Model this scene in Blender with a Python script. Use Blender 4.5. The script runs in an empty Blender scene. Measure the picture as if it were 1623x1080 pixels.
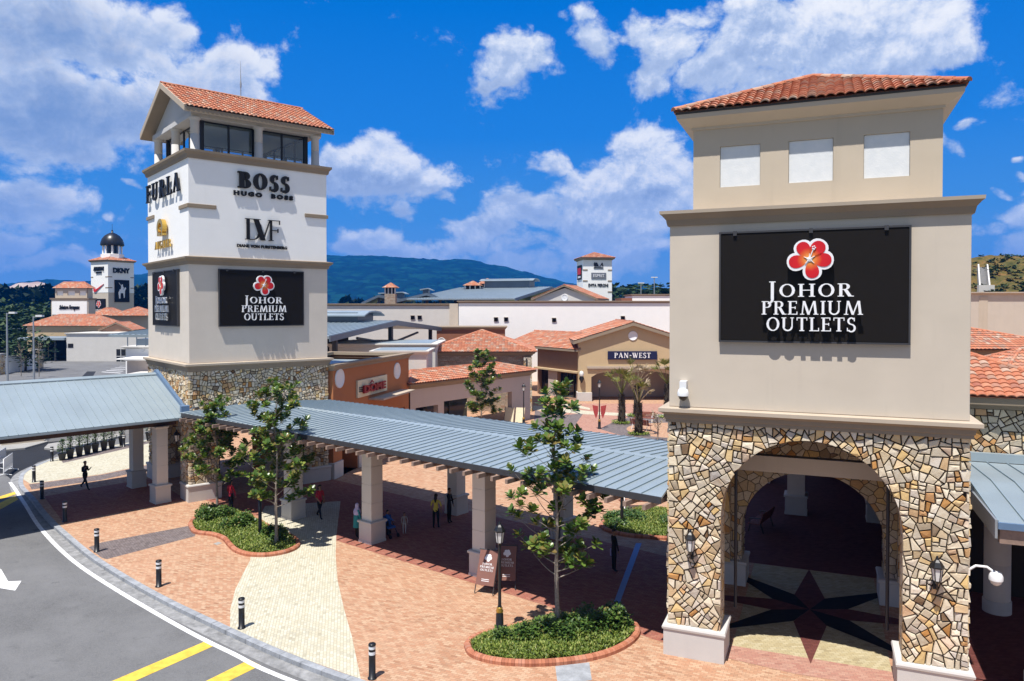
import bpy, bmesh, math, random
from math import sin, cos, pi, radians, sqrt, atan2
from mathutils import Vector, Matrix
random.seed(7)
SC = bpy.context.scene
COL = SC.collection

# ---------------------------------------------------------------- camera
FPX, HC, PITCH, CYP = 1175.8, 10.5, 0.0164, 510.33
cd = bpy.data.cameras.new('camera'); cam = bpy.data.objects.new('camera', cd); COL.objects.link(cam)
cam.location = (0, 0, HC); cam.rotation_euler = (pi/2 - PITCH, 0, 0)
cd.sensor_width = 36; cd.lens = 36*FPX/1623; cd.shift_y = -(540-CYP)/1623
cd.clip_start = .1; cd.clip_end = 20000
SC.camera = cam
# ---------------------------------------------------------------- sun, sky, exposure
SUN_EL = radians(68); SUN_DIR = Vector((-.48, -.877, 0)).normalized()
sv = SUN_DIR*cos(SUN_EL) + Vector((0, 0, sin(SUN_EL)))
sd = bpy.data.lights.new('sun', 'SUN'); sd.energy = 5.0; sd.angle = radians(.53); sd.color = (1, .955, .89)
so = bpy.data.objects.new('sun', sd); COL.objects.link(so); so.rotation_euler = sv.to_track_quat('Z', 'Y').to_euler()
SC.view_settings.view_transform = 'Standard'; SC.view_settings.look = 'None'
WSTR, EXPO = .12, .5
SC.view_settings.exposure = EXPO; SC.view_settings.gamma = 1.0
SC.cycles.max_bounces = 6; SC.cycles.volume_bounces = 0; SC.cycles.transparent_max_bounces = 12
SC.cycles.sample_clamp_indirect = 6

W = bpy.data.worlds.new('World'); SC.world = W; W.use_nodes = True
class NT:
    """small helper to write node trees"""
    def __init__(s, tree): s.t = tree
    def n(s, typ, **kw):
        nd = s.t.nodes.new(typ)
        for k, v in kw.items():
            if k.startswith('_'): setattr(nd, k[1:], v)
        return nd
    def set(s, sock, v):
        if isinstance(v, bpy.types.NodeSocket): s.t.links.new(v, sock)
        else:
            if sock.type == 'RGBA' and len(v) == 3: v = (*v, 1)
            sock.default_value = v
    def m(s, op, a, b=None, c=None, clamp=False):
        nd = s.t.nodes.new('ShaderNodeMath'); nd.operation = op; nd.use_clamp = clamp
        s.set(nd.inputs[0], a)
        if b is not None: s.set(nd.inputs[1], b)
        if c is not None: s.set(nd.inputs[2], c)
        return nd.outputs[0]
    def vm(s, op, a, b=None, out=0):
        nd = s.t.nodes.new('ShaderNodeVectorMath'); nd.operation = op
        s.set(nd.inputs[0], a)
        if b is not None:
            if op == 'SCALE': s.set(nd.inputs[3], b)
            else: s.set(nd.inputs[1], b)
        return nd.outputs[out]
    def mix(s, f, a, b, blend='MIX'):
        nd = s.t.nodes.new('ShaderNodeMix'); nd.data_type = 'RGBA'; nd.blend_type = blend
        s.set(nd.inputs[0], f); s.set(nd.inputs[6], a); s.set(nd.inputs[7], b)
        return nd.outputs[2]
    def noise(s, vec, scale, detail=4, rough=.55, dist=0, dim='3D'):
        nd = s.t.nodes.new('ShaderNodeTexNoise'); nd.noise_dimensions = dim
        if vec is not None: s.set(nd.inputs['Vector'], vec)
        nd.inputs['Scale'].default_value = scale; nd.inputs['Detail'].default_value = detail
        nd.inputs['Roughness'].default_value = rough; nd.inputs['Distortion'].default_value = dist
        return nd.outputs[0]
    def mr(s, v, a, b, c=0., d=1., smooth=False):
        nd = s.t.nodes.new('ShaderNodeMapRange')
        if smooth: nd.interpolation_type = 'SMOOTHSTEP'
        s.set(nd.inputs[0], v)
        for i, q in enumerate((a, b, c, d)): s.set(nd.inputs[i+1], q)
        return nd.outputs[0]
    def ramp(s, f, stops, const=False):
        nd = s.t.nodes.new('ShaderNodeValToRGB'); e = nd.color_ramp.elements
        if const: nd.color_ramp.interpolation = 'CONSTANT'
        while len(e) < len(stops): e.new(.5)
        for i, (p, c) in enumerate(stops): e[i].position = p; e[i].color = (*c, 1)
        s.set(nd.inputs[0], f); return nd.outputs[0]
    def sep(s, v):
        nd = s.t.nodes.new('ShaderNodeSeparateXYZ'); s.set(nd.inputs[0], v); return nd.outputs
    def comb(s, x, y, z=0.):
        nd = s.t.nodes.new('ShaderNodeCombineXYZ')
        for i, q in enumerate((x, y, z)): s.set(nd.inputs[i], q)
        return nd.outputs[0]

def build_world():
    t = W.node_tree; t.nodes.clear(); N = NT(t)
    K = 1/(WSTR*2**EXPO)
    sky = N.n('ShaderNodeTexSky'); sky.sky_type = 'NISHITA'; sky.sun_disc = False
    sky.sun_elevation = SUN_EL; sky.sun_rotation = atan2(SUN_DIR.x, SUN_DIR.y)
    sky.air_density = 1.0; sky.dust_density = .3; sky.ozone_density = 3.0
    tc = N.n('ShaderNodeTexCoord'); dv = tc.outputs['Generated']
    x, y, z = N.sep(dv); az0 = N.m('ARCTAN2', x, y)
    deep = N.ramp(N.m('MULTIPLY', z, 2.), [(0, (.27, .45, .74)), (.12, (.19, .40, .73)), (.24, (.085, .315, .74)), (.45, (.018, .225, .74)), (.75, (.0, .172, .67)), (1, (.0, .13, .55))])
    deep = N.mix(1.0, deep, (K, K, K), 'MULTIPLY')
    skyc = N.mix(.98, N.mix(1.0, sky.outputs[0], (.5, .9, 1.2), 'MULTIPLY'), deep)
    x, y, z = N.sep(N.vm('NORMALIZE', dv)); el = N.m('ARCSINE', z)
    p = N.comb(az0, N.m('MULTIPLY', el, 1.25), 0.)
    w1 = N.n('ShaderNodeTexNoise'); w1.noise_dimensions = '2D'; w1.inputs['Scale'].default_value = 6; w1.inputs['Detail'].default_value = 4; w1.inputs['Roughness'].default_value = .6
    t.links.new(p, w1.inputs['Vector'])
    wv = N.vm('SCALE', N.vm('SUBTRACT', w1.outputs['Color'], (.5, .5, .5)), .11)
    pw = N.vm('MULTIPLY', N.vm('ADD', p, wv), (1, 1, 0))
    tot = None; sq = None; sv2 = None
    for (a0, e0, ra, re, amp) in CLOUDS:
        v = N.vm('MULTIPLY', N.vm('SUBTRACT', pw, (a0, e0*1.25, 0)), (1/ra, 1/(re*1.25), 0))
        q = N.m('EXPONENT', N.m('MULTIPLY_ADD', N.vm('DOT_PRODUCT', v, v, 1), -1.1, math.log(amp)))
        tot = q if tot is None else N.m('MAXIMUM', tot, q)
        sv2 = N.vm('SCALE', v, q) if sv2 is None else N.vm('ADD', sv2, N.vm('SCALE', v, q)); sq = q if sq is None else N.m('ADD', sq, q)
    away = N.mr(N.m('ABSOLUTE', az0), .68, .9)   # elsewhere in the sky: free noise
    tot = N.m('MAXIMUM', tot, N.m('MULTIPLY', away, N.mr(N.noise(p, 2.2, 2, dim='2D'), .28, .5, 0, .95)))
    rel = N.vm('SCALE', sv2, N.m('DIVIDE', 1., N.m('ADD', sq, .05)))
    big = N.vm('DOT_PRODUCT', rel, (.22, .52, 0), 1)          # upper right side of each cloud faces the light
    def puffs(off):
        q = N.vm('ADD', p, off)
        vo = N.n('ShaderNodeTexVoronoi'); vo.voronoi_dimensions = '2D'; vo.feature = 'F1'; vo.inputs['Scale'].default_value = 15; vo.inputs['Detail'].default_value = 4; vo.inputs['Roughness'].default_value = .62; vo.inputs['Lacunarity'].default_value = 2.2; vo.normalize = True
        t.links.new(N.vm('ADD', q, N.vm('SCALE', wv, .35)), vo.inputs['Vector'])
        return N.m('ADD', N.m('MULTIPLY', N.m('SUBTRACT', N.noise(q, 8, 7, .64, .2, dim='2D'), .5), 1.35), N.m('MULTIPLY', N.m('SUBTRACT', .34, vo.outputs['Distance']), .85))
    F0, F1 = puffs((0, 0, 0)), puffs((-.003, .017, 0))
    D0 = N.m('ADD', tot, F0)
    alpha = N.mr(D0, .26, .66, 0, 1, True)
    lit = N.m('ADD', N.m('MULTIPLY', N.m('SUBTRACT', F0, F1), 1.1), big)
    sh = N.mr(lit, -.34, .66, 0, 1)
    thin = N.mr(D0, .38, .85)
    ccol = N.ramp(sh, [(0, (.34, .45, .68)), (.28, (.50, .61, .82)), (.46, (.72, .80, .94)), (.66, (.97, .99, 1.02)), (1, (1.10, 1.10, 1.08))])
    ccol = N.mix(N.m('MULTIPLY', N.m('SUBTRACT', 1., thin), .55), ccol, (.66, .76, .92))
    gray = N.m('MULTIPLY', N.mr(az0, -.60, -.22, .85, .0), N.mr(D0, .6, 1.1))    # the heavy bank on the left
    ccol = N.mix(gray, ccol, (.17, .30, .57))
    dim = N.m('MULTIPLY', K, N.m('SUBTRACT', 1., N.m('MULTIPLY', away, .3)))
    ccol = N.mix(1.0, ccol, N.comb(dim, dim, dim), 'MULTIPLY')
    low = N.mr(N.sep(dv)[2], .02, .16, .55, 0., True)
    ccol = N.mix(low, ccol, (.54*K, .68*K, .89*K))
    out = N.mix(N.m('MULTIPLY', alpha, N.mr(N.sep(dv)[2], .0, .10, .85, .97)), skyc, ccol)
    bg = N.n('ShaderNodeBackground'); N.set(bg.inputs[0], out); bg.inputs[1].default_value = WSTR
    wo = N.n('ShaderNodeOutputWorld'); t.links.new(bg.outputs[0], wo.inputs[0])
    W.cycles.sampling_method = 'MANUAL'; W.cycles.sample_map_resolution = 512
def CL(px, py, rx, ry, amp):
    a = math.atan((px-811.5)/FPX); return (a, math.atan((491-py)/FPX*cos(a)), rx/FPX*cos(a)**2, ry/FPX*cos(a), amp)
CLOUDS = [CL(*c) for c in (
    (60, 40, 230, 110, 1.0), (200, 70, 150, 80, 1.0), (335, 125, 80, 60, .95), (120, 180, 200, 75, 1.0), (280, 60, 60, 50, .8), (390, 130, 40, 30, .7), (240, 170, 90, 50, .9), (70, 305, 85, 45, .95), (130, 320, 40, 25, .7), (20, 250, 80, 30, .7), (-80, 200, 180, 160, .9),
    (100, 360, 90, 22, .55), (30, 385, 120, 25, .5), (120, 410, 60, 18, .5), (180, 332, 18, 12, .62), (200, 298, 22, 10, .62), (148, 292, 12, 8, .55), (235, 390, 18, 16, .5),
    (600, 255, 60, 45, .95), (570, 290, 70, 40, .95), (660, 300, 55, 35, .92), (540, 265, 40, 30, .8), (700, 315, 28, 20, .75), (640, 345, 40, 16, .62), (605, 392, 75, 22, .72),
    (830, 85, 48, 55, .95), (805, 120, 45, 18, .8), (920, 70, 40, 50, .68), (910, 25, 35, 20, .6), (1000, 50, 50, 45, .85), (1050, 80, 60, 60, .85), (1080, 30, 60, 25, .7), (1040, 120, 50, 40, .8), (1020, 205, 45, 28, .75),
    (930, 320, 130, 75, 1.0), (880, 415, 190, 32, .66), (1010, 350, 90, 80, 1.0), (620, 402, 100, 24, .8), (60, 330, 120, 40, .8), (100, 420, 130, 22, .6), (1020, 240, 70, 70, 1.0), (640, 290, 90, 45, .9), (60, 200, 190, 90, .95), (860, 265, 35, 30, .88), (890, 300, 70, 45, .95), (840, 330, 70, 40, .95), (770, 365, 60, 30, .92), (960, 320, 90, 70, .95), (1000, 215, 60, 45, .80), (1040, 260, 60, 80, .9), (740, 395, 70, 22, .65), (900, 385, 150, 30, .75), (1010, 380, 90, 40, .8),
    (1330, 55, 160, 80, 1.05), (1200, 70, 90, 60, .98), (1130, 110, 60, 50, .85), (1450, 45, 90, 60, .98), (1500, 70, 45, 30, .8), (1280, 130, 140, 50, .9), (1400, 115, 90, 50, .9), (1140, 160, 60, 40, .6), (1180, 20, 70, 25, .8),
    (1510, 215, 22, 26, .75), (1560, 195, 26, 9, .55), (1610, 235, 16, 10, .62), (1612, 272, 18, 12, .62), (1590, 345, 50, 28, .82), (1550, 365, 50, 20, .65), (1620, 385, 80, 40, .78), (1700, 360, 120, 80, .8), (1560, 300, 25, 12, .45), (1240, 300, 120, 110, .7))]
build_world()

# ---------------------------------------------------------------- geometry helpers
def ray(px, py):
    a, b = (px-811.5)/FPX, -(py-CYP)/FPX
    c, s = cos(PITCH), sin(PITCH)
    return Vector((a, c + s*b, -s + c*b))
def G(px, py, z=0.):                       # point of the plane at height z
    d = ray(px, py); return d*((z-HC)/d.z) + Vector((0, 0, HC))
def XZ(px, py, y):                         # point at depth y
    d = ray(px, py); q = d*(y/d.y); return (q.x, q.z+HC)
class Frame:
    def __init__(s, x, y, t): s.x, s.y, s.t = x, y, t; s.c, s.s = cos(t), sin(t)
    def w(s, u, v, z=0.): return (s.x+u*s.c-v*s.s, s.y+u*s.s+v*s.c, z)
RF = Frame(4.783, 22.524, -.3957)
LF = Frame(-17.567, 40.32, .7015)

def tag(o, label=None, cat=None, group=None, kind=None):
    if label: o['label'] = label
    if cat: o['category'] = cat
    if group: o['group'] = group
    if kind: o['kind'] = kind
    return o
def thing(name, label, cat, loc=(0, 0, 0), rot=0., group=None):
    o = bpy.data.objects.new(name, None); COL.objects.link(o); o.empty_display_size = .2
    o.location = loc; o.rotation_euler = (0, 0, rot)
    return tag(o, label, cat, group)
def copy_tree(o, parent=None):
    c = o.copy(); COL.objects.link(c); c.parent = parent
    if parent is not None: c.matrix_parent_inverse = o.matrix_parent_inverse
    for ch in list(o.children): copy_tree(ch, c)
    return c
def part(o, name, label=None):
    o.name = name
    if label: o['label'] = label
    return o

class MB:
    """collects geometry for one mesh object"""
    def __init__(s): s.v = []; s.f = []; s.uv = []; s.mi = []; s.sm = []; s.col = []; s.M = None
    def add(s, vs, fs, uvs=None, mi=0, sm=False, col=None):
        k = len(s.v)
        if s.M is not None: vs = [s.M @ Vector(p) for p in vs]
        s.v.extend([tuple(p) for p in vs])
        for i, f in enumerate(fs):
            s.f.append([k+j for j in f]); s.mi.append(mi); s.sm.append(sm)
            s.uv.append(uvs[i] if uvs else None); s.col.append(col)
        return s
    def box(s, x0, x1, y0, y1, z0, z1, mi=0):
        v = [(x0,y0,z0),(x1,y0,z0),(x1,y1,z0),(x0,y1,z0),(x0,y0,z1),(x1,y0,z1),(x1,y1,z1),(x0,y1,z1)]
        return s.add(v, [(0,3,2,1),(4,5,6,7),(0,1,5,4),(1,2,6,5),(2,3,7,6),(3,0,4,7)], mi=mi)
    def taper(s, cx, cy, z0, z1, a0, a1, b0=None, b1=None, mi=0):
        b0 = a0 if b0 is None else b0; b1 = a1 if b1 is None else b1
        v = [(cx-a0,cy-b0,z0),(cx+a0,cy-b0,z0),(cx+a0,cy+b0,z0),(cx-a0,cy+b0,z0),(cx-a1,cy-b1,z1),(cx+a1,cy-b1,z1),(cx+a1,cy+b1,z1),(cx-a1,cy+b1,z1)]
        return s.add(v, [(0,3,2,1),(4,5,6,7),(0,1,5,4),(1,2,6,5),(2,3,7,6),(3,0,4,7)], mi=mi)
    def prism(s, poly, z0, z1, mi=0, bottom=True, axis='z'):
        n = len(poly)
        if axis == 'z': v = [(x, y, z0) for x, y in poly] + [(x, y, z1) for x, y in poly]
        elif axis == 'y': v = [(x, z0, y) for x, y in poly] + [(x, z1, y) for x, y in poly]
        else: v = [(z0, x, y) for x, y in poly] + [(z1, x, y) for x, y in poly]
        area = sum(poly[i][0]*poly[(i+1)%n][1]-poly[(i+1)%n][0]*poly[i][1] for i in range(n))
        flip = (area < 0) ^ (axis == 'y')
        fs = [list(range(n, 2*n))] + ([list(range(n))[::-1]] if bottom else []) + [(i, (i+1)%n, n+(i+1)%n, n+i) for i in range(n)]
        if flip: fs = [list(f)[::-1] for f in fs]
        return s.add(v, fs, mi=mi)
    def ring(s, x0, x1, y0, y1, prof, mi=0, cap=True):
        """mitred moulding round a rectangle; prof = [(outward offset, z)...] bottom to top"""
        v = []; fs = []
        for o, z in prof: v += [(x0-o,y0-o,z),(x1+o,y0-o,z),(x1+o,y1+o,z),(x0-o,y1+o,z)]
        m = len(prof)
        for k in range(m-1):
            for i in range(4): fs.append((4*k+i, 4*k+(i+1)%4, 4*k+4+(i+1)%4, 4*k+4+i))
        if cap: fs += [(0,3,2,1), (4*m-4,4*m-3,4*m-2,4*m-1)]
        return s.add(v, fs, mi=mi)
    def tube(s, pts, rad, n=8, mi=0, caps=True, sm=True):
        pts = [Vector(p) for p in pts]; m = len(pts)
        if not isinstance(rad, (list, tuple)): rad = [rad]*m
        v = []; ref = None
        for i in range(m):
            t = (pts[min(i+1, m-1)]-pts[max(i-1, 0)]).normalized()
            if ref is None:
                ref = Vector((1, 0, 0)) if abs(t.x) < .8 else Vector((0, 1, 0))
            a = (ref - t*ref.dot(t)).normalized(); ref = a; b = t.cross(a)
            for k in range(n): th = 2*pi*k/n; v.append(pts[i]+(a*cos(th)+b*sin(th))*rad[i])
        fs = [(i*n+k, i*n+(k+1)%n, (i+1)*n+(k+1)%n, (i+1)*n+k) for i in range(m-1) for k in range(n)]
        s.add(v, fs, mi=mi, sm=sm)
        if caps: s.add([v[k] for k in range(n)], [list(range(n))[::-1]], mi=mi); s.add([v[(m-1)*n+k] for k in range(n)], [list(range(n))], mi=mi)
        return s
    def lathe(s, prof, cx=0, cy=0, n=16, mi=0, sm=True, a0=0.):
        v = []
        for r, z in prof:
            for k in range(n): th = a0+2*pi*k/n; v.append((cx+r*cos(th), cy+r*sin(th), z))
        m = len(prof)
        fs = [(i*n+k, i*n+(k+1)%n, (i+1)*n+(k+1)%n, (i+1)*n+k) for i in range(m-1) for k in range(n)]
        s.add(v, fs, mi=mi, sm=sm)
        s.add(v[:n], [list(range(n))[::-1]], mi=mi); s.add(v[-n:], [list(range(n))], mi=mi)
        return s
    def wall(s, Wd, z0, z1, holes, depth=.12, mi=0, mi_back=None, x0=0., y=0.):
        """wall face in the plane y (outward is -y) with rectangular recesses (a0,a1,b0,b1)"""
        xs = sorted({x0, x0+Wd, *[h[0] for h in holes], *[h[1] for h in holes]}); zs = sorted({z0, z1, *[h[2] for h in holes], *[h[3] for h in holes]})
        for i in range(len(xs)-1):
            for j in range(len(zs)-1):
                cx, cz = (xs[i]+xs[i+1])/2, (zs[j]+zs[j+1])/2
                if any(h[0] < cx < h[1] and h[2] < cz < h[3] for h in holes): continue
                s.add([(xs[i],y,zs[j]),(xs[i+1],y,zs[j]),(xs[i+1],y,zs[j+1]),(xs[i],y,zs[j+1])], [(0,1,2,3)], mi=mi)
        for a0, a1, b0, b1 in holes:
            v = [(a0,y,b0),(a1,y,b0),(a1,y,b1),(a0,y,b1),(a0,y+depth,b0),(a1,y+depth,b0),(a1,y+depth,b1),(a0,y+depth,b1)]
            s.add(v, [(0,4,5,1),(1,5,6,2),(2,6,7,3),(3,7,4,0)], mi=mi)
            if mi_back is not None: s.add(v[4:], [(0,1,2,3)], mi=mi_back)
        return s
    def build(s, name, mats, parent=None, bevel=0., seg=2, smooth=None):
        me = bpy.data.meshes.new(name); me.from_pydata(s.v, [], s.f)
        if not isinstance(mats, (list, tuple)): mats = [mats]
        for m in mats: me.materials.append(m)
        me.polygons.foreach_set('material_index', s.mi)
        me.polygons.foreach_set('use_smooth', [bool(x) if smooth is None else smooth for x in s.sm])
        ul = me.uv_layers.new(name='UVMap'); buf = [0.]*(2*len(me.loops))
        for p, u in zip(me.polygons, s.uv):
            if u is None:
                nx, ny, nz = map(abs, p.normal)
                for li in p.loop_indices:
                    c = s.v[me.loops[li].vertex_index]
                    buf[2*li], buf[2*li+1] = (c[0], c[1]) if nz > max(nx, ny) else ((c[0], c[2]) if ny >= nx else (c[1], c[2]))
            else:
                for q, li in zip(u, p.loop_indices): buf[2*li], buf[2*li+1] = q
        ul.data.foreach_set('uv', buf)
        if any(c is not None for c in s.col):
            ca = me.color_attributes.new('tint', 'FLOAT_COLOR', 'CORNER'); cb = [1.]*(4*len(me.loops))
            for p, c in zip(me.polygons, s.col):
                if c is not None:
                    for li in p.loop_indices: cb[4*li:4*li+3] = c
            ca.data.foreach_set('color', cb)
        me.update()
        o = bpy.data.objects.new(name, me); COL.objects.link(o)
        if parent is not None: o.parent = parent
        if bevel:
            b = o.modifiers.new('bevel', 'BEVEL'); b.width = bevel; b.segments = seg; b.limit_method = 'ANGLE'; b.angle_limit = radians(40)
        return o
# ---------------------------------------------------------------- materials
def base_mat(name):
    m = bpy.data.materials.new(name); m.use_nodes = True; t = m.node_tree
    b = t.nodes['Principled BSDF']; return m, NT(t), b
def setp(b, rough=.8, spec=.3, metal=0.):
    b.inputs['Roughness'].default_value = rough; b.inputs['Specular IOR Level'].default_value = spec; b.inputs['Metallic'].default_value = metal
def bump(N, b, h, strength=.3, dist=.02):
    nd = N.n('ShaderNodeBump'); nd.inputs['Strength'].default_value = strength; nd.inputs['Distance'].default_value = dist
    N.set(nd.inputs['Height'], h); N.t.links.new(nd.outputs[0], b.inputs['Normal'])
def objco(N): return N.n('ShaderNodeTexCoord').outputs['Object']
def uvco(N): return N.n('ShaderNodeTexCoord').outputs['UV']
def scalec(c, k): return tuple(min(1, x*k) for x in c)
ALB = .82
def plaster(name, col, var=.10, sc=.7, rough=.85, streak=.12, bmp=.12, spec=.2):
    col = scalec(col, ALB)
    m, N, b = base_mat(name); co = objco(N)
    n = N.noise(co, sc, 6, .62); f = N.mr(n, .3, .7)
    c = N.mix(f, scalec(col, 1-var), scalec(col, 1+var*.6))
    x, y, z = N.sep(co)   # faint trowel bands
    c = N.mix(N.mr(N.noise(N.comb(N.m('MULTIPLY', x, .5), N.m('MULTIPLY', y, .5), N.m('MULTIPLY', z, 2.2)), 1., 6, .65), .5, .75, 0, var*2.2), c, scalec(col, .72))
    if streak:   # rain streaks running down the render
        sv_ = N.comb(N.m('MULTIPLY', x, 2.3), N.m('MULTIPLY', y, 2.3), N.m('MULTIPLY', z, .16))
        st = N.mr(N.noise(sv_, 1., 7, .7), .56, .78, 0, streak)
        c = N.mix(st, c, scalec(col, .55))
    N.set(b.inputs['Base Color'], c); setp(b, rough, spec)
    if bmp: bump(N, b, N.noise(co, 18, 5, .6), bmp, .01)
    return m
def plain(name, col, rough=.6, spec=.35, metal=0., var=.06, sc=6):
    m, N, b = base_mat(name); co = objco(N)
    N.set(b.inputs['Base Color'], N.mix(N.mr(N.noise(co, sc, 4), .3, .7), scalec(col, 1-var), scalec(col, 1+var)))
    setp(b, rough, spec, metal); return m
def paving(name, c1, c2, c3, mortar, bw=.2, bh=.1, rot=0., big=.25, stain=.25, jw=.008):
    c1, c2, c3, mortar = (tuple(c*k for c, k in zip(q, (.78, .85, .87))) for q in (c1, c2, c3, mortar))
    m, N, b = base_mat(name); co = objco(N)
    mp = N.n('ShaderNodeMapping'); mp.inputs['Rotation'].default_value = (0, 0, rot); N.t.links.new(co, mp.inputs[0])
    x, y, z = N.sep(mp.outputs[0])
    row = N.m('FLOOR', N.m('DIVIDE', y, bh)); xs = N.m('ADD', N.m('DIVIDE', x, bw), N.m('MULTIPLY', row, .5))
    fx = N.m('FRACT', xs); fy = N.m('FRACT', N.m('DIVIDE', y, bh))
    wn = N.n('ShaderNodeTexWhiteNoise'); wn.noise_dimensions = '2D'; N.set(wn.inputs['Vector'], N.comb(N.m('FLOOR', xs), row))
    c = N.ramp(wn.outputs['Value'], [(0, c1), (.45, c2), (.8, c3), (1, scalec(c1, .8))])
    ml = N.noise(co, .35, 6, .6); c = N.mix(N.mr(ml, .35, .7, 0, big), c, scalec(c2, 1.25))
    ms = N.noise(co, 1.1, 8, .7); c = N.mix(N.mr(ms, .52, .8, 0, stain), c, scalec(c1, .5))
    j = .035
    ex = N.m('MINIMUM', fx, N.m('SUBTRACT', 1., fx)); ey = N.m('MINIMUM', fy, N.m('SUBTRACT', 1., fy))
    e = N.m('MINIMUM', N.m('MULTIPLY', ex, bw), N.m('MULTIPLY', ey, bh))
    jm = N.mr(e, .003, jw, 1, 0)
    c = N.mix(N.m('MULTIPLY', jm, .85), c, mortar)
    N.set(b.inputs['Base Color'], c); setp(b, .85, .2)
    bump(N, b, N.m('SUBTRACT', N.m('MULTIPLY', wn.outputs['Value'], .3), jm), .25, .008)
    return m
def asphalt(name, col):
    col = scalec(col, .80)
    m, N, b = base_mat(name); co = objco(N)
    c = N.mix(N.mr(N.noise(co, .22, 8, .7), .35, .65), scalec(col, .72), scalec(col, 1.22))
    sx, sy, sz = N.sep(co)
    trk = N.noise(N.comb(N.m('MULTIPLY', N.m('ADD', N.m('MULTIPLY', sx, .75), N.m('MULTIPLY', sy, .66)), .9), N.m('MULTIPLY', N.m('SUBTRACT', N.m('MULTIPLY', sy, .75), N.m('MULTIPLY', sx, .66)), .06)), 1., 4, .5)
    c = N.mix(N.mr(trk, .5, .72, 0, .4), c, scalec(col, .62))
    c = N.mix(N.mr(N.noise(co, 28, 4, .8), .38, .66, 0, .7), c, scalec(col, 1.5))
    c = N.mix(N.mr(N.noise(co, .55, 8, .72, .6), .52, .72, 0, .4), c, scalec(col, 1.35)); c = N.mix(N.mr(N.noise(co, 1.7, 9, .8), .57, .70, 0, .6), c, scalec(col, .55))
    spots = N.mr(N.noise(co, .55, 7, .75), .63, .70, 0, .8); c = N.mix(spots, c, scalec(col, .35))
    N.set(b.inputs['Base Color'], c); setp(b, .9, .2); bump(N, b, N.noise(co, 120, 3), .25, .01); return m
def tile_mat(name='roof_tiles', fade=1.):
    m, N, b = base_mat(name); uv = uvco(N); x, y, z = N.sep(uv)
    wn = N.n('ShaderNodeTexWhiteNoise'); wn.noise_dimensions = '2D'
    N.set(wn.inputs['Vector'], N.comb(N.m('FLOOR', x), N.m('FLOOR', y)))
    c = N.ramp(wn.outputs['Value'], [(0, (.54, .15, .065)), (.22, (.66, .22, .10)), (.45, (.60, .19, .09)), (.62, (.72, .32, .18)), (.74, (.42, .12, .07)), (.84, (.72, .46, .32)), (.93, (.38, .20, .14)), (1, (.68, .50, .38))])
    co = objco(N); c = N.mix(N.mr(N.noise(co, 1.5, 6, .65), .48, .75, 0, .35), c, (.20, .10, .07))
    c = N.mix(N.mr(N.noise(co, 30, 3), .4, .7, 0, .4), c, (.75, .47, .34))
    c = N.mix(1., c, (.72, .71, .70), 'MULTIPLY')
    # open joint under each course
    fy = N.m('FRACT', y); c = N.mix(N.mr(fy, .9, .99, 0, .5), c, (.12, .05, .03))
    N.set(b.inputs['Base Color'], c); setp(b, .7, .3); bump(N, b, N.noise(co, 40, 4), .2, .01); return m
def attr_stone(name='cut_stone'):
    m, N, b = base_mat(name); co = objco(N)
    at = N.n('ShaderNodeAttribute'); at.attribute_name = 'tint'
    c = at.outputs['Color']
    n = N.noise(co, 9, 6, .65, .4); c = N.mix(N.mr(n, .45, .75, 0, .35), c, N.mix(1., c, (.75, .55, .30), 'MULTIPLY'))
    c = N.mix(N.mr(N.noise(co, 3.2, 4, .6), .58, .78, 0, .4), c, (.36, .20, .07))
    c = N.mix(N.mr(N.noise(co, 45, 3, .6), .35, .7, 0, .3), c, N.mix(1., c, (1.3, 1.25, 1.2), 'MULTIPLY'))
    N.set(b.inputs['Base Color'], c); setp(b, .8, .25); bump(N, b, N.noise(co, 22, 6, .65), .5, .02); return m
STONE_STOPS = [(0, (.62, .54, .40)), (.16, (.70, .63, .50)), (.32, (.56, .48, .35)), (.44, (.66, .47, .21)), (.54, (.48, .44, .40)), (.62, (.66, .55, .37)), (.74, (.46, .23, .07)), (.82, (.71, .65, .56)), (.93, (.60, .53, .40)), (1, (.15, .08, .035))]
def voro_stone(name, scale=3.6):
    m, N, b = base_mat(name); uv = uvco(N)
    v1 = N.n('ShaderNodeTexVoronoi'); v1.voronoi_dimensions = '2D'; v1.inputs['Scale'].default_value = scale
    v2 = N.n('ShaderNodeTexVoronoi'); v2.voronoi_dimensions = '2D'; v2.feature = 'DISTANCE_TO_EDGE'; v2.inputs['Scale'].default_value = scale
    N.t.links.new(uv, v1.inputs['Vector']); N.t.links.new(uv, v2.inputs['Vector'])
    r = N.sep(v1.outputs['Color'])[0]
    c = N.ramp(r, STONE_STOPS); c = N.mix(N.mr(N.noise(uv, 12, 5), .4, .7, 0, .35), c, (.30, .18, .07))
    jt = N.mr(v2.outputs['Distance'], .02, .06)
    N.set(b.inputs['Base Color'], N.mix(jt, (.07, .06, .05), c)); setp(b, .85, .2)
    bump(N, b, N.m('ADD', jt, N.m('MULTIPLY', N.noise(uv, 20, 4), .3)), .6, .03); return m
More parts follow.
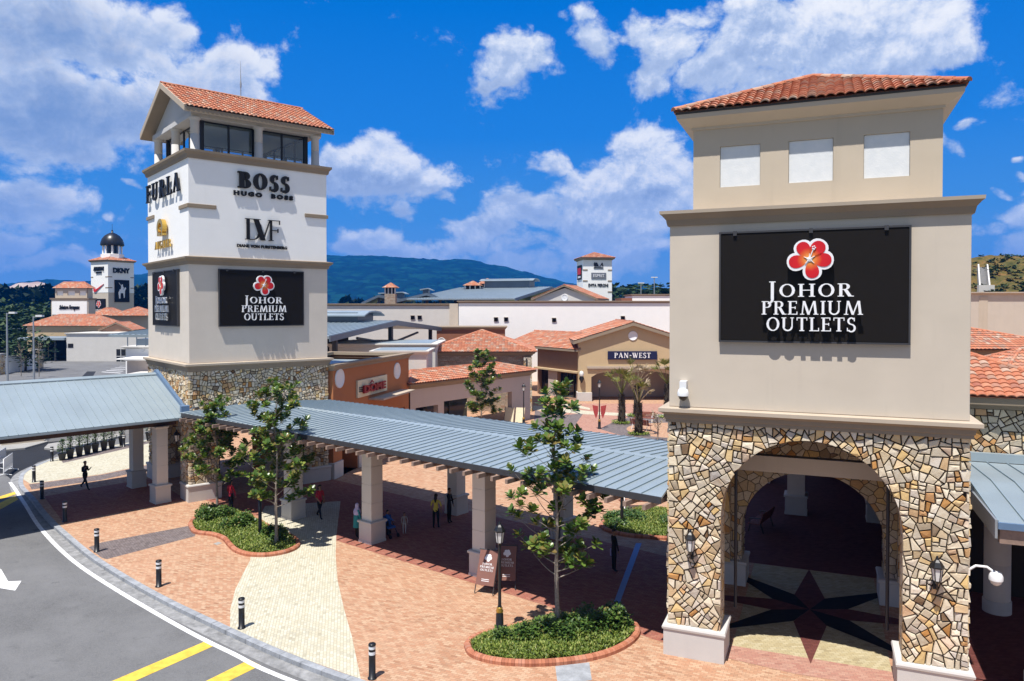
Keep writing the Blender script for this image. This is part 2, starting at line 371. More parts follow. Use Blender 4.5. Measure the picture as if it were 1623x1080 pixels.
def ledge_stone(name):
    m, N, b = base_mat(name); uv = uvco(N); x, y, z = N.sep(uv)
    row = N.m('FLOOR', N.m('DIVIDE', y, .13)); wn0 = N.n('ShaderNodeTexWhiteNoise'); wn0.noise_dimensions = '1D'; N.set(wn0.inputs['W'], row)
    xs = N.m('ADD', N.m('DIVIDE', x, .42), N.m('MULTIPLY', wn0.outputs['Value'], 7.3)); wn = N.n('ShaderNodeTexWhiteNoise'); wn.noise_dimensions = '2D'
    N.set(wn.inputs['Vector'], N.comb(N.m('FLOOR', xs), row))
    c = N.ramp(wn.outputs['Value'], [(0, (.42, .34, .25)), (.3, (.30, .24, .18)), (.55, (.48, .38, .28)), (.8, (.34, .20, .13)), (1, (.50, .44, .36))])
    fy = N.m('FRACT', N.m('DIVIDE', y, .13)); fx = N.m('FRACT', xs)
    e = N.m('MINIMUM', N.m('MINIMUM', fy, N.m('SUBTRACT', 1., fy)), N.m('MULTIPLY', N.m('MINIMUM', fx, N.m('SUBTRACT', 1., fx)), 3.))
    c = N.mix(N.mr(e, .03, .14, .8, 0), c, (.06, .045, .035)); N.set(b.inputs['Base Color'], c); setp(b, .85, .2); return m
def island_mat(name, stops, rough=.45, spec=.35, trans=.0, tcol=None):
    """random colour for each loose leaf"""
    m, N, b = base_mat(name); ge = N.n('ShaderNodeNewGeometry')
    c = N.ramp(ge.outputs['Random Per Island'], stops)
    N.set(b.inputs['Base Color'], c); setp(b, rough, spec)
    if trans:
        tr = N.n('ShaderNodeBsdfTranslucent'); N.set(tr.inputs[0], N.mix(1., c, tcol or (1.6, 1.9, .6), 'MULTIPLY'))
        mx = N.n('ShaderNodeMixShader'); mx.inputs[0].default_value = trans
        N.t.links.new(b.outputs[0], mx.inputs[1]); N.t.links.new(tr.outputs[0], mx.inputs[2])
        N.t.links.new(mx.outputs[0], N.t.nodes['Material Output'].inputs[0])
    return m
def glass_mat(name, tint=(.55, .66, .72), clear=.55):
    m, N, b = base_mat(name)
    tr = N.n('ShaderNodeBsdfTransparent'); N.set(tr.inputs[0], tint); gl = N.n('ShaderNodeBsdfGlossy'); gl.inputs['Roughness'].default_value = .02
    N.set(gl.inputs[0], (.8, .85, .9)); fr = N.n('ShaderNodeFresnel'); fr.inputs[0].default_value = 1.5
    mx = N.n('ShaderNodeMixShader'); N.t.links.new(N.m('ADD', fr.outputs[0], .06, clamp=True), mx.inputs[0])
    N.t.links.new(tr.outputs[0], mx.inputs[1]); N.t.links.new(gl.outputs[0], mx.inputs[2])
    N.t.links.new(mx.outputs[0], N.t.nodes['Material Output'].inputs[0]); return m
def terrain_mat(name, stops, sc, bmp=0., mott=0.):
    m, N, b = base_mat(name); co = objco(N)
    c = N.ramp(N.noise(co, sc, 9, .68), stops)
    if mott:
        v = N.n('ShaderNodeTexVoronoi'); v.inputs['Scale'].default_value = mott; N.t.links.new(co, v.inputs['Vector']); c = N.mix(N.mr(v.outputs['Distance'], .15, .75, 0, .85), c, (.0004, .004, .004)); c = N.mix(N.mr(N.sep(v.outputs['Color'])[0], .55, 1., 0, .6), c, (.010, .065, .04))
    N.set(b.inputs['Base Color'], c); setp(b, .95, .1)
    if bmp: bump(N, b, N.noise(co, sc*2.5, 8, .7), .8, bmp)
    return m
def metal_roof(name, col):
    col = scalec(col, .84)
    m, N, b = base_mat(name); co = objco(N)
    c = N.mix(N.mr(N.noise(co, .5, 6, .6), .3, .7), scalec(col, .90), scalec(col, 1.06))
    c = N.mix(N.mr(N.noise(co, 3, 8, .7), .55, .8, 0, .22), c, (.32, .32, .32))
    N.set(b.inputs['Base Color'], c); setp(b, .42, .5, .15); return m
M = {}
M['beige'] = plaster('beige_render', (.69, .605, .50), .05, streak=.2)
M['beige_l'] = plaster('pale_beige_render', (.80, .72, .62), .05, streak=.16)
M['beige2'] = plaster('beige_render_upper', (.66, .56, .435), .05, streak=.2)
M['white'] = plaster('white_render', (1.10, 1.09, 1.06), .03, streak=.08)
M['offwhite'] = plaster('offwhite_render', (.74, .71, .66), .05)
M['taupe'] = plaster('taupe_moulding', (.36, .285, .205), .08)
M['cream_mould'] = plaster('cream_moulding', (.56, .47, .37), .08)
M['plinth'] = plaster('grey_white_plinth', (.68, .66, .635), .05, streak=.1)
M['column'] = plaster('column_render', (.84, .79, .72), .04, streak=.05)
M['terracotta'] = plaster('terracotta_render', (.50, .20, .085), .06, streak=.05)
M['terracotta2'] = plaster('dull_terracotta_render', (.34, .145, .085), .08)
M['ochre'] = plaster('ochre_render', (.66, .50, .30), .05)
M['pinkish'] = plaster('pinkish_render', (.66, .56, .50), .05)
M['brownwall'] = plaster('brown_render', (.36, .22, .15), .07)
M['tile'] = tile_mat()
M['stone'] = attr_stone(); M['vstone'] = voro_stone('rubble_stone'); M['ledge'] = ledge_stone('ledge_stone')
M['mortar'] = plain('dark_mortar', (.055, .043, .032), .9, .1)
M['metal'] = metal_roof('blue_grey_metal_roof', (.34, .41, .45))
M['metal_dark'] = metal_roof('dark_grey_metal_roof', (.13, .17, .22))
M['seam'] = plain('seam_metal', (.24, .31, .36), .5, .4)
M['flash'] = plain('blue_flashing', (.11, .18, .29), .4, .5)
M['fascia'] = plain('dark_fascia', (.045, .045, .05), .5)
M['timber'] = plain('brown_timber', (.27, .19, .15), .7, .2, var=.2)
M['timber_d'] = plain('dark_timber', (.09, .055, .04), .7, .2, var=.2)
M['black'] = plain('black_paint', (.012, .012, .013), .35, .5)
M['blacksign'] = plain('black_sign_panel', (.012, .010, .009), .55, .12)
M['chrome'] = plain('chrome_letters', (.75, .76, .78), .22, .6, .75)
M['letter_white'] = plain('white_letters', (.82, .82, .84), .5, .4, var=.02)
M['letter_black'] = plain('black_letters', (.008, .008, .010), .5, .25)
M['gold'] = plain('gold_letters', (.62, .40, .08), .35, .5, .6)
M['red'] = plain('red_paint', (.62, .02, .02), .45)
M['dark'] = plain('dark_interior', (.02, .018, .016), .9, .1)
M['window'] = plain('dark_glass', (.012, .014, .016), .06, .5)
M['glass'] = glass_mat('clear_glass', (.62, .74, .80))
M['frame'] = plain('black_window_frame', (.015, .015, .017), .4)
M['lampglass'] = plain('frosted_lamp_glass', (.70, .70, .68), .3, .4)
M['concrete'] = plaster('concrete', (.40, .39, .37), .14, 1.5, streak=0)
M['kerb'] = plaster('kerb_concrete', (.40, .42, .45), .35, 2.8, streak=0, bmp=.3)
M['gutter'] = plaster('gutter_concrete', (.33, .33, .33), .42, 3.5, streak=0, bmp=.3)
M['asphalt'] = asphalt('asphalt', (.17, .17, .172))
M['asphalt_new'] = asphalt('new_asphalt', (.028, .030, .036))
M['roadwhite'] = plain('white_road_paint', (.68, .68, .68), .8, .2, var=.16, sc=5)
M['roadyellow'] = plain('yellow_road_paint', (.68, .45, .07), .8, .2, var=.18, sc=5)
M['pave'] = paving('pink_brick_paving', (.50, .235, .135), (.58, .315, .195), (.64, .40, .26), (.32, .18, .11), rot=.42)
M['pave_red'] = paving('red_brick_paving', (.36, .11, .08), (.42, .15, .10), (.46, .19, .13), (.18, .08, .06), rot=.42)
M['pave_far'] = paving('rose_brick_paving', (.46, .20, .15), (.52, .26, .19), (.56, .31, .23), (.30, .16, .12), rot=.2)
M['cream'] = paving('cream_brick_paving', (.60, .50, .36), (.66, .57, .43), (.70, .62, .50), (.44, .37, .27), rot=1.35, stain=.42, jw=.016)
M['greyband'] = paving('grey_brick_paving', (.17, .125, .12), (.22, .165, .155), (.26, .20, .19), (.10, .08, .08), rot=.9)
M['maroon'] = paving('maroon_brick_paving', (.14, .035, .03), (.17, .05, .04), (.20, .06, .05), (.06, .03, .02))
M['blackpave'] = paving('black_brick_paving', (.012, .011, .012), (.018, .016, .017), (.024, .021, .022), (.008, .008, .008))
M['soil'] = plain('soil', (.05, .035, .022), .95, .1, var=.4)
M['bark'] = plain('pale_bark', (.24, .21, .18), .9, .15, var=.35, sc=14)
M['bark_d'] = plain('dark_palm_bark', (.055, .045, .035), .95, .1, var=.4, sc=14)
M['leaf'] = island_mat('broad_leaves', [(0, (.040, .080, .018)), (.3, (.075, .14, .026)), (.55, (.11, .185, .034)), (.75, (.20, .24, .045)), (.9, (.17, .12, .04)), (1, (.27, .28, .08))], .32, .5, .12)
M['ground_leaf'] = island_mat('ground_cover_leaves', [(0, (.07, .11, .018)), (.4, (.13, .19, .03)), (.75, (.21, .26, .05)), (1, (.33, .33, .10))], .5, .3, .15)
M['shrub_leaf'] = island_mat('shrub_leaves', [(0, (.03, .065, .014)), (.5, (.06, .12, .024)), (.9, (.11, .17, .035)), (1, (.18, .14, .05))], .4, .4, .12)
M['forest_leaf'] = island_mat('forest_leaves', [(0, (.012, .030, .012)), (.5, (.026, .055, .018)), (1, (.055, .085, .026))], .6, .2, .05)
M['forest_dark'] = island_mat('dark_forest_leaves', [(0, (.004, .010, .006)), (.5, (.009, .020, .009)), (1, (.022, .040, .014))], .7, .15)
M['star_tan'] = paving('tan_star_paving', (.48, .36, .20), (.54, .42, .25), (.60, .48, .31), (.28, .21, .12))
M['palm_leaf'] = island_mat('palm_leaves', [(0, (.09, .11, .02)), (.5, (.17, .18, .04)), (1, (.26, .22, .07))], .5, .3, .2)
M['dry_leaf'] = island_mat('dry_palm_leaves', [(0, (.26, .20, .13)), (1, (.48, .39, .29))], .8, .1, .1)
M['steel'] = plain('galvanised_steel', (.36, .38, .40), .4, .5, .4)
M['whitepaint'] = plain('white_paint', (.74, .75, .76), .4, .4, var=.03)
M['bench'] = plain('bench_slats', (.22, .07, .045), .6, .3, var=.15)
M['brass'] = plain('brass', (.55, .36, .08), .35, .5, .7)
M['brownboard'] = plain('brown_board', (.20, .095, .075), .5, .3)
M['navy'] = plain('navy_board', (.012, .016, .06), .4, .4)
M['creamboard'] = plain('cream_board', (.68, .62, .44), .6, .3)
M['grass'] = terrain_mat('rough_grass', [(.3, (.05, .075, .02)), (.5, (.09, .11, .035)), (.7, (.18, .14, .07))], .08)
M['hill_forest'] = terrain_mat('hill_forest', [(.25, (.0006, .010, .008)), (.5, (.002, .022, .014)), (.75, (.005, .036, .02))], .012, 9., .032)
M['hill_scrub'] = terrain_mat('scrub_hillside', [(.3, (.03, .04, .012)), (.46, (.10, .085, .025)), (.58, (.17, .11, .035)), (.75, (.24, .11, .045))], .30, .5)
M['quarry'] = terrain_mat('bare_quarry_earth', [(.3, (.30, .20, .15)), (.6, (.46, .36, .30)), (.8, (.5, .42, .36))], .03)
M['edging'] = island_mat('terracotta_edging', [(0, (.30, .11, .065)), (.4, (.42, .16, .09)), (.8, (.48, .21, .13)), (1, (.36, .18, .13))], .8, .2)
# ---------------------------------------------------------------- builders
def clip_poly(poly, nx, ny, d):            # keep nx*x+ny*y <= d
    out = []; n = len(poly)
    for i in range(n):
        a = poly[i]; b = poly[(i+1) % n]
        da = nx*a[0]+ny*a[1]-d; db = nx*b[0]+ny*b[1]-d
        if da <= 0: out.append(a)
        if (da < 0 < db) or (db < 0 < da):
            t = da/(da-db); out.append((a[0]+(b[0]-a[0])*t, a[1]+(b[1]-a[1])*t))
    return out
def shrink(poly, k):
    n = len(poly); res = poly
    for i in range(n):
        a = poly[i]; b = poly[(i+1) % n]; dx, dy = b[0]-a[0], b[1]-a[1]; L = sqrt(dx*dx+dy*dy)
        if L < 1e-5: continue
        nx, ny = dy/L, -dx/L
        res = clip_poly(res, nx, ny, nx*a[0]+ny*a[1]-k)
        if len(res) < 3: return []
    return res
def ramp_pick(r):
    for i in range(len(STONE_STOPS)-1):
        (p, c), (q, d) = STONE_STOPS[i], STONE_STOPS[i+1]
        if r <= q:
            t = (r-p)/(q-p); return tuple(c[k]+(d[k]-c[k])*t for k in range(3))
    return STONE_STOPS[-1][1]
def poly_area(P): return .5*abs(sum(P[i][0]*P[(i+1) % len(P)][1]-P[(i+1) % len(P)][0]*P[i][1] for i in range(len(P))))
def stone_panel(name, Wd, z0, z1, arch=None, seed=1, size=.06, hgt=.05):
    """random split-stone cladding, every stone a chiselled lump; arch=(half width, spring height)"""
    rnd = random.Random(seed); mb = MB(); cs = Wd/2; cents = []; dmin = .62
    for _ in range(1500):
        x, z = rnd.uniform(0, Wd), rnd.uniform(z0, z1)
        if all((x-a)**2+(z-b)**2 > dmin*dmin for a, b in cents): cents.append((x, z))
    cells = []
    for i, (x, z) in enumerate(cents):
        P = [(-.02, z0), (Wd+.02, z0), (Wd+.02, z1), (-.02, z1)]
        for j, (a, b) in enumerate(cents):
            dx, dz = a-x, b-z; L = sqrt(dx*dx+dz*dz)
            if j == i or L > 2.6: continue
            P = clip_poly(P, dx/L, dz/L, dx/L*x+dz/L*z+L/2)
        cells.append(P)
    out = []; stack = cells
    while stack:
        P = stack.pop()
        if len(P) < 3: continue
        A = poly_area(P)
        if A < size*rnd.uniform(.6, 1.9): out.append(P); continue
        ln, th = max((sqrt((p[0]-q[0])**2+(p[1]-q[1])**2), atan2(q[1]-p[1], q[0]-p[0])) for p, q in zip(P, P[1:]+P[:1]))
        th += pi/2+rnd.uniform(-.22, .22); nx, ny = -sin(th), cos(th)
        cx, cz = sum(p[0] for p in P)/len(P), sum(p[1] for p in P)/len(P); o = rnd.uniform(-.10, .10)*ln
        d = nx*cx+ny*cz+o; stack.append(clip_poly(P, nx, ny, d)); stack.append(clip_poly(P, -nx, -ny, -d))
    for P in out:
        x, z = sum(p[0] for p in P)/len(P), sum(p[1] for p in P)/len(P)
        if arch is not None:
            hw, sp = arch
            if z < sp:
                if abs(x-cs) < hw+.6: sgn = 1 if x > cs else -1; P = clip_poly(P, -sgn, 0, -sgn*(cs+sgn*hw))
            else:
                dx, dz = x-cs, z-sp; L = sqrt(dx*dx+dz*dz)
                if L < hw+.6: P = clip_poly(P, -dx/L, -dz/L, -(dx/L*cs+dz/L*sp+hw))
        if len(P) < 3: continue
        P = shrink(P, .009+rnd.uniform(0, .005))
        if len(P) < 3 or poly_area(P) < .004: continue
        T = shrink(P, rnd.uniform(.008, .016))
        if len(T) < 3: continue
        h = hgt*rnd.uniform(.55, 1.15); ta, tb = rnd.uniform(-.16, .16), rnd.uniform(-.16, .16)
        kk = rnd.uniform(.82, 1.1); col = tuple(c*kk for c in ramp_pick(rnd.random()))
        n, m = len(P), len(T); cx, cz = sum(p[0] for p in T)/m, sum(p[1] for p in T)/m
        hh = lambda p: -max(.012, h+ta*(p[0]-cx)+tb*(p[1]-cz)+rnd.uniform(-.006, .006))
        v = [(p[0], .02, p[1]) for p in P]+[(p[0], hh(p), p[1]) for p in T]+[(cx+rnd.uniform(-.04, .04), -h-rnd.uniform(-.004, .018), cz+rnd.uniform(-.04, .04))]
        fs = [(n+i, n+(i+1) % m, n+m) for i in range(m)]
        near = [min(range(m), key=lambda q: (T[q][0]-p[0])**2+(T[q][1]-p[1])**2) for p in P]
        for q in range(n):
            a, b_ = near[q], near[(q+1) % n]; fs.append([q, (q+1) % n, n+b_]+([] if a == b_ else [n+a]))
        mb.add(v, fs, col=col)
    return mb
def arch_outline(Wd, z0, z1, half, spring, n=24):
    c = Wd/2; pts = [(0, z0), (c-half, z0)]
    pts += [(c-half*cos(pi*i/n), spring+half*sin(pi*i/n)) for i in range(n+1)]
    pts += [(c+half, z0), (Wd, z0), (Wd, z1), (0, z1)]
    return pts
def arched_wall(mb, Wd, z0, z1, half, spring, y0, y1, x0=0., n=24, mi=0, rise=1.):
    # outer face gets material 1 (mortar behind the cladding)
    """wall slab with an arched opening, built from quads; local x along, y through"""
    c = Wd/2; xs = [0., c-half]+[c-half*cos(pi*i/n) for i in range(1, n)]+[c+half, Wd]
    zs = [z0, spring]+[spring+half*rise*sin(pi*i/n) for i in range(1, n)]+[spring, z0]
    for i in range(len(xs)-1):
        a, b = xs[i], xs[i+1]
        if i == 0: la, lb = z0, z0
        elif i == len(xs)-2: la, lb = z0, z0
        else: la, lb = max(zs[i], spring), max(zs[i+1], spring)
        for y, flip in ((y0, False), (y1, True)):
            q = [(a+x0,y,la),(b+x0,y,lb),(b+x0,y,z1),(a+x0,y,z1)]
            mb.add(q, [(0,1,2,3) if not flip else (3,2,1,0)], mi=mi if flip else 1)
        if 0 < i < len(xs)-2: mb.add([(a+x0,y0,la),(b+x0,y0,lb),(b+x0,y1,lb),(a+x0,y1,la)], [(0,3,2,1)], [[(la+a,y0),(la+a,y1),(lb+b,y1),(lb+b,y0)]], mi=mi)
    for x in (c-half, c+half):
        v = [(x+x0,y0,z0),(x+x0,y1,z0),(x+x0,y1,spring),(x+x0,y0,spring)]; mb.add(v, [(0,1,2,3) if x < c else (3,2,1,0)], mi=mi)
    mb.add([(x0,y0,z0),(x0,y1,z0),(x0,y1,z1),(x0,y0,z1)], [(3,2,1,0)], mi=mi); mb.add([(Wd+x0,y0,z0),(Wd+x0,y1,z0),(Wd+x0,y1,z1),(Wd+x0,y0,z1)], [(0,1,2,3)], mi=mi)
    mb.add([(x0,y0,z1),(Wd+x0,y0,z1),(Wd+x0,y1,z1),(x0,y1,z1)], [(0,1,2,3)], mi=mi)

# ---- clay tile slopes: real barrel waves in courses
def tile_slope(mb, o, e, up, poly, pitch=.26, course=.36, amp=.058, ns=5, lift=.04, du=0.):
    """o origin, e unit vector along the eave, up unit vector up the slope, poly convex in (a,b) metres"""
    o, e, up = Vector(o), Vector(e), Vector(up); nrm = e.cross(up)
    if nrm.z < 0: nrm = -nrm
    a0, a1 = min(p[0] for p in poly), max(p[0] for p in poly)
    def span(a):
        lo, hi = 1e9, -1e9; n = len(poly)
        for i in range(n):
            p, q = poly[i], poly[(i+1) % n]
            if (p[0]-a)*(q[0]-a) <= 1e-12 and abs(p[0]-q[0]) > 1e-9:
                b = p[1]+(q[1]-p[1])*(a-p[0])/(q[0]-p[0]); lo = min(lo, b); hi = max(hi, b)
            elif abs(p[0]-q[0]) <= 1e-9 and abs(p[0]-a) < 1e-9: lo = min(lo, p[1], q[1]); hi = max(hi, p[1], q[1])
        return lo, hi
    step = pitch/ns; nA = max(1, int(math.ceil((a1-a0)/step)))
    As = [min(a0+i*step, a1) for i in range(nA+1)]
    sp = [span(a) for a in As]; bm = max(p[1] for p in poly); b0 = min(p[1] for p in poly); nB = int(math.ceil((bm-b0)/course))
    def wave(a):
        t = (a/pitch) % 1.; return amp*abs(sin(pi*t))**.8 if ns > 2 else amp*(.5-.5*cos(2*pi*t))
    for i in range(nA):
        if As[i+1]-As[i] < 1e-6: continue
        for j in range(nB):
            c0, c1 = b0+j*course, b0+(j+1)*course
            q = []
            for a, (lo, hi) in ((As[i], sp[i]), (As[i+1], sp[i+1])):
                q.append((a, min(max(c0, lo), hi), min(max(c1, lo), hi)))
            if q[0][2]-q[0][1] < 1e-4 and q[1][2]-q[1][1] < 1e-4: continue
            P = []
            for a, b in ((q[0][0], q[0][1]), (q[1][0], q[1][1]), (q[1][0], q[1][2]), (q[0][0], q[0][2])):
                fr = (b-c0)/course; P.append((o+e*a+up*b+nrm*(wave(a)+lift*(1-fr)+.02), (a/pitch+du+(1e-4 if a == As[i] else -1e-4), b0/course+(b-b0)/course*.999+j*.001/max(1,nB))))
            uv = [p[1] for p in P]; uv = [(u, j+min(.995, max(.005, (bb-c0)/course))) for (u, _), bb in zip(uv, (q[0][1], q[1][1], q[1][2], q[0][2]))]
            mb.add([p[0] for p in P], [(0,1,2,3)], [uv], sm=ns > 2)
            if j == 0 or ns > 4:   # butt end of the course
                f0, f1 = P[0][0], P[1][0]; mb.add([f0-nrm*lift*1.05, f1-nrm*lift*1.05, f1, f0], [(0,1,2,3)], [[(uv[0][0], uv[0][1])]*4])
    # slab under the tiles
    mb.add([o+e*p[0]+up*p[1]-nrm*.02 for p in poly], [list(range(len(poly)))[::-1]])
def ridge_caps(mb, p, q, r=.11, L=.42, seed=0):
    p, q = Vector(p), Vector(q); d = q-p; n = max(1, int(d.length/L)); t = d.normalized(); side = t.cross(Vector((0, 0, 1))).normalized(); upv = side.cross(t)
    rnd = random.Random(seed+int(p.x*31+p.y*17))
    for i in range(n):
        a, b = p+d*(i/n), p+d*((i+1.06)/n); uvk = (rnd.randint(0, 400)+.5, rnd.randint(0, 400)+.45)
        v = []
        for c, rr in ((a, r*1.06), (b, r*.94)):
            for k in range(7): th = pi*k/6; v.append(c+side*cos(th)*rr+upv*(sin(th)*rr*.9))
        mb.add(v, [(k, k+1, 8+k, 7+k) for k in range(6)]+[(6,5,4,3,2,1,0)], [[uvk]*4]*6+[[uvk]*7])
def hip_roof(parent, x0, x1, y0, y1, z0, z1, ridge=None, detail=True, ov=0., name='tile_roof', caps=True, pitch=.26, course=.36, ns=5):
    """hipped clay-tile roof over a rectangle; ridge=(ax,ay,bx,by) default hip geometry"""
    w, d = x1-x0, y1-y0
    if ridge is None:
        if w >= d: ridge = (x0+d/2, y0+d/2, x1-d/2, y0+d/2)
        else: ridge = (x0+w/2, y0+w/2, x0+w/2, y1-w/2)
    A = Vector((ridge[0], ridge[1], z1)); B = Vector((ridge[2], ridge[3], z1))
    c = [Vector((x0,y0,z0)), Vector((x1,y0,z0)), Vector((x1,y1,z0)), Vector((x0,y1,z0))]
    along_x = w >= d
    if along_x: faces = [(c[0], c[1], B, A), (c[1], c[2], B, B), (c[2], c[3], A, B), (c[3], c[0], A, A)]
    else: faces = [(c[0], c[1], A, A), (c[1], c[2], B, A), (c[2], c[3], B, B), (c[3], c[0], A, B)]
    mb = MB()
    for k, (p, q, t, s_) in enumerate(faces):
        e = (q-p).normalized(); mid = (t+s_)/2-p; up = (mid-e*mid.dot(e)).normalized()
        poly = [(0, 0), ((q-p).length, 0), ((t-p).dot(e), (t-p).dot(up))]
        if (t-s_).length > 1e-4: poly.append(((s_-p).dot(e), (s_-p).dot(up)))
        tile_slope(mb, p, e, up, poly, pitch, course, ns=ns, du=40*k)
    r = mb.build(name, M['tile'], parent)
    if caps:
        cb = MB()
        for p in c: ridge_caps(cb, p+Vector((0, 0, .05)), (A if (p-A).length <= (p-B).length else B)+Vector((0, 0, .05)))
        if (A-B).length > .3: ridge_caps(cb, A+Vector((0, 0, .06)), B+Vector((0, 0, .06)))
        cb.build('ridge_caps', M['tile'], r)
    return r
def gable_roof(parent, x0, x1, y0, y1, z0, z1, name='tile_roof', axis='x', pitch=.26, course=.36, ns=5, yr=None, fasc='taupe', th=.22, caps=True):
    """gabled tile roof, ridge along x at y=yr (axis 'x'); axis 'y' swaps"""
    mb = MB(); sw = axis == 'y'
    T = (lambda x, y, z: Vector((x, y, z))) if not sw else (lambda x, y, z: Vector((y, x, z)))
    yr = (y0+y1)/2 if yr is None else yr
    for k, (ya, sgn) in enumerate(((y0, 1), (y1, -1))):
        p = T(x0, ya, z0); e = (T(x1, ya, z0)-p).normalized(); t = T(x0, yr, z1)-p; up = t.normalized()
        tile_slope(mb, p, e, up, [(0, 0), (x1-x0, 0), (x1-x0, t.length), (0, t.length)], pitch, course, ns=ns, du=50*k)
    r = mb.build(name, M['tile'], parent)
    fb = MB()     # soffit and verge boards
    prof = [(y0, z0-.02), (yr, z1-.02), (y1, z0-.02), (y1, z0-.02-th), (yr, z1-.02-th), (y0, z0-.02-th)]
    if not sw: fb.prism(prof, x0+.02, x1-.02, axis='x')
    else: fb.prism(prof, x0+.02, x1-.02, axis='y')
    fb.build('soffit', M[fasc], parent)
    if caps:
        cb = MB(); ridge_caps(cb, T(x0, yr, z1+.06), T(x1, yr, z1+.06)); cb.build('ridge_caps', M['tile'], r)
    return r
def seam_slope(mb, o, e, up, Ln, Wd, sp=.42, hs=.05, th=.05, mi=0, ms=0, mj=None):
    """standing-seam sheet: slab with raised ribs running up the slope"""
    o, e, up = Vector(o), Vector(e), Vector(up); n = e.cross(up)
    if n.z < 0: n = -n
    def blk(a0, a1, b0, b1, h0, h1, k):
        P = lambda a, b, h: o+e*a+up*b+n*h
        v = [P(a0,b0,h0),P(a1,b0,h0),P(a1,b1,h0),P(a0,b1,h0),P(a0,b0,h1),P(a1,b0,h1),P(a1,b1,h1),P(a0,b1,h1)]
        mb.add(v, [(0,3,2,1),(4,5,6,7),(0,1,5,4),(1,2,6,5),(2,3,7,6),(3,0,4,7)], mi=k)
    blk(0, Ln, 0, Wd, -th, 0, mi)
    k = int(Ln/sp)
    for i in range(k+1):
        a = min(i*sp, Ln-.04); blk(a+.004, a+.026, .004, Wd-.004, .001, hs, ms)

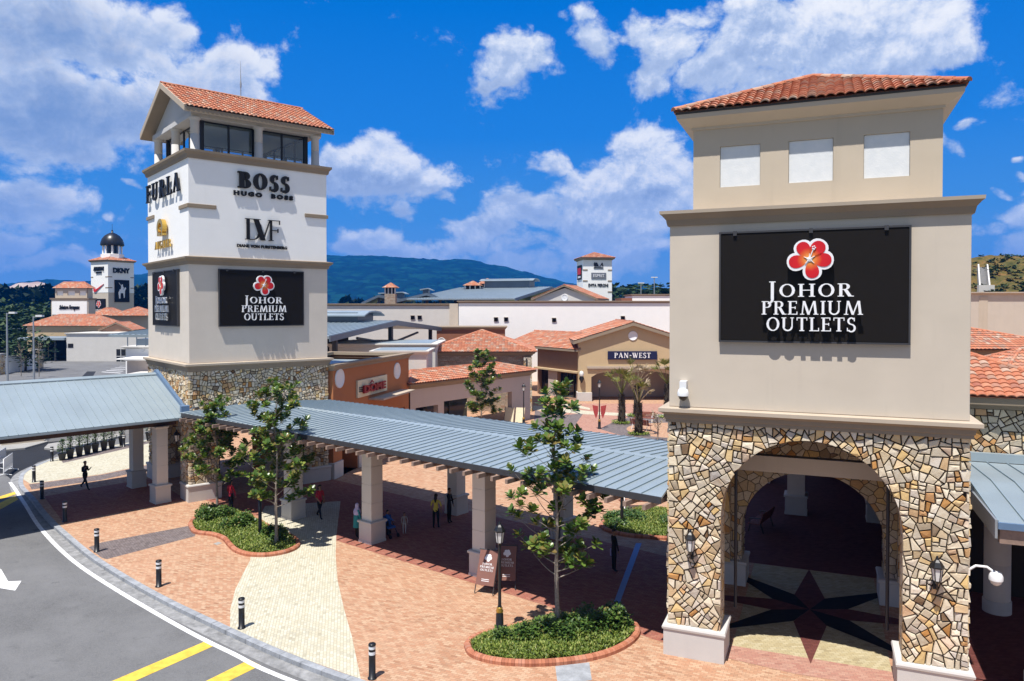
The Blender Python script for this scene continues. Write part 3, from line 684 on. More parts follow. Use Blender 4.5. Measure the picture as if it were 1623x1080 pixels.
# ---- lettering -------------------------------------------------
def arc_pts(cx, cy, rx, ry, a0, a1, n=14): return [(cx+rx*cos(radians(a0+(a1-a0)*i/n)), cy+ry*sin(radians(a0+(a1-a0)*i/n))) for i in range(n+1)]
def glyph(ch, T, t, s):
    """strokes of one capital on a cap height of 1; returns (width, [polygons])"""
    P = []
    def R(x0, y0, x1, y1): P.append([(x0, y0), (x1, y0), (x1, y1), (x0, y1)])
    def Ln(x0, y0, x1, y1, w): P.append([(x0-w/2, y0), (x0+w/2, y0), (x1+w/2, y1), (x1-w/2, y1)])
    def A(cx, cy, rx, ry, a0, a1, wx, wy, taper=None):
        o = arc_pts(cx, cy, rx, ry, a0, a1); i = arc_pts(cx, cy, rx-wx, ry-wy, a0, a1)
        for k in range(len(o)-1): P.append([o[k], o[k+1], i[k+1], i[k]])
    def sf(x, y, w=None): # serif
        w = w or s; R(x-w, y, x+w, y+t) if y < .5 else R(x-w, y-t, x+w, y)
    def V(x, w=T, top=True, bot=True):
        R(x-w/2, 0, x+w/2, 1)
        if bot: sf(x, 0, w/2+s)
        if top: sf(x, 1, w/2+s)
    L0 = s+T/2; w = .7
    if ch == 'I': V(L0); w = 2*L0
    elif ch == 'H': V(L0); V(L0+.62); R(L0, .48, L0+.62, .48+t); w = 2*L0+.62
    elif ch == 'N': V(L0, t*1.3, True); V(L0+.62, t*1.3, True, False); Ln(L0+.02, 1, L0+.60, 0, T*1.15); w = 2*L0+.62
    elif ch == 'M':
        Ln(L0, 0, L0+.09, 1, t*1.4); sf(L0, 0, .1+s/2); Ln(L0+.11, 1, L0+.43, 0, T); Ln(L0+.76, 1, L0+.43, 0, t*1.4); Ln(L0+.90, 0, L0+.79, 1, T); sf(L0+.9, 0, T/2+s); w = 2*L0+.90
    elif ch == 'U':
        V(L0, T, True, False); V(L0+.56, t*1.4, True, False); P[0] = [(L0-T/2, .3), (L0+T/2, .3), (L0+T/2, 1), (L0-T/2, 1)]
        P[2] = [(L0+.56-t*.7, .3), (L0+.56+t*.7, .3), (L0+.56+t*.7, 1), (L0+.56-t*.7, 1)]
        A(L0+.28-T/4+t*.35, .3, .28+T/4+t*.35, .32, 180, 360, T*.8, t*1.6); w = 2*L0+.56
    elif ch == 'J': R(L0+.1-T/2, .05, L0+.1+T/2, 1); sf(L0+.1, 1, T/2+s); A(L0-.12, .05, .22+T/2, .28, 270, 360, T*.9, t*1.5); w = .45+T
    elif ch in 'OQ': A(.45, .5, .45, .52, 0, 360, T, t*1.2); w = .9
    elif ch == 'C': A(.45, .5, .45, .52, 42, 318, T, t*1.2); w = .82
    elif ch == 'G': A(.45, .5, .45, .52, 42, 318, T, t*1.2); R(.80-T, .02, .80, .42); sf(.80-T/2, .42+t, T/2+s); w = .9
    elif ch == 'D': V(L0); R(L0, 1-t, L0+.25, 1); R(L0, 0, L0+.25, t); A(L0+.25, .5, .42, .5, -90, 90, T, t); w = L0+.70
    elif ch in 'PRB':
        V(L0); R(L0, 1-t, L0+.22, 1); A(L0+.22, .755, .27, .245, -90, 90, T, t); R(L0, .51, L0+.22, .51+t)
        if ch == 'R': P.append([(L0+.16, .51), (L0+.16+T*1.2, .51), (L0+.62, 0), (L0+.62-T*1.25, 0)]); sf(L0+.62, 0, s); w = L0+.66
        elif ch == 'B': R(L0, 0, L0+.24, t); A(L0+.24, .27, .32, .275, -90, 90, T, t); w = L0+.58
        else: w = L0+.52
    elif ch in 'EF':
        V(L0); R(L0, 1-t, L0+.44, 1); R(L0+.44-t, .8, L0+.44, 1); R(L0, .49, L0+.36, .49+t); R(L0+.36-t, .41, L0+.36, .6)
        if ch == 'E': R(L0, 0, L0+.48, t); R(L0+.48-t, 0, L0+.48, .22)
        w = L0+.5
    elif ch == 'L': V(L0); R(L0, 0, L0+.48, t); R(L0+.48-t, 0, L0+.48, .24); w = L0+.48
    elif ch == 'T': V(.36, T, False); R(0, 1-t, .72, 1); R(0, .78, t, 1); R(.72-t, .78, .72, 1); w = .72
    elif ch == 'A': Ln(.1, 0, .40, 1, t*1.3); Ln(.72, 0, .41, 1, T*1.1); R(.2, .3, .62, .3+t); sf(.1, 0, s); sf(.72, 0, T/2+s); w = .84
    elif ch == 'V': Ln(.1, 1, .40, 0, T*1.1); Ln(.70, 1, .40, 0, t*1.3); sf(.1, 1, T/2+s); sf(.7, 1, s); w = .8
    elif ch == 'W': Ln(.1, 1, .36, 0, T*1.05); Ln(.58, 1, .36, 0, t*1.3); Ln(.5, 1, .78, 0, T*1.05); Ln(1.02, 1, .78, 0, t*1.3); sf(.1, 1, T/2+s); sf(.52, 1, T/2+s); sf(1.02, 1, s); w = 1.14
    elif ch == 'S':
        r = .235+T*.2; A(.30, 1.02-.27, .26, .27, 35, 270, T*.85, t*1.5); A(.30, .25, .29, .27+t*.6, -145, 90, T*.85, t*1.5); R(.46, .74, .46+t, .99); R(.02, .02, .02+t, .26); w = .6
    elif ch == '-': R(.05, .4, .38, .4+T*.8); w = .43
    elif ch == ' ': w = .35
    return w, P
def serif_text(mb, txt, x, z, h, T=.16, t=.055, s=.075, gap=.14, depth=.06, sx=1., center=True, y=0., mi=0):
    """raised capitals in the plane y; front face at y-depth; x is the centre of the line"""
    tot = 0; lay = []
    for ch in txt:
        w, P = glyph(ch.upper(), T, t, s); lay.append((tot, P)); tot += w+gap
    tot -= gap; x0 = x-tot*h*sx/2 if center else x; k = 0
    for ox, P in lay:
        for p in P:
            k += 1; q = [(x0+(ox+a)*h*sx, z+b*h) for a, b in p]
            mb.prism(q, y-depth-.0006*(k % 7), y-.001*(1+k % 3), axis='y', mi=mi)
    return tot*h*sx
def sans_text(txt, h, depth, weight=0., sx=1., shear=0., spacing=1.):
    """built-in sans capitals as a mesh: returns verts, faces (x right, z up, extruded towards -y), centred on x"""
    c = bpy.data.curves.new('lettering', 'FONT'); c.body = txt; c.size = h/.729; c.extrude = depth/2; c.offset = weight; c.shear = shear; c.space_character = spacing; c.resolution_u = 3
    o = bpy.data.objects.new('lettering', c); COL.objects.link(o)
    me = bpy.data.meshes.new_from_object(o.evaluated_get(bpy.context.evaluated_depsgraph_get()))
    bpy.data.objects.remove(o); bpy.data.curves.remove(c)
    xs = [v.co.x for v in me.vertices]; mx = (min(xs)+max(xs))/2
    vs = [((v.co.x-mx)*sx, -depth/2-v.co.z, v.co.y) for v in me.vertices]; fs = [list(p.vertices) for p in me.polygons]
    bpy.data.meshes.remove(me); return vs, fs
def add_sans(mb, txt, x, z, h, depth=.05, weight=0., sx=1., y=0., shear=0., spacing=1., width=None, mi=0):
    vs, fs = sans_text(txt, h, depth, weight, 1., shear, spacing)
    if width: w = max(v[0] for v in vs)-min(v[0] for v in vs); sx = width/w
    mb.add([(x+a*sx, y+b, z+c) for a, b, c in vs], fs, mi=mi)
# ---------------------------------------------------------------- the two arch towers
def petal_mat():
    m, N, b = base_mat('red_petals'); x, y, z = N.sep(uvco(N))
    N.set(b.inputs['Base Color'], N.ramp(x, [(.0, (.85, .45, .10)), (.38, (.72, .14, .03)), (.6, (.62, .015, .02)), (1, (.55, .01, .02))])); setp(b, .45, .35); return m
M['petal'] = petal_mat()
def flower_emblem(parent, cx, cz, r, y=-.01, depth=.10, plain_=False):
    outl, pet, cen = MB(), MB(), MB()
    angs = [118, 55, -4, -78, 190]; sz = [.98, 1.06, 1.04, .98, 1.0]
    def shape(a, k, off, wide):
        a = radians(a); pts = []
        for i in range(20):
            t = 2*pi*i/20
            px = .56+.46*cos(t)*(1+off); py = (.36+.07*cos(t))*sin(t)*(1+off*1.3)*wide
            pts.append((r*k*(px*cos(a)-py*sin(a)), r*k*(px*sin(a)+py*cos(a))))
        return pts
    for i, (a, k) in enumerate(zip(angs, sz)):
        outl.prism([(cx+p, cz+q) for p, q in shape(a, k, .16, 1.05)], y-depth-.002*i, y, axis='y')
        sh = shape(a, k, -.06, .98); c = (cx+r*.5*cos(radians(a)), cz+r*.5*sin(radians(a)))
        v = [(c[0], y-depth-.016, c[1])]+[(cx+p, y-depth-.016, cz+q) for p, q in sh]
        uvr = [min(1, sqrt((p[0]-cx)**2+(p[2]-cz)**2)/r) for p in v]
        fs = [(0, 1+j, 1+(j+1) % 20) for j in range(20)]
        pet.add(v, [f[::-1] for f in fs], [[(uvr[j], .5) for j in f[::-1]] for f in fs])
    cen.lathe([(r*.13, 0), (r*.10, .02)], n=10)
    cen.v = [(cx+a, y-depth-.018-c, cz+b) for a, b, c in cen.v]
    for k in range(5):
        a = radians(angs[k]+36); cen.tube([(cx, y-depth-.03, cz), (cx+r*.3*cos(a), y-depth-.03, cz+r*.3*sin(a))], [r*.035, r*.012], 5)
    cen.tube([(cx, y-depth-.03, cz), (cx+r*.1, y-depth-.03, cz+r*.3), (cx+r*.2, y-depth-.03, cz+r*.56)], r*.028, 5)
    for k in range(5): cen.lathe([(r*.04, 0), (r*.03, .02)], n=6); n0 = len(cen.v)-24
    for k in range(5):
        base = len(cen.v)-24*(5-k)
        for j in range(24): 
            a, b, c = cen.v[base+j]; cen.v[base+j] = (cx+r*(.2+.07*cos(k*1.26))+a, y-depth-.03-c, cz+r*(.58+.08*sin(k*1.26))+b)
    e = outl.build('emblem', M['letter_white'], parent)
    if plain_: return e
    pet.build('petals', M['petal'], e); cen.build('stamen', M['letter_white'], e)
    return e
def mall_sign(frame, u, v, rot, label, standoff=.0, deep=.16, chrome=False):
    """4.9 x 3.12 m black box sign with flower and three lines of serif capitals; origin bottom left on the wall"""
    x, y, _ = frame.w(u, v); s = thing('billboard_sign', label, 'sign', (x, y, 9.6), frame.t+rot, 'black flower signs on the two towers')
    mb = MB(); mb.box(0, 4.9, -.13, -.002, 0, 3.12); mb.build('panel', M['blacksign'], s, .015)
    fr = MB()
    for a in ((-.05, 4.95, 3.12, 3.17), (-.05, 4.95, -.05, 0)): fr.box(a[0], a[1], -.15, -.003, a[2], a[3])
    for a in ((-.05, 0), (4.9, 4.95)): fr.box(a[0], a[1], -.149, -.004, 0, 3.12)
    for a in (.35, 2.4, 4.3): fr.box(a, a+.1, -.19, -.02, 3.05, 3.18)
    fr.build('frame', M['fascia'], s)
    flower_emblem(s, 2.42, 2.30, .55, -.24, .10)
    lt = MB(); yy = -.26
    k = .52
    serif_text(lt, 'J', 1.47, 1.18, .52, .15, .05, .08, .1, .08, 1.05, y=yy)
    serif_text(lt, 'OHOR', 2.58, 1.26, .36, .17, .06, .09, .17, .08, 1.28, y=yy)
    serif_text(lt, 'PREMIUM', 2.47, .76, .38, .16, .06, .085, .13, .08, 1.04, y=yy)
    serif_text(lt, 'OUTLETS', 2.45, .30, .38, .16, .06, .085, .14, .08, 1.02, y=yy)
    lt.build('lettering', M['chrome'] if chrome else M['letter_white'], s)
    return s
PANEL = {}
def tower_base(t, Wd, tall):
    """stone storey with an arch in each side, plinths and lower cornice"""
    z0, z1 = .92, 7.16; hi, lo = (2.42, 4.33), (2.45, 2.05)
    core = MB(); th = 1.1
    Wb = Wd
    arched_wall(core, Wb-.08, z0, z1, *(hi if tall else lo), .04, th, .04)
    core.M = Matrix.Translation((0, Wb, 0)) @ Matrix.Diagonal((1, -1, 1, 1)); arched_wall(core, Wb-.08, z0, z1, *lo, .04, th, .04)
    sideW = Wb-2*th-.01
    for m in (Matrix.Translation((0, Wb/2-sideW/2-.0, 0)) @ Matrix.Rotation(pi/2, 4, 'Z') @ Matrix.Diagonal((1, -1, 1, 1)), Matrix.Translation((Wb, Wb/2-sideW/2, 0)) @ Matrix.Rotation(pi/2, 4, 'Z')):
        core.M = m; arched_wall(core, sideW, z0, z1, *lo, .04, th, 0.)
    core.M = None
    w = core.build('stone_wall', [M['vstone'], M['mortar']], t)
    bm = bmesh.new(); bm.from_mesh(w.data); bmesh.ops.recalc_face_normals(bm, faces=bm.faces); bm.to_mesh(w.data); bm.free()
    k = Wb/8.
    for i, (x, y, r) in enumerate(((0, 0, 0), (Wb, 0, pi/2), (Wb, Wb, pi), (0, Wb, -pi/2))):
        key = tall and i == 0
        if key not in PANEL: o = PANEL[key] = stone_panel('stone_cladding', 8., z0, z1, hi if key else lo, 5 if key else 12, .050).build('stone_cladding', M['stone'])
        else: o = PANEL[key].copy(); COL.objects.link(o)
        o.parent = t; o.location = (x, y, 0); o.rotation_euler = (0, 0, r); o.scale = (k if i % 2 == 0 else -k, 1, 1)
        if i % 2: o.location = (x+0, y+Wb, 0) if i == 1 else (x, y-Wb, 0)
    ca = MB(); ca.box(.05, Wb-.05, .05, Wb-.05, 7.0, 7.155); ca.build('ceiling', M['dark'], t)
    for a in (0, 1):
        for b in (0, 1):
            x0, x1 = (-.13, 1.66) if a == 0 else (Wb-1.66, Wb+.13); y0, y1 = (-.13, 1.3) if b == 0 else (Wb-1.3, Wb+.13)
            p = MB(); p.ring(x0, x1, y0, y1, [(0, 0), (0, .78), (.035, .80), (.045, .86), (.02, .92), (-.08, .935)]); p.build('plinth', M['plinth'], t)
    c = MB(); c.ring(0, Wb, 0, Wb, [(-.3, 7.1), (.09, 7.1), (.09, 7.2), (.12, 7.22), (.13, 7.34), (.22, 7.40), (.27, 7.42)]); c.build('cornice', M['taupe'], t)
    c = MB(); c.ring(0, Wb, 0, Wb, [(.20, 7.42), (.28, 7.424), (.28, 7.53), (-.05, 7.56)]); c.build('cornice_cap', M['cream_mould'], t)
def tower_right():
    Wd = 7.88
    t = thing('arch_tower', 'big beige tower nearest the viewer, with three blank white panels under a hipped tile roof', 'tower', RF.w(0, 0), RF.t)
    tower_base(t, Wd, True)
    b = MB(); b.box(0, Wd, 0, Wd, 7.56, 13.1); b.build('tower_wall', M['beige'], t, .02)
    c = MB(); c.ring(0, Wd, 0, Wd, [(-.1, 13.02), (.06, 13.02), (.08, 13.10), (.10, 13.20), (.20, 13.32), (.25, 13.36)]); c.build('cornice', M['taupe'], t)
    c = MB(); c.ring(0, Wd, 0, Wd, [(.1, 13.36), (.26, 13.364), (.27, 13.46), (-.4, 13.52)]); c.build('cornice_cap', M['cream_mould'], t)
    u0, u1 = .60, 7.28; holes = [(1.39-u0, 2.55-u0, 14.2, 15.43), (3.34-u0, 4.54-u0, 14.2, 15.43), (5.33-u0, 6.49-u0, 14.2, 15.43)]
    w = MB()
    for x, y, r in ((u0, u0, 0), (u1, u0, pi/2), (u1, u1, pi), (u0, u1, -pi/2)):
        w.M = Matrix.Translation((x, y, 0)) @ Matrix.Rotation(r, 4, 'Z'); w.wall(u1-u0, 13.45, 16.15, holes, .07)
    w.M = None; w.build('upper_wall', M['beige2'], t)
    for x, y, r in ((u0, u0, 0), (u1, u0, pi/2), (u1, u1, pi), (u0, u1, -pi/2)):
        for h in holes:
            p = MB(); p.M = Matrix.Translation((x, y, 0)) @ Matrix.Rotation(r, 4, 'Z'); p.box(h[0]+.01, h[1]-.01, .05, .08, h[2]+.01, h[3]-.01); p.build('blank_panel', M['whiterelief'], t)
    e = MB(); e.ring(u0, u1, u0, u1, [(-.2, 15.98), (.05, 15.98), (.06, 16.06), (.12, 16.08), (.42, 16.26), (.44, 16.27), (.45, 16.40)]); e.build('eaves', M['beige2'], t)
    e = MB(); e.ring(u0, u1, u0, u1, [(.30, 16.40), (.46, 16.403), (.47, 16.47), (.2, 16.5)]); e.build('gutter', M['fascia'], t)
    hip_roof(t, u0-.52, u1+.52, u0-.52, u1+.52, 16.47, 18.15, pitch=.25, course=.36)
    bm_ = MB(); bm_.box(1.2, Wd-1.2, 2.85, 3.25, 5.2, 5.72); bm_.build('cross_beam', M['beige'], t)
    for x in (1.75, Wd-1.75):
        p = MB(); p.tube([(x, 2.1, 0.9), (x, 2.1, 6.4)], .05, 8); p.build('drainpipe', M['fascia'], t)
    return t
def relief_mat():
    m, N, b = base_mat('white_relief_panel'); uv = objco(N)
    N.set(b.inputs['Base Color'], N.mix(N.mr(N.noise(uv, 5, 5), .35, .7), (.68, .70, .71), (.74, .75, .75))); setp(b, .7, .2)
    bump(N, b, N.noise(uv, 7, 3, .6, 2.), .25, .02); return m
M['whiterelief'] = relief_mat()
tower_right()
def tower_left():
    Wd = 8.15
    t = thing('arch_tower', 'tall tower on the left with white upper storey, glazed lantern and gabled tile roof', 'tower', LF.w(0, 0), LF.t)
    tower_base(t, Wd, False)
    b = MB(); b.box(0, Wd, 0, Wd, 7.56, 13.1); b.build('tower_wall', M['beige_l'], t, .02)
    c = MB(); c.ring(0, Wd, 0, Wd, [(-.1, 12.98), (.06, 12.98), (.08, 13.05), (.10, 13.16), (.22, 13.26), (.25, 13.28)]); c.build('cornice', M['taupe'], t)
    c = MB(); c.ring(0, Wd, 0, Wd, [(.1, 13.28), (.26, 13.284), (.27, 13.38), (-.1, 13.45)]); c.build('cornice_cap', M['taupe'], t)
    b = MB(); b.box(.02, Wd-.02, .02, Wd-.02, 13.3, 18.85); b.build('white_storey', M['white'], t, .02)
    for (x0, x1, y0, y1) in ((-.06, 1.5, -.06, .015), (-.06, .015, .017, 1.52), (6.7, Wd+.06, -.06, .015), (-.06, .015, 6.6, Wd+.06)):
        q = MB(); q.box(x0, x1, y0, y1, 16.06, 16.28); q.build('band_course', M['taupe'], t, .02)
    c = MB(); c.ring(0, Wd, 0, Wd, [(-.1, 18.75), (.06, 18.75), (.09, 18.84), (.11, 18.95), (.2, 19.05), (.22, 19.07)]); c.build('cornice', M['taupe'], t)
    c = MB(); c.ring(0, Wd, 0, Wd, [(.1, 19.07), (.23, 19.074), (.24, 19.20), (-.3, 19.25)]); c.build('cornice_cap', M['taupe'], t)
    for u, v in [(u, v) for u in (.52, 4.08, 7.6) for v in (.45, 7.55)]+[(u, v) for u in (.52, 7.6) for v in (3.95,)]:
        p = MB(); p.lathe([(.30, 19.22), (.30, 19.32), (.24, 19.36), (.235, 20.15), (.22, 20.155), (.22, 20.185), (.235, 20.19), (.23, 20.9), (.30, 20.98), (.34, 21.0), (.34, 21.08)], u, v, 20); p.build('column', M['plinth'], t)
    fr = MB(); gx = (1.0, 7.15, .85, 7.2)
    def post(x, y, r=.05): fr.box(x-r, x+r, y-r, y+r, 19.26, 21.05)
    for x in (1.0, 7.15):
        for y in (.85, 7.2): post(x, y, .11)
    for x in (2.5, 3.9, 4.3, 5.65): post(x, .85); post(x, 7.2)
    for y in (2.4, 4.0, 5.6): post(1.0, y); post(7.15, y)
    for z in (19.24, 20.97):
        for y in (.85, 7.2): fr.box(1.1, 7.05, y-.04, y+.04, z, z+.07)
        for x in (1.0, 7.15): fr.box(x-.04, x+.04, .96, 7.09, z+.002, z+.072)
    f = fr.build('window_frame', M['frame'], t)
    gl = MB()
    for y in (.85, 7.2): gl.add([(1.1, y, 19.3), (7.05, y, 19.3), (7.05, y, 20.97), (1.1, y, 20.97)], [(0, 1, 2, 3)])
    for x in (1.0, 7.15): gl.add([(x, .96, 19.3), (x, 7.09, 19.3), (x, 7.09, 20.97), (x, .96, 20.97)], [(0, 1, 2, 3)])
    gl.build('glazing', M['glass'], f)
    b = MB(); b.box(.25, 7.9, .2, 7.85, 21.06, 21.34); b.build('entablature', M['plinth'], t, .02)
    b = MB(); b.box(1.3, 6.9, 1.1, 6.9, 20.98, 21.05); b.build('lantern_ceiling', M['offwhite'], t)
    y0, y1, yr, z0, z1 = -.42, 8.56, 4.07, 21.42, 23.6
    for x in (.42, 7.6):
        g = MB(); g.prism([(.0, 21.35), (8.14, 21.35), (4.07, 23.25)], x, x+.12, axis='x'); g.build('gable_wall', M['plinth'], t)
    gable_roof(t, -.28, 8.42, y0, y1, z0, z1, yr=yr, pitch=.25, course=.36, th=.26)
    for x in (-.30, 8.30):
        v = MB()
        for a, b_ in ((y0, z0), (y1, z0)):
            pts = [(a, b_-.26), (yr, z1-.26), (yr, z1+.07), (a, b_+.07)]; v.prism(pts, x, x+.14, axis='x')
        v.build('verge_board', M['cream_mould'], t)
    a = MB(); a.tube([(4.4, 4.07, 23.6), (4.4, 4.07, 24.5), (4.4, 4.07, 25.9)], [.03, .03, .008], 6); a.lathe([(.05, 24.3), (.06, 24.5), (.03, 24.7)], 4.4, 4.07, 8); a.build('antenna', M['steel'], t)
    return t
tower_left()
mall_sign(RF, 1.52, 0, 0, 'largest black sign with red flower, on the beige tower nearest the viewer', deep=.1)
mall_sign(LF, 1.62, 0, 0, 'black flower sign on the right-hand face of the tower with the glass lantern')
mall_sign(LF, 0, 6.52, -pi/2, 'narrow-looking black flower sign on the sunlit left face of the lantern tower', chrome=True)

def wall_sign(name, label, frame, u, v, z, rot, group=None):
    x, y, _ = frame.w(u, v); return thing(name, label, 'sign', (x, y, z), frame.t+rot, group)
GS = 'raised shop names on the lantern tower'
s = wall_sign('shop_sign', 'large heavy black serif name BOSS over small wide-spaced letters on the white storey', LF, 4.2, .02, 16.98, 0, GS)
mb = MB(); serif_text(mb, 'BOSS', 0, .42, .92, .30, .085, .10, .13, .14, 1.0, y=-.03); mb.build('lettering', M['letter_black'], s)
mb = MB(); add_sans(mb, 'HUGO  BOSS', 0, 0, .24, .08, .022, y=-.03, spacing=1.45, width=3.5); mb.build('small_lettering', M['letter_black'], s)
s = wall_sign('shop_sign', 'black interlaced letters DVF with a thin line of capitals below, under the heavy serif name', LF, 4.1, .02, 14.05, 0, GS)
mb = MB(); serif_text(mb, 'D', -.52, .45, 1.2, .15, .03, .07, .1, .10, .98, y=-.03); serif_text(mb, 'V', .02, .45, 1.2, .19, .03, .09, .1, .10, 1.15, y=-.04)
serif_text(mb, 'F', .72, .45, 1.2, .09, .03, .07, .1, .10, 1.0, y=-.05); mb.build('monogram', M['letter_black'], s)
mb = MB(); add_sans(mb, 'DIANE VON FURSTENBERG', 0, 0, .17, .06, .010, y=-.03, spacing=1.05, width=2.95); mb.build('small_lettering', M['letter_black'], s)
s = wall_sign('shop_sign', 'black serif name FURLA on the sunlit left face of the white storey', LF, .02, 4.45, 17.08, -pi/2, GS)
mb = MB(); serif_text(mb, 'FURLA', 0, 0, 1.05, .20, .06, .10, .24, .10, 1.28, y=-.10); mb.build('lettering', M['letter_black'], s)
s = wall_sign('shop_sign', 'gold horseshoe emblem over a gold serif name on the left face of the white storey', LF, .02, 4.3, 14.1, -pi/2, GS)
mb = MB(); serif_text(mb, 'AIGNER', -.1, 0, .46, .2, .07, .10, .26, .08, 1.15, y=-.1); mb.build('lettering', M['gold'], s)
mb = MB()
o = arc_pts(0, 1.2, .62, .5, -50, 230, 24); i_ = arc_pts(0, 1.2, .36, .26, -50, 230, 24)
for k in range(24): mb.prism([o[k], o[k+1], i_[k+1], i_[k]], -.34, -.1, axis='y')
mb.box(-.55, .1, -.341, -.1, .72, .9); mb.box(.0, .62, -.342, -.1, 1.08, 1.2); mb.box(.25, .55, -.343, -.1, .72, .85)
mb.build('emblem', M['gold'], s)

# wall lanterns and cameras
def lantern_head(mb, gb, z, r=.15, k=1.):
    """four-sided street-lantern head standing on height z"""
    mb.lathe([(.03*k, z-.10*k), (.06*k, z-.03*k), (r*.72, z)], n=6); gb.lathe([(r*.66, z+.004), (r, z+.34*k)], n=6, sm=False)
    mb.lathe([(r*1.22, z+.34*k), (r*1.25, z+.38*k), (r*.75, z+.50*k), (r*.35, z+.56*k), (.02*k, z+.66*k)], n=6, sm=False)
    for i in range(6):
        a = 2*pi*i/6; mb.tube([(r*.68*cos(a), r*.68*sin(a), z), (r*1.02*cos(a), r*1.02*sin(a), z+.345*k)], .012*k, 4, sm=False)
def wall_lamp(frame, u, v, z, rot, label):
    x, y, _ = frame.w(u, v); s = thing('wall_lantern', label, 'wall lamp', (x, y, z), frame.t+rot, 'black wall lanterns')
    mb, gb = MB(), MB(); mb.M = gb.M = Matrix.Translation((0, -.32, -.06)); lantern_head(mb, gb, 0, .14)
    mb.M = None; mb.tube([(0, .02, -.22), (0, -.2, -.34), (0, -.32, -.28), (0, -.32, -.13)], .022, 6); mb.box(-.06, .06, -.07, .03, -.38, -.08)
    b = mb.build('bracket', M['black'], s); gb.build('lamp_glass', M['lampglass'], s); return s
wall_lamp(RF, .70, 0, 3.38, 0, 'black wall lantern on the left stone pier of the nearest arch')
wall_lamp(RF, 7.12, 0, 3.4, 0, 'black wall lantern on the right stone pier of the nearest arch')
wall_lamp(LF, 0, 1.25, 3.25, -pi/2, 'black wall lantern on the lantern tower, under the left metal roof')
def dome_camera(label, loc, rot, arm):
    s = thing('security_camera', label, 'camera', loc, rot, 'white dome cameras')
    mb = MB()
    if arm: mb.box(-.02, .05, -.09, .09, -.14, .14); mb.tube([(.05, 0, 0), (.2, 0, .12), (.45, 0, .12), (.62, 0, 0)], .035, 8); ox, oz = .66, -.12
    else: mb.box(-.10, .10, -.26, .0, -.02, .26); ox, oz = 0., -.1
    mb.build('bracket', M['whitepaint'], s)
    mb = MB(); yy = 0 if arm else -.2; mb.lathe([(.05, .16), (.13, .12), (.17, .02), (.17, -.08)], n=16); mb.M = None
    mb.v = [(a+ox, b+yy, c+oz) for a, b, c in mb.v]; mb.build('housing', M['whitepaint'], s)
    mb = MB(); mb.lathe([(.15, -.081), (.12, -.17), (.05, -.22)], n=16); mb.v = [(a+ox, b+yy, c+oz) for a, b, c in mb.v]; mb.build('dome', M['window'] if not arm else M['lampglass'], s)
x, y, _ = RF.w(.45, 0); dome_camera('white dome camera bracketed to the beige wall below the largest sign', (x, y, 8.1), RF.t, False)
x, y, _ = RF.w(7.9, .3); dome_camera('white dome camera on a curved arm at the right edge of the nearest stone pier', (x, y, 3.55), RF.t, True)

# ---------------------------------------------------------------- covered walkways
def pier(t, x, y, rot, h, w=.33, pw=.42, rnd=False, ph=1.0, square_cap=True):
    """panelled square (or round) roof column on a plinth; returns nothing, parts go under t"""
    a, b = MB(), MB()
    if rnd:
        a.lathe([(.44, .0), (.44, .42), (.42, .44)], n=24)
        z = .44
        while z < h-.1:
            z1 = min(z+1.25, h); b.lathe([(.405, z+.008), (.405, z1-.012), (.39, z1-.008), (.39, z1)], n=24); z = z1
    else:
        a.ring(-pw, pw, -pw, pw, [(0.02, 0), (0.02, .1), (0, .11), (0, ph-.12), (.05, ph-.11), (.06, ph-.03), (.03, ph), (-.05, ph+.002)])
        z = ph
        n = max(1, round((h-ph)/.93)); st = (h-ph)/n
        for k in range(n):
            b.box(-w, w, -w, w, z+.002, z+st-.02)
            b.box(-w+.02, w-.02, -w+.02, w-.02, z+st-.02, z+st+.0015)
            z += st
        b.ring(-w, w, -w, w, [(.0, h-.14), (.06, h-.05), (.06, h-.002)])
    m = Matrix.Translation((x, y, 0)) @ Matrix.Rotation(rot, 4, 'Z')
    for q in (a, b): q.v = [tuple(m @ Vector(p)) for p in q.v]
    c = b.build('column', M['column'], t); a.build('plinth', M['plinth'], c)
DV, NV = Vector((.778, -.628, 0)), Vector((.628, .778, 0)); DANG = atan2(-.628, .778)
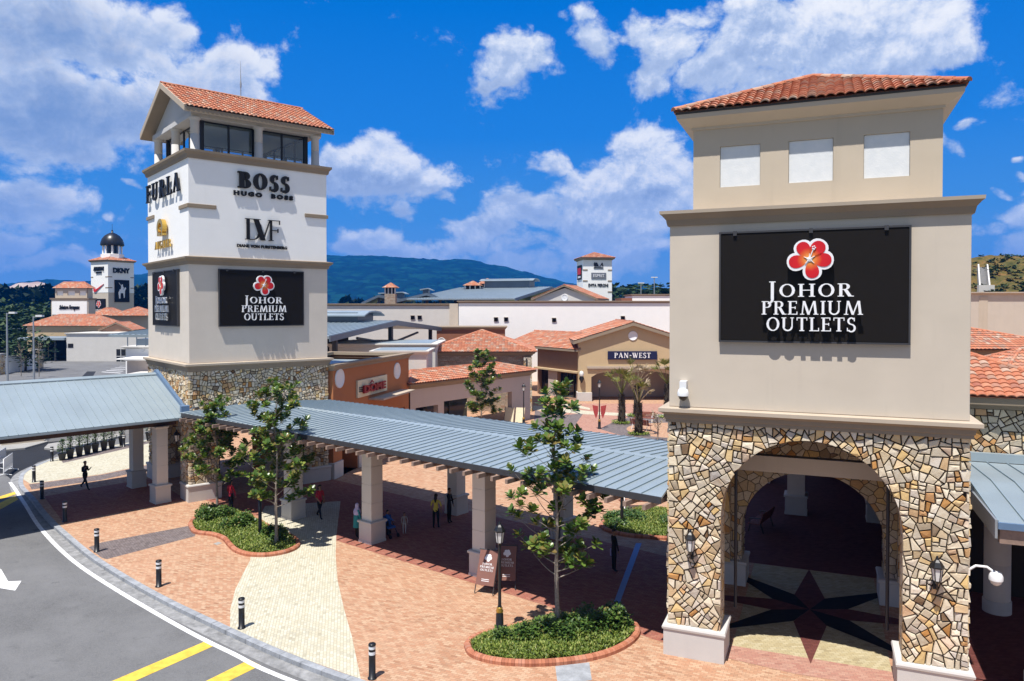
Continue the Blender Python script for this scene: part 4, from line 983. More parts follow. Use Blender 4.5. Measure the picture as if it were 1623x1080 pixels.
def walkway_mid():
    """shallow gabled metal roof between the towers; local x runs from the lantern tower to the near tower"""
    s0 = -38.2; o = DV*s0 + NV*19.8
    t = thing('walkway_canopy', 'long pale metal-roofed walkway joining the two towers, with timber rafter tails', 'canopy', (o.x, o.y, 0), DANG)
    dep, ze, zr = 8.6, 4.95, 5.17
    def xl(v): return (v/8.6)*.83+(-.9)+.03          # where the roof meets the lantern tower wall
    def xr(v): return (38.2-10.2)+(-2.55)*(v/8.6)-.1
    rf = MB(); sm = MB()
    sl = (zr-ze)/(dep/2)
    def roofpt(x, v): return (x, v, ze+min(v, dep-v)*sl)
    h = dep/2
    for (va, vb) in ((0, h), (h, dep)):
        q = [roofpt(xl(va), va), roofpt(xr(va), va), roofpt(xr(vb), vb), roofpt(xl(vb), vb)]
        q2 = [(a, b, c-.07) for a, b, c in q]
        rf.add(q+q2, [(0,1,2,3), (7,6,5,4), (0,4,5,1), (1,5,6,2), (2,6,7,3), (3,7,4,0)])
    n = int(28.2/.43)
    for i in range(n+1):
        x = xl(0)+.15+i*.43
        for va, vb in ((.0, h-.2), (h+.2, dep)):
            x0 = x
            if x0 < xl(vb) or x0+.02 > xr(va): continue
            # trim at the slanting end next to the near tower
            vb2 = vb
            if x0+.04 > xr(vb): vb2 = max(va, (28.0-.1-x0-.04)/2.55*8.6)
            if vb2-va < .1: continue
            a, b = roofpt(x0, va), roofpt(x0, vb2)
            v = [(x0, va-.012, a[2]+.001), (x0+.02, va-.012, a[2]+.001), (x0+.02, vb2, b[2]+.001), (x0, vb2, b[2]+.001)]
            w = [(p[0], p[1], p[2]+.04) for p in v]
            sm.add(v+w, [(4,5,6,7), (0,1,5,4), (1,2,6,5), (2,3,7,6), (3,0,4,7)])
    r = rf.build('metal_roof', M['metal'], t); sm.build('standing_seams', M['seam'], r)
    cap = MB(); cap.prism([(h-.24, zr-.03), (h+.24, zr-.03), (h+.24, zr+.0), (h, zr+.05), (h-.24, zr+.0)], xl(h), xr(h)+.0, axis='x'); cap.build('ridge_cap', M['metal'], r)
    fl = MB()     # upstand flashing along the tower wall
    a, b = (xl(0)+.05, .1), (xl(dep)+.05, dep-.1)
    fl.add([(a[0]-.16, a[1], ze), (a[0], a[1], ze), (b[0], b[1], ze), (b[0]-.16, b[1], ze), (a[0]-.16, a[1], zr+.14), (a[0], a[1], zr+.10), (b[0], b[1], zr+.10), (b[0]-.16, b[1], zr+.14)], [(0,3,2,1), (4,5,6,7), (0,1,5,4), (1,2,6,5), (2,3,7,6), (3,0,4,7)])
    fl.build('flashing', M['flash'], t)
    fa = MB(); fa.box(xl(0)+.3, xr(0), -.05, -.002, ze-.20, ze+.0); fa.build('fascia', M['fascia'], t)
    fa = MB(); fa.box(xl(dep)+.3, xr(dep), dep+.002, dep+.05, ze-.20, ze); fa.build('fascia', M['fascia'], t)
    # rafters with projecting tails, one child each
    x = xl(0)+.9; k = 0
    pr = MB(); pr.box(-.055, .055, -.42, dep+.42, ze-.36, ze-.21); proto = pr.build('rafter', M['timber'], t)
    while x < xr(dep)-.1:
        o_ = proto if k == 0 else proto.copy()
        if k: COL.objects.link(o_); o_.parent = t
        o_.location = (x, 0, 0); x += .655; k += 1
    while x < xr(0)-.1:
        o_ = MB().box(-.055, .055, -.42, 4.2, ze-.36, ze-.21).build('rafter', M['timber'], t); o_.location = (x, 0, 0); x += .655
    for v in (2.28, 8.1):
        b = MB(); b.box(xl(v)+.2, xr(v)-.2, v-.11, v+.11, ze-.66, ze-.365); b.build('beam', M['timber_d'], t)
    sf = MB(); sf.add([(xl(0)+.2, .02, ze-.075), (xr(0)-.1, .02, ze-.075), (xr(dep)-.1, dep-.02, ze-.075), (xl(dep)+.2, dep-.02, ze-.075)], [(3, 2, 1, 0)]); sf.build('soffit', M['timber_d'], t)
    for s_ in (-32.0, -25.97, -19.25):
        pier(t, s_-s0, 2.28, 0, ze-.66)
        if s_ > -31: pier(t, s_-s0-.25, 8.1, 0, ze-.66)
    p = MB(); p.tube([(-19.5-s0+.1, 7.6, .1), (-19.5-s0+.1, 7.6, ze-.7)], .05, 8); p.build('downpipe', M['fascia'], t)
    return t
walkway_mid()
def walkway_left():
    """steeper gabled porch roof running from the lantern tower over the road"""
    ang = LF.t+radians(7.4); o = LF.w(-.02, -.08)
    t = thing('porch_canopy', 'pale blue gabled metal roof running left from the lantern tower over the road', 'canopy', (o[0], o[1], 0), ang)
    Ln, dep, ze, zr = 24., 8.7, 4.68, 6.78; h = dep/2
    sl = Vector((0, h, zr-ze)); up = sl.normalized(); up2 = Vector((0, -h, zr-ze)).normalized()
    rf = MB(); seam_slope(rf, (-Ln, 0, ze), (1, 0, 0), up, Ln, sl.length, .40, .035, .09)
    seam_slope(rf, (-Ln, dep, ze), (1, 0, 0), up2, Ln, sl.length, .40, .035, .09)
    r = rf.build('metal_roof', [M['metal']], t)
    cap = MB(); cap.prism([(h-.22, zr-.1), (h, zr-.0), (h+.22, zr-.1), (h+.22, zr-.03), (h, zr+.08), (h-.22, zr-.03)], -Ln, -.02, axis='x'); cap.build('ridge_cap', M['metal'], r)
    fl = MB(); fl.prism([(.1, ze+.02), (h, zr+.03), (dep-.1, ze+.02), (dep-.1, ze+.22), (h, zr+.24), (.1, ze+.22)], -.06, .12, axis='x'); fl.build('flashing', M['flash'], t)
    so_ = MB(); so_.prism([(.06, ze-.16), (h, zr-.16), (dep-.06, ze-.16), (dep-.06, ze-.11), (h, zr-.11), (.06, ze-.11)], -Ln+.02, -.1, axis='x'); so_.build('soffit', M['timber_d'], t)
    fa = MB(); fa.box(-Ln, -.1, -.045, -.002, ze-.13, ze-.04); fa.box(-Ln, -.1, dep+.002, dep+.045, ze-.13, ze-.04); fa.build('gutter', M['metal'], t)
    for v in (1.33, 5.97):
        b = MB(); b.box(-Ln+.3, -.2, v-.12, v+.12, ze-.52, ze-.165); b.build('beam', M['timber_d'], t)
    for x, v in ((-1.04, 1.33), (-.52, 5.97), (-16., 1.33), (-16., 5.97), (-22., 1.33), (-22., 5.97)): pier(t, x, v, 0, ze-.52, .30, .40, ph=1.0)
    return t
walkway_left()
def walkway_right():
    o = RF.w(8.5, -.15); t = thing('walkway_canopy', 'pale metal-roofed walkway leaving the right side of the near tower', 'canopy', (o[0], o[1], 0), RF.t)
    Ln, dep, ze, zr = 24., 8.7, 5.0, 5.2; h = dep/2; sl = Vector((0, h, zr-ze))
    rf = MB(); seam_slope(rf, (0, 0, ze), (1, 0, 0), sl.normalized(), Ln, sl.length, .62, .05, .09, 0, 1); seam_slope(rf, (0, dep, ze), (1, 0, 0), Vector((0, -h, zr-ze)).normalized(), Ln, sl.length, .62, .05, .09, 0, 1)
    r = rf.build('metal_roof', [M['metal'], M['seam']], t)
    fa = MB(); fa.box(-.06, -.004, -.02, dep+.02, ze-.42, ze+.06); fa.build('barge_board', M['steel'], t)
    fa = MB(); fa.box(0, Ln, -.09, -.004, ze-.16, ze+.01); fa.build('gutter', M['flash'], t)
    fa = MB(); fa.box(.05, Ln, .02, .2, ze-.55, ze-.17); fa.box(.05, Ln, .205, dep-.1, ze-.24, ze-.18); fa.build('soffit', M['timber'], t)
    fl = MB(); fl.box(0, Ln, dep-.1, dep+.12, ze+.03, ze+.34); fl.build('flashing', M['metal'], t)
    for x in (1.45, 8., 14.5):
        for v in (1.9, 7.7): pier(t, x, v, 0, ze-.24, rnd=True)
    return t
walkway_right()
def walkway_rear():
    o = RF.w(-.3, 8.6); t = thing('walkway_canopy', 'shaded walkway behind the near tower, seen through its arch', 'canopy', (o[0], o[1], 0), RF.t)
    rf = MB(); rf.box(0, 22, .9, 30, 5.0, 5.12); rf.build('metal_roof', M['metal'], t)  # roof and soffit widened far to the right to block sky light behind the arch
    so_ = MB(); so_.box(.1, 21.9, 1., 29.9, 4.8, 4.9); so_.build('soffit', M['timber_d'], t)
    for v in (9.7, 16.5, 23.): pier(t, 3.4 if v < 10 else 1.2, v, 0, 4.8, .42, .52); pier(t, 7.2, v, 0, 4.8, .42, .52)
    bx_ = MB(); bx_.box(4.6, 21.8, 19.5, 28, 0, 4.79); bx_.build('added_shade_block', M['dark'], t)  # added near-black block; its colour stands in for deep shade beyond the arch
walkway_rear()
# ---------------------------------------------------------------- ground, road, plaza
def struct(o): o['kind'] = 'structure'; return o
def sheet(name, pts, z, m):
    mb = MB(); mb.add([(x, y, z) for x, y in pts], [list(range(len(pts)))])
    o = mb.build(name, m)
    if o.data.polygons[0].normal.z < 0: o.data.flip_normals()
    return struct(o)
def px_sheet(name, pts, z, m): return sheet(name, [tuple(G(a, b, z).xy) for a, b in pts], z, m)
def smooth_line(pts, k=6):
    out = []; n = len(pts)
    for i in range(n-1):
        p0, p1, p2, p3 = pts[max(i-1, 0)], pts[i], pts[i+1], pts[min(i+2, n-1)]
        for j in range(k):
            t = j/k; out.append(tuple(.5*((2*p1[a])+(-p0[a]+p2[a])*t+(2*p0[a]-5*p1[a]+4*p2[a]-p3[a])*t*t+(-p0[a]+3*p1[a]-3*p2[a]+p3[a])*t**3) for a in (0, 1)))
    return out+[pts[-1]]
def offset_line(pts, d):
    res = []; n = len(pts)
    for i in range(n):
        a, b = Vector(pts[max(i-1, 0)]), Vector(pts[min(i+1, n-1)]); t = (b-a).normalized(); res.append((pts[i][0]-t.y*d, pts[i][1]+t.x*d))
    return res
def strip(mb, line, d0, d1, z, zb=None, mi=0):
    a, b = offset_line(line, d0), offset_line(line, d1); n = len(line)
    v = [(x, y, z) for x, y in a]+[(x, y, z) for x, y in b]
    fs = [(i, i+1, n+i+1, n+i) for i in range(n-1)]
    if d1 < d0: fs = [f[::-1] for f in fs]
    mb.add(v, fs, mi=mi)
    if zb is not None:
        for ln, fl in ((a, d1 < d0), (b, d1 > d0)):
            v = [(x, y, z) for x, y in ln]+[(x, y, zb) for x, y in ln]
            fs = [(i, i+1, n+i+1, n+i) for i in range(n-1)]; mb.add(v, [f if fl else f[::-1] for f in fs], mi=mi)
ZR = -.13
g = MB(); g.add([(-4000, -300, -.3), (6000, -300, -.3), (6000, 6500, -.3), (-4000, 6500, -.3)], [(0, 1, 2, 3)]); struct(g.build('ground', M['grass']))
sheet('road', [(-200, -20), (60, -20), (60, 60), (-10, 175), (-200, 175)], ZR, M['asphalt'])
KERB = [(-27.5, 66.), (-29.0, 61.5), (-30.1, 58.2), (-31.2, 55.2), (-32.35, 52.3), (-32.2, 49.83), (-31.61, 47.6), (-30.51, 45.6), (-29.1, 43.6), (-26.92, 41.14), (-24.52, 38.3), (-22.53, 36.05), (-20.82, 34.23), (-18.92, 32.24), (-17.3, 30.65), (-14.9, 28.48), (-12.85, 26.74), (-11.1, 25.35), (-8.14, 23.09), (-6.19, 21.72), (-4.2, 20.5), (0, 18.1), (8, 14), (30, 5)]
KL = smooth_line(KERB, 5)
pl = MB(); poly = offset_line(KL, .30)
poly = poly+[(95, 0), (95, 150), (-22, 150), (-22, 70)]
pl.prism(poly, -.14, 0.); struct(pl.build('plaza', M['pave']))
KF = smooth_line(KERB, 14); kb = MB(); acc = 0; seg = [KF[0]]
for p_, q_ in zip(KF, KF[1:]):
    acc += sqrt((p_[0]-q_[0])**2+(p_[1]-q_[1])**2); seg.append(q_)
    if acc > .85:
        strip(kb, [tuple(Vector(seg[0]).lerp(Vector(seg[1]), .05))]+seg[1:-1]+[tuple(Vector(seg[-1]).lerp(Vector(seg[-2]), .02))], .06, .30, .012, -.14); acc = 0; seg = [q_]
struct(kb.build('kerb', M['kerb'])); kb = MB(); strip(kb, KL, .07, .30, .004, -.14); struct(kb.build('kerb_joint', M['gutter']))
gu = MB(); strip(gu, KL, -.38, .058, ZR+.004); struct(gu.build('gutter', M['gutter']))
WL = smooth_line([(-30.9, 45.5), (-29.38, 43.7), (-26.55, 40.29), (-23.43, 36.49), (-20.46, 33.17), (-17.72, 30.4), (-14.32, 27.37), (-10.64, 24.29), (-8.6, 22.73), (-6.58, 21.24), (0, 17.2), (8, 12.6)], 5)
ln = MB(); strip(ln, WL, -.09, .09, ZR+.008); struct(ln.build('edge_line', M['roadwhite']))
# road paint: yellow bars, arrow
ye = MB()
for q in ([(140, 1096), (330, 1015), (344, 1022), (200, 1086)], [(290, 1098), (395, 1046), (413, 1055), (330, 1096)]):
    p = [tuple(G(a, b, ZR).xy)+(ZR+.006,) for a, b in q]; ye.add(p, [(0, 1, 2, 3)])
for q in ([(-40, 800), (24, 779.5), (27, 783), (-40, 806)], [(-40, 816), (24, 786), (29, 792), (-40, 830)]):
    p = [tuple(G(a, b, ZR).xy)+(ZR+.006,) for a, b in q]; ye.add(p, [(0, 1, 2, 3)])
yo = struct(ye.build('yellow_road_marking', M['roadyellow']))
bm = bmesh.new(); bm.from_mesh(yo.data)
for f in bm.faces:
    f.normal_update()
    if f.normal.z < 0: f.normal_flip()
bm.to_mesh(yo.data); bm.free()
sheet('arrow_marking', [tuple(G(a, b, ZR).xy) for a, b in [(-40, 899), (-12, 897), (2, 903), (13, 922), (34, 921), (24, 936.5), (-10, 931), (-1, 927), (-10, 913), (-42, 913)]], ZR+.006, M['roadwhite'])
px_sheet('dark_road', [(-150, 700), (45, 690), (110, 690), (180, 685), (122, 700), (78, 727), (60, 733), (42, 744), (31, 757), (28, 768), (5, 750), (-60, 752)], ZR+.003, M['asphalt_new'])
# paving fields
CP = [(-11.75, 33.2), (-10.97, 30.94), (-10.69, 29.3), (-10.37, 27.64), (-9.89, 25.88), (-9.30, 24.30), (-8.14, 23.45), (-6.19, 22.09), (-4.30, 20.92), (-5.13, 23.62), (-5.9, 25.88), (-6.77, 28.62), (-7.55, 31.58), (-8.15, 34.23), (-8.7, 37.), (-9.4, 40.5), (-13.2, 39.5), (-12.5, 36)]
sheet('cream_path', CP, .0055, M['cream'])
sheet('grey_path', [(-15.3, 36.2), (-14.7, 34.2), (-17.05, 31.05), (-17.36, 31.22), (-18.7, 32.60), (-18.5, 33.3)], .004, M['greyband'])
px_sheet('cream_paving', [(40, 747), (76, 729), (120, 716), (233, 697), (255, 692), (300, 700), (240, 735), (160, 752), (48, 767), (37, 760)], .004, M['cream'])
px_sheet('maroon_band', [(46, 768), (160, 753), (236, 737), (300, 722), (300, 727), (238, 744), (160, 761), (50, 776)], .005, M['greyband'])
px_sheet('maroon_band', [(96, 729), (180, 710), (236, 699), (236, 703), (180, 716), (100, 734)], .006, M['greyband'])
def dn(s_, n_): return (.778*s_+.628*n_, -.628*s_+.778*n_)
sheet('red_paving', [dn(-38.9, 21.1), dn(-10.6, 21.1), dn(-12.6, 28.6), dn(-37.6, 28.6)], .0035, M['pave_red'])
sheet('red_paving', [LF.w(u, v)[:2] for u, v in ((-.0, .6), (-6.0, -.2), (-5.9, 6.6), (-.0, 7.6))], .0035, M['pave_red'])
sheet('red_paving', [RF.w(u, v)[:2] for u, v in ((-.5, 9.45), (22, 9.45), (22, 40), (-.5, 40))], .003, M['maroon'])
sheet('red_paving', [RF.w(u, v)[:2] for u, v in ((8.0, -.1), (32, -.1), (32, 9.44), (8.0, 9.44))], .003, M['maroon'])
# star floor beneath the near tower
sc_ = RF.w(3.94, 5.2)
def rp(u, v): return RF.w(u, v)[:2]
sheet('cream_star_floor', [rp(1.75, .95), rp(3.0, .62), rp(4.9, .62), rp(6.2, .95), rp(6.2, 9.4), rp(1.75, 9.4)], .004, M['star_tan'])
px_sheet('band_paving', [(1147, 1042), (1152, 1022), (1420, 1066), (1417, 1094), (1260, 1068)], .006, M['pave_far'])
st = MB()
for k in range(8):
    a = k*pi/4-pi/2+.02; L = 4.3
    mi = 0 if k % 2 else 1
    c = (3.94, 5.2); tip = (c[0]+L*cos(a), c[1]+L*sin(a))
    if abs(tip[0]-3.94) > 2.25: f = 2.25/abs(tip[0]-3.94) if mi else 1; 
    for sgn in (-1, 1):
        b = a+sgn*pi/8; sh = (c[0]+1.35*cos(b), c[1]+1.35*sin(b))
        v = [(*RF.w(*c)[:2], .009+.0004*k), (*RF.w(*tip)[:2], .009+.0004*k), (*RF.w(*sh)[:2], .009+.0004*k)]
        st.add(v, [(0, 1, 2) if sgn > 0 else (0, 2, 1)], mi=mi)
so_ = struct(st.build('star_paving', [M['blackpave'], M['maroon']]))
bm = bmesh.new(); bm.from_mesh(so_.data)
for f in bm.faces:
    f.normal_update()
    if f.normal.z < 0: f.normal_flip()
bm.to_mesh(so_.data); bm.free()
px_sheet('blue_floor_line', [(1008, 861), (1017, 861), (982, 957), (972, 957)], .006, plain('blue_floor_paint', (.16, .26, .50), .6))
# square beyond the walkway
px_sheet('rose_paving', [(860, 640), (1062, 640), (1062, 690), (1130, 760), (1050, 720), (880, 675)], .004, M['pave_far'])
px_sheet('cream_curve', [(845, 643), (880, 646), (935, 652), (1000, 656), (1062, 657), (1062, 661), (1000, 660), (930, 657), (870, 652), (845, 650)], .008, M['cream'])
px_sheet('cream_curve', [(870, 634), (915, 642), (935, 647), (935, 650), (905, 645), (868, 637)], .008, M['cream'])
px_sheet('grey_paving', [(848, 650), (880, 660), (925, 655), (900, 690), (860, 690), (845, 680)], .006, M['greyband'])
px_sheet('grey_paving', [(950, 680), (975, 668), (1010, 658), (1062, 656), (1062, 700), (1000, 695)], .007, M['greyband'])
cc = G(1052, 682); sheet('round_paving', [(cc.x+1.+4.2*cos(2*pi*k/40), cc.y+4.2*sin(2*pi*k/40)) for k in range(40)], .010, M['pave'])
px_sheet('manhole_cover', [(338, 862), (346, 859), (352, 861), (344, 864)], .006, M['concrete'])
px_sheet('drain_cover', [(880, 1056), (934, 1050), (938, 1078), (884, 1086)], .005, M['kerb'])
# islands and low walls left of the porch
def island(label, px, h=.14):
    mb = MB(); mb.prism([tuple(G(a, b, 0).xy) for a, b in px], -.2, .02); struct(mb.build('kerb_island', M['concrete'], bevel=.03))
island('', [(-60, 722), (0, 714), (40, 710), (76, 700), (74, 695), (40, 680), (-60, 690)])
island('', [(70, 710), (90, 713), (130, 705), (190, 692), (190, 688), (120, 697), (76, 704)])
# far parking area: pale road with white bays and ramp
pk = MB()
for k in range(6):
    a = G(160+k*7, 590-k*2.2, ZR); b = G(190+k*4, 592-k*3, ZR)
    pk.add([(a.x, a.y, ZR+.01), (b.x, b.y, ZR+.01), (b.x, b.y+.6, ZR+.01), (a.x, a.y+.6, ZR+.01)], [(0, 1, 2, 3)])
struct(pk.build('parking_bay_marking', M['roadwhite']))
px_sheet('dark_road', [(128, 599), (138, 589), (152, 589), (146, 599)], ZR+.006, M['asphalt_new'])

# ---------------------------------------------------------------- hills
def hill(name, prof, Y0, Y1, m, base=-2, rough=8., n=160, rows=26, seed=0, sub=1.):
    from mathutils import noise as NZ
    v = []; fs = []
    xs = [prof[0][0]+(prof[-1][0]-prof[0][0])*i/n for i in range(n+1)]
    def ht(px):
        for (a, ya), (b, yb) in zip(prof, prof[1:]):
            if a <= px <= b: t = (px-a)/(b-a); t = t*t*(3-2*t)*.5+t*.5; return ya+(yb-ya)*t
        return prof[-1][1]
    for j in range(rows+1):
        t = j/rows; Y = Y0+(Y1-Y0)*t
        for px in xs:
            X, Z = XZ(px, ht(px), Y1); s_ = t**.75
            X = (px-811.5)/FPX*Y*(1.+.0*t) if Y > 0 else X
            q = Vector((X/420.*sub, Y/420.*sub, seed)); nn = NZ.fractal(q*3, 1, 2.1, 6); n2 = NZ.noise(Vector((X/22.*sub, Y/22.*sub, seed+5)))
            v.append((X, Y, base+(Z-base)*s_*(1+.16*nn*(1-t))+n2*rough*min(1, t*4)))
    w = n+1; fs = [(j*w+i, j*w+i+1, (j+1)*w+i+1, (j+1)*w+i) for j in range(rows) for i in range(n)]
    # back slope
    k = len(v); v += [(p[0], p[1]+(Y1-Y0)*.6, base-5) for p in v[-w:]]
    fs += [(rows*w+i, rows*w+i+1, k+i+1, k+i) for i in range(n)]
    mb = MB(); mb.add(v, fs, sm=True); return struct(mb.build(name, m))
hill('hills', [(-260, 462), (-60, 452), (10, 450), (70, 443), (130, 446), (210, 436), (260, 428), (400, 408), (520, 405), (590, 405), (640, 408), (700, 412), (738, 411), (790, 421), (830, 431), (870, 441), (905, 449), (950, 460), (985, 456), (1010, 449), (1040, 454), (1075, 466), (1250, 476), (1600, 478), (2000, 482)], 1900, 3000, M['hill_forest'], rough=5., n=420, rows=30, seed=2)
hill('quarry_hill', [(-120, 458), (-20, 459), (8, 457), (30, 449), (60, 447), (74, 449), (80, 457), (95, 472)], 1180, 1350, M['quarry'], rough=1.5, n=60, rows=10, seed=4)
hill('scrub_hill', [(1300, 438), (1420, 428), (1500, 416), (1545, 408), (1600, 406), (1640, 404), (1760, 412), (1900, 432)], 118, 175, M['hill_scrub'], rough=.9, n=150, rows=24, seed=9, sub=9)
# ---------------------------------------------------------------- buildings of the square
def bx(name, m, parent, x0, x1, y0, y1, z0, z1, bev=.02):
    return MB().box(x0, x1, y0, y1, z0, z1).build(name, m, parent, bev)
def disc(parent, x, z, r, y=-.0, m='whitepaint', name='wall_disc'):
    mb = MB(); mb.lathe([(r, 0), (r, .05), (r*.9, .08), (r*.86, .06), (r*.3, .07)], n=28); mb.v = [(x+a, y-c, z+b) for a, b, c in mb.v]; return mb.build(name, M[m], parent)
# terracotta cafe
A, B = Vector((-11.05, 45.75)), Vector((-8.1, 58.1)); ca_ = atan2(B.y-A.y, B.x-A.x); Lc = (B-A).length
t = thing('cafe_building', 'terracotta cafe block with two white discs, beside the lantern tower', 'building', (A.x, A.y, 0), ca_)
w = MB(); w.wall(Lc, 0, 6.85, [(1.2, 3.4, 0, 3.0), (4.4, 8.0, 0, 3.0), (9., 11.9, 0, 3.)], 1.6, 0, 1); w.build('wall', [M['terracotta'], M['dark']], t)
w = MB()
w.add([(0, 0, 0), (0, 5.6, 0), (0, 5.6, 6.85), (0, 0, 6.85)], [(0, 1, 2, 3)]); w.add([(Lc, 0, 0), (Lc, 7, 0), (Lc, 7, 6.85), (Lc, 0, 6.85)], [(0, 1, 2, 3)]); w.add([(0, 5.6, 0), (Lc, 7, 0), (Lc, 7, 6.85), (0, 5.6, 6.85)], [(0, 1, 2, 3)]); w.build('side_wall', M['terracotta'], t)
w = MB(); w.add([(.1, .1, 6.55), (Lc-.1, .1, 6.55), (Lc-.1, 6.9, 6.55), (.1, 5.5, 6.55)], [(0, 1, 2, 3)]); w.build('flat_roof', M['metal'], t)
w = MB(); w.ring(0, Lc, 0, 6.6, [(-.4, 6.72), (.06, 6.72), (.08, 6.85), (.28, 7.0), (.3, 7.05), (.3, 7.12), (-.35, 7.12), (-.35, 6.9)], cap=False); w.build('cornice', M['taupe'], t)
bx('plinth', M['plinth'], t, -.1, 1.15, -.12, .4, 0, 1.0); bx('plinth', M['plinth'], t, 3.45, 4.35, -.12, .4, 0, 1.0)
for px, py in ((538, 600), (629, 588)):
    d = ray(px, py); k = ((A.x)*sin(ca_)-A.y*cos(ca_))/(d.x*sin(ca_)-d.y*cos(ca_)); q = d*k
    disc(t, (q.xy-A).dot(Vector((cos(ca_), sin(ca_)))), q.z+HC, .62)
def on_cafe(px, py):
    d = ray(px, py); k = ((A.x)*sin(ca_)-A.y*cos(ca_))/(d.x*sin(ca_)-d.y*cos(ca_)); q = d*k
    return (q.xy-A).dot(Vector((cos(ca_), sin(ca_)))), q.z+HC
(x0, z1), (x1, z0) = on_cafe(564, 604), on_cafe(611, 619)
sg_ = thing('shop_sign', 'cream board with red letters reading DÔME on the terracotta wall', 'sign', (A.x+cos(ca_)*(x0+x1)/2, A.y+sin(ca_)*(x0+x1)/2, z0), ca_)
bw = x1-x0; bx('board', M['creamboard'], sg_, -bw/2, bw/2, -.14, -.003, 0, 1.15)
mb = MB(); add_sans(mb, 'DOME', 0, .28, .5, .14, .03, y=-.2, width=bw*.74); mb.tube([(-.78, -.3, .86), (-.55, -.3, 1.02), (-.32, -.3, .86)], .05, 4, sm=False)
mb.v = [p for p in mb.v]; mb.build('lettering', plain('dark_red_letters', (.30, .02, .02), .5), sg_)
st = MB()
for z in (.4, .53, .66): st.box(-bw*.46, -bw*.36, -.2, -.142, z-.03, z+.03)
st.build('stripes', M['timber_d'], sg_)
aw = MB(); aw.box(5.2, 11.2, -1.1, -.01, 4.30, 4.42); aw.build('canopy_ledge', M['cream_mould'], t)
# small stone-clad wall and plinth in the passage beside the tower
t = thing('stone_screen_wall', 'low stone-clad wall on a grey plinth in the passage under the walkway', 'wall', (-13.7, 46.9, 0), radians(10))
bx('plinth', M['plinth'], t, -1.8, 1.6, -.45, .4, 0, 1.25); w = MB(); w.box(-1.7, 1.5, -.3, .3, 1.25, 3.6); w.build('stone_wall', M['vstone'], t)

# cream arcade with low tile roof
A2, B2 = Vector((-8.0, 58.2)), Vector((1.75, 71.0)); an = atan2(B2.y-A2.y, B2.x-A2.x); L2 = (B2-A2).length
t = thing('arcade_building', 'pinkish arcade with a low terracotta tile roof, running back from the cafe', 'building', (A2.x, A2.y, 0), an)
w = MB(); w.wall(L2, 0, 4.25, [(.6, 3.2, 0, 2.7), (3.9, 13.2, 0, 2.9)], .5, 0); w.build('wall', M['pinkish'], t)
bx('back_wall', M['brownwall'], t, .1, 9.5, 3.8, 4.0, 0, 4.2); w = MB(); w.box(3.9, 9.6, 2.4, 2.5, 0, 2.85); w.build('shopfront', M['window'], t)
w = MB(); w.box(.2, L2-.2, .5, 3.9, 4.0, 4.2); w.build('ceiling', M['dark'], t)
w = MB(); w.ring(-.0, L2, -.02, 4.5, [(-.3, 4.2), (.02, 4.2), (.08, 4.35), (.3, 4.5), (.42, 4.55), (.42, 4.68)]); w.build('eaves', M['taupe'], t)
hip_roof(t, -.5, L2+.5, -.55, 5.0, 4.70, 5.4, ns=4, pitch=.30, course=.42)
# stone pavilion with hipped tile roof
t = thing('stone_pavilion', 'ledge-stone pavilion with a broad hipped tile roof behind the arcade', 'building', (-3.3, 76, 0), 0)
w = MB(); w.box(-5.3, 5.3, .5, 11.5, 0, 5.95); w.build('wall', M['ledge'], t)
w = MB(); w.ring(-5.35, 5.35, .45, 11.55, [(-.3, 5.75), (.06, 5.75), (.1, 5.87), (.32, 6.0), (.36, 6.12)]); w.build('eaves', M['taupe'], t)
hip_roof(t, -5.85, 5.85, .0, 11.9, 6.14, 8.2, ns=4, pitch=.30, course=.42)
w = MB(); w.box(4.5, 5.36, .2, .52, 0, 5.6); w.build('stone_pilaster', M['vstone'], t)
w = MB(); w.tube([(4.8, .1, .1), (4.8, .1, 5.5)], .07, 8); w.build('downpipe', M['fascia'], t)
# dull terracotta box behind
x0, zt = XZ(692, 518, 98); x1, _ = XZ(800, 518, 98)
t = thing('rendered_block', 'dull terracotta flat-roofed block with a small white disc, behind the pavilion roof', 'building', (x0, 98, 0), 0)
bx('wall', M['terracotta2'], t, 0, x1-x0, 0, 6, 0, zt-.3); w = MB(); w.ring(0, x1-x0, 0, 6, [(-.2, zt-.4), (.05, zt-.38), (.3, zt-.1), (.3, zt)]); w.build('cornice', M['taupe'], t); disc(t, .65, zt-2.0, .55)
# brown wing
a, b = Vector((3.2, 93)), Vector((7.8, 85.6)); an = atan2(b.y-a.y, b.x-a.x); L3 = (b-a).length
t = thing('shop_wing', 'brown shop wing with dark shopfronts under a tile roof, left of the gabled shop', 'building', (a.x, a.y, 0), an)
w = MB(); w.wall(L3, 0, 5.7, [(.2, 2.4, 0, 3.1), (4.4, 8.4, .1, 3.0)], .5, 0, 1); w.build('wall', [M['brownwall'], M['window']], t); bx('pilaster', M['pinkish'], t, 2.5, 4.3, -.1, .0, 0, 3.1)
w = MB(); w.box(-.1, L3+.2, -.5, .2, 3.15, 3.35); w.build('ledge', M['ochre'], t)
w = MB(); w.box(-6, L3+.5, -.3, .4, 5.6, 5.85); w.build('eaves', M['taupe'], t)
gable_roof(t, -7, L3+.6, -.8, 9.2, 5.9, 7.6, ns=3, pitch=.32, course=.45)
fr = MB()
for x in (4.5, 5.8, 7.1, 8.3): fr.box(x-.05, x+.05, .4, .47, .1, 3.)
fr.build('window_frame', M['frame'], t)
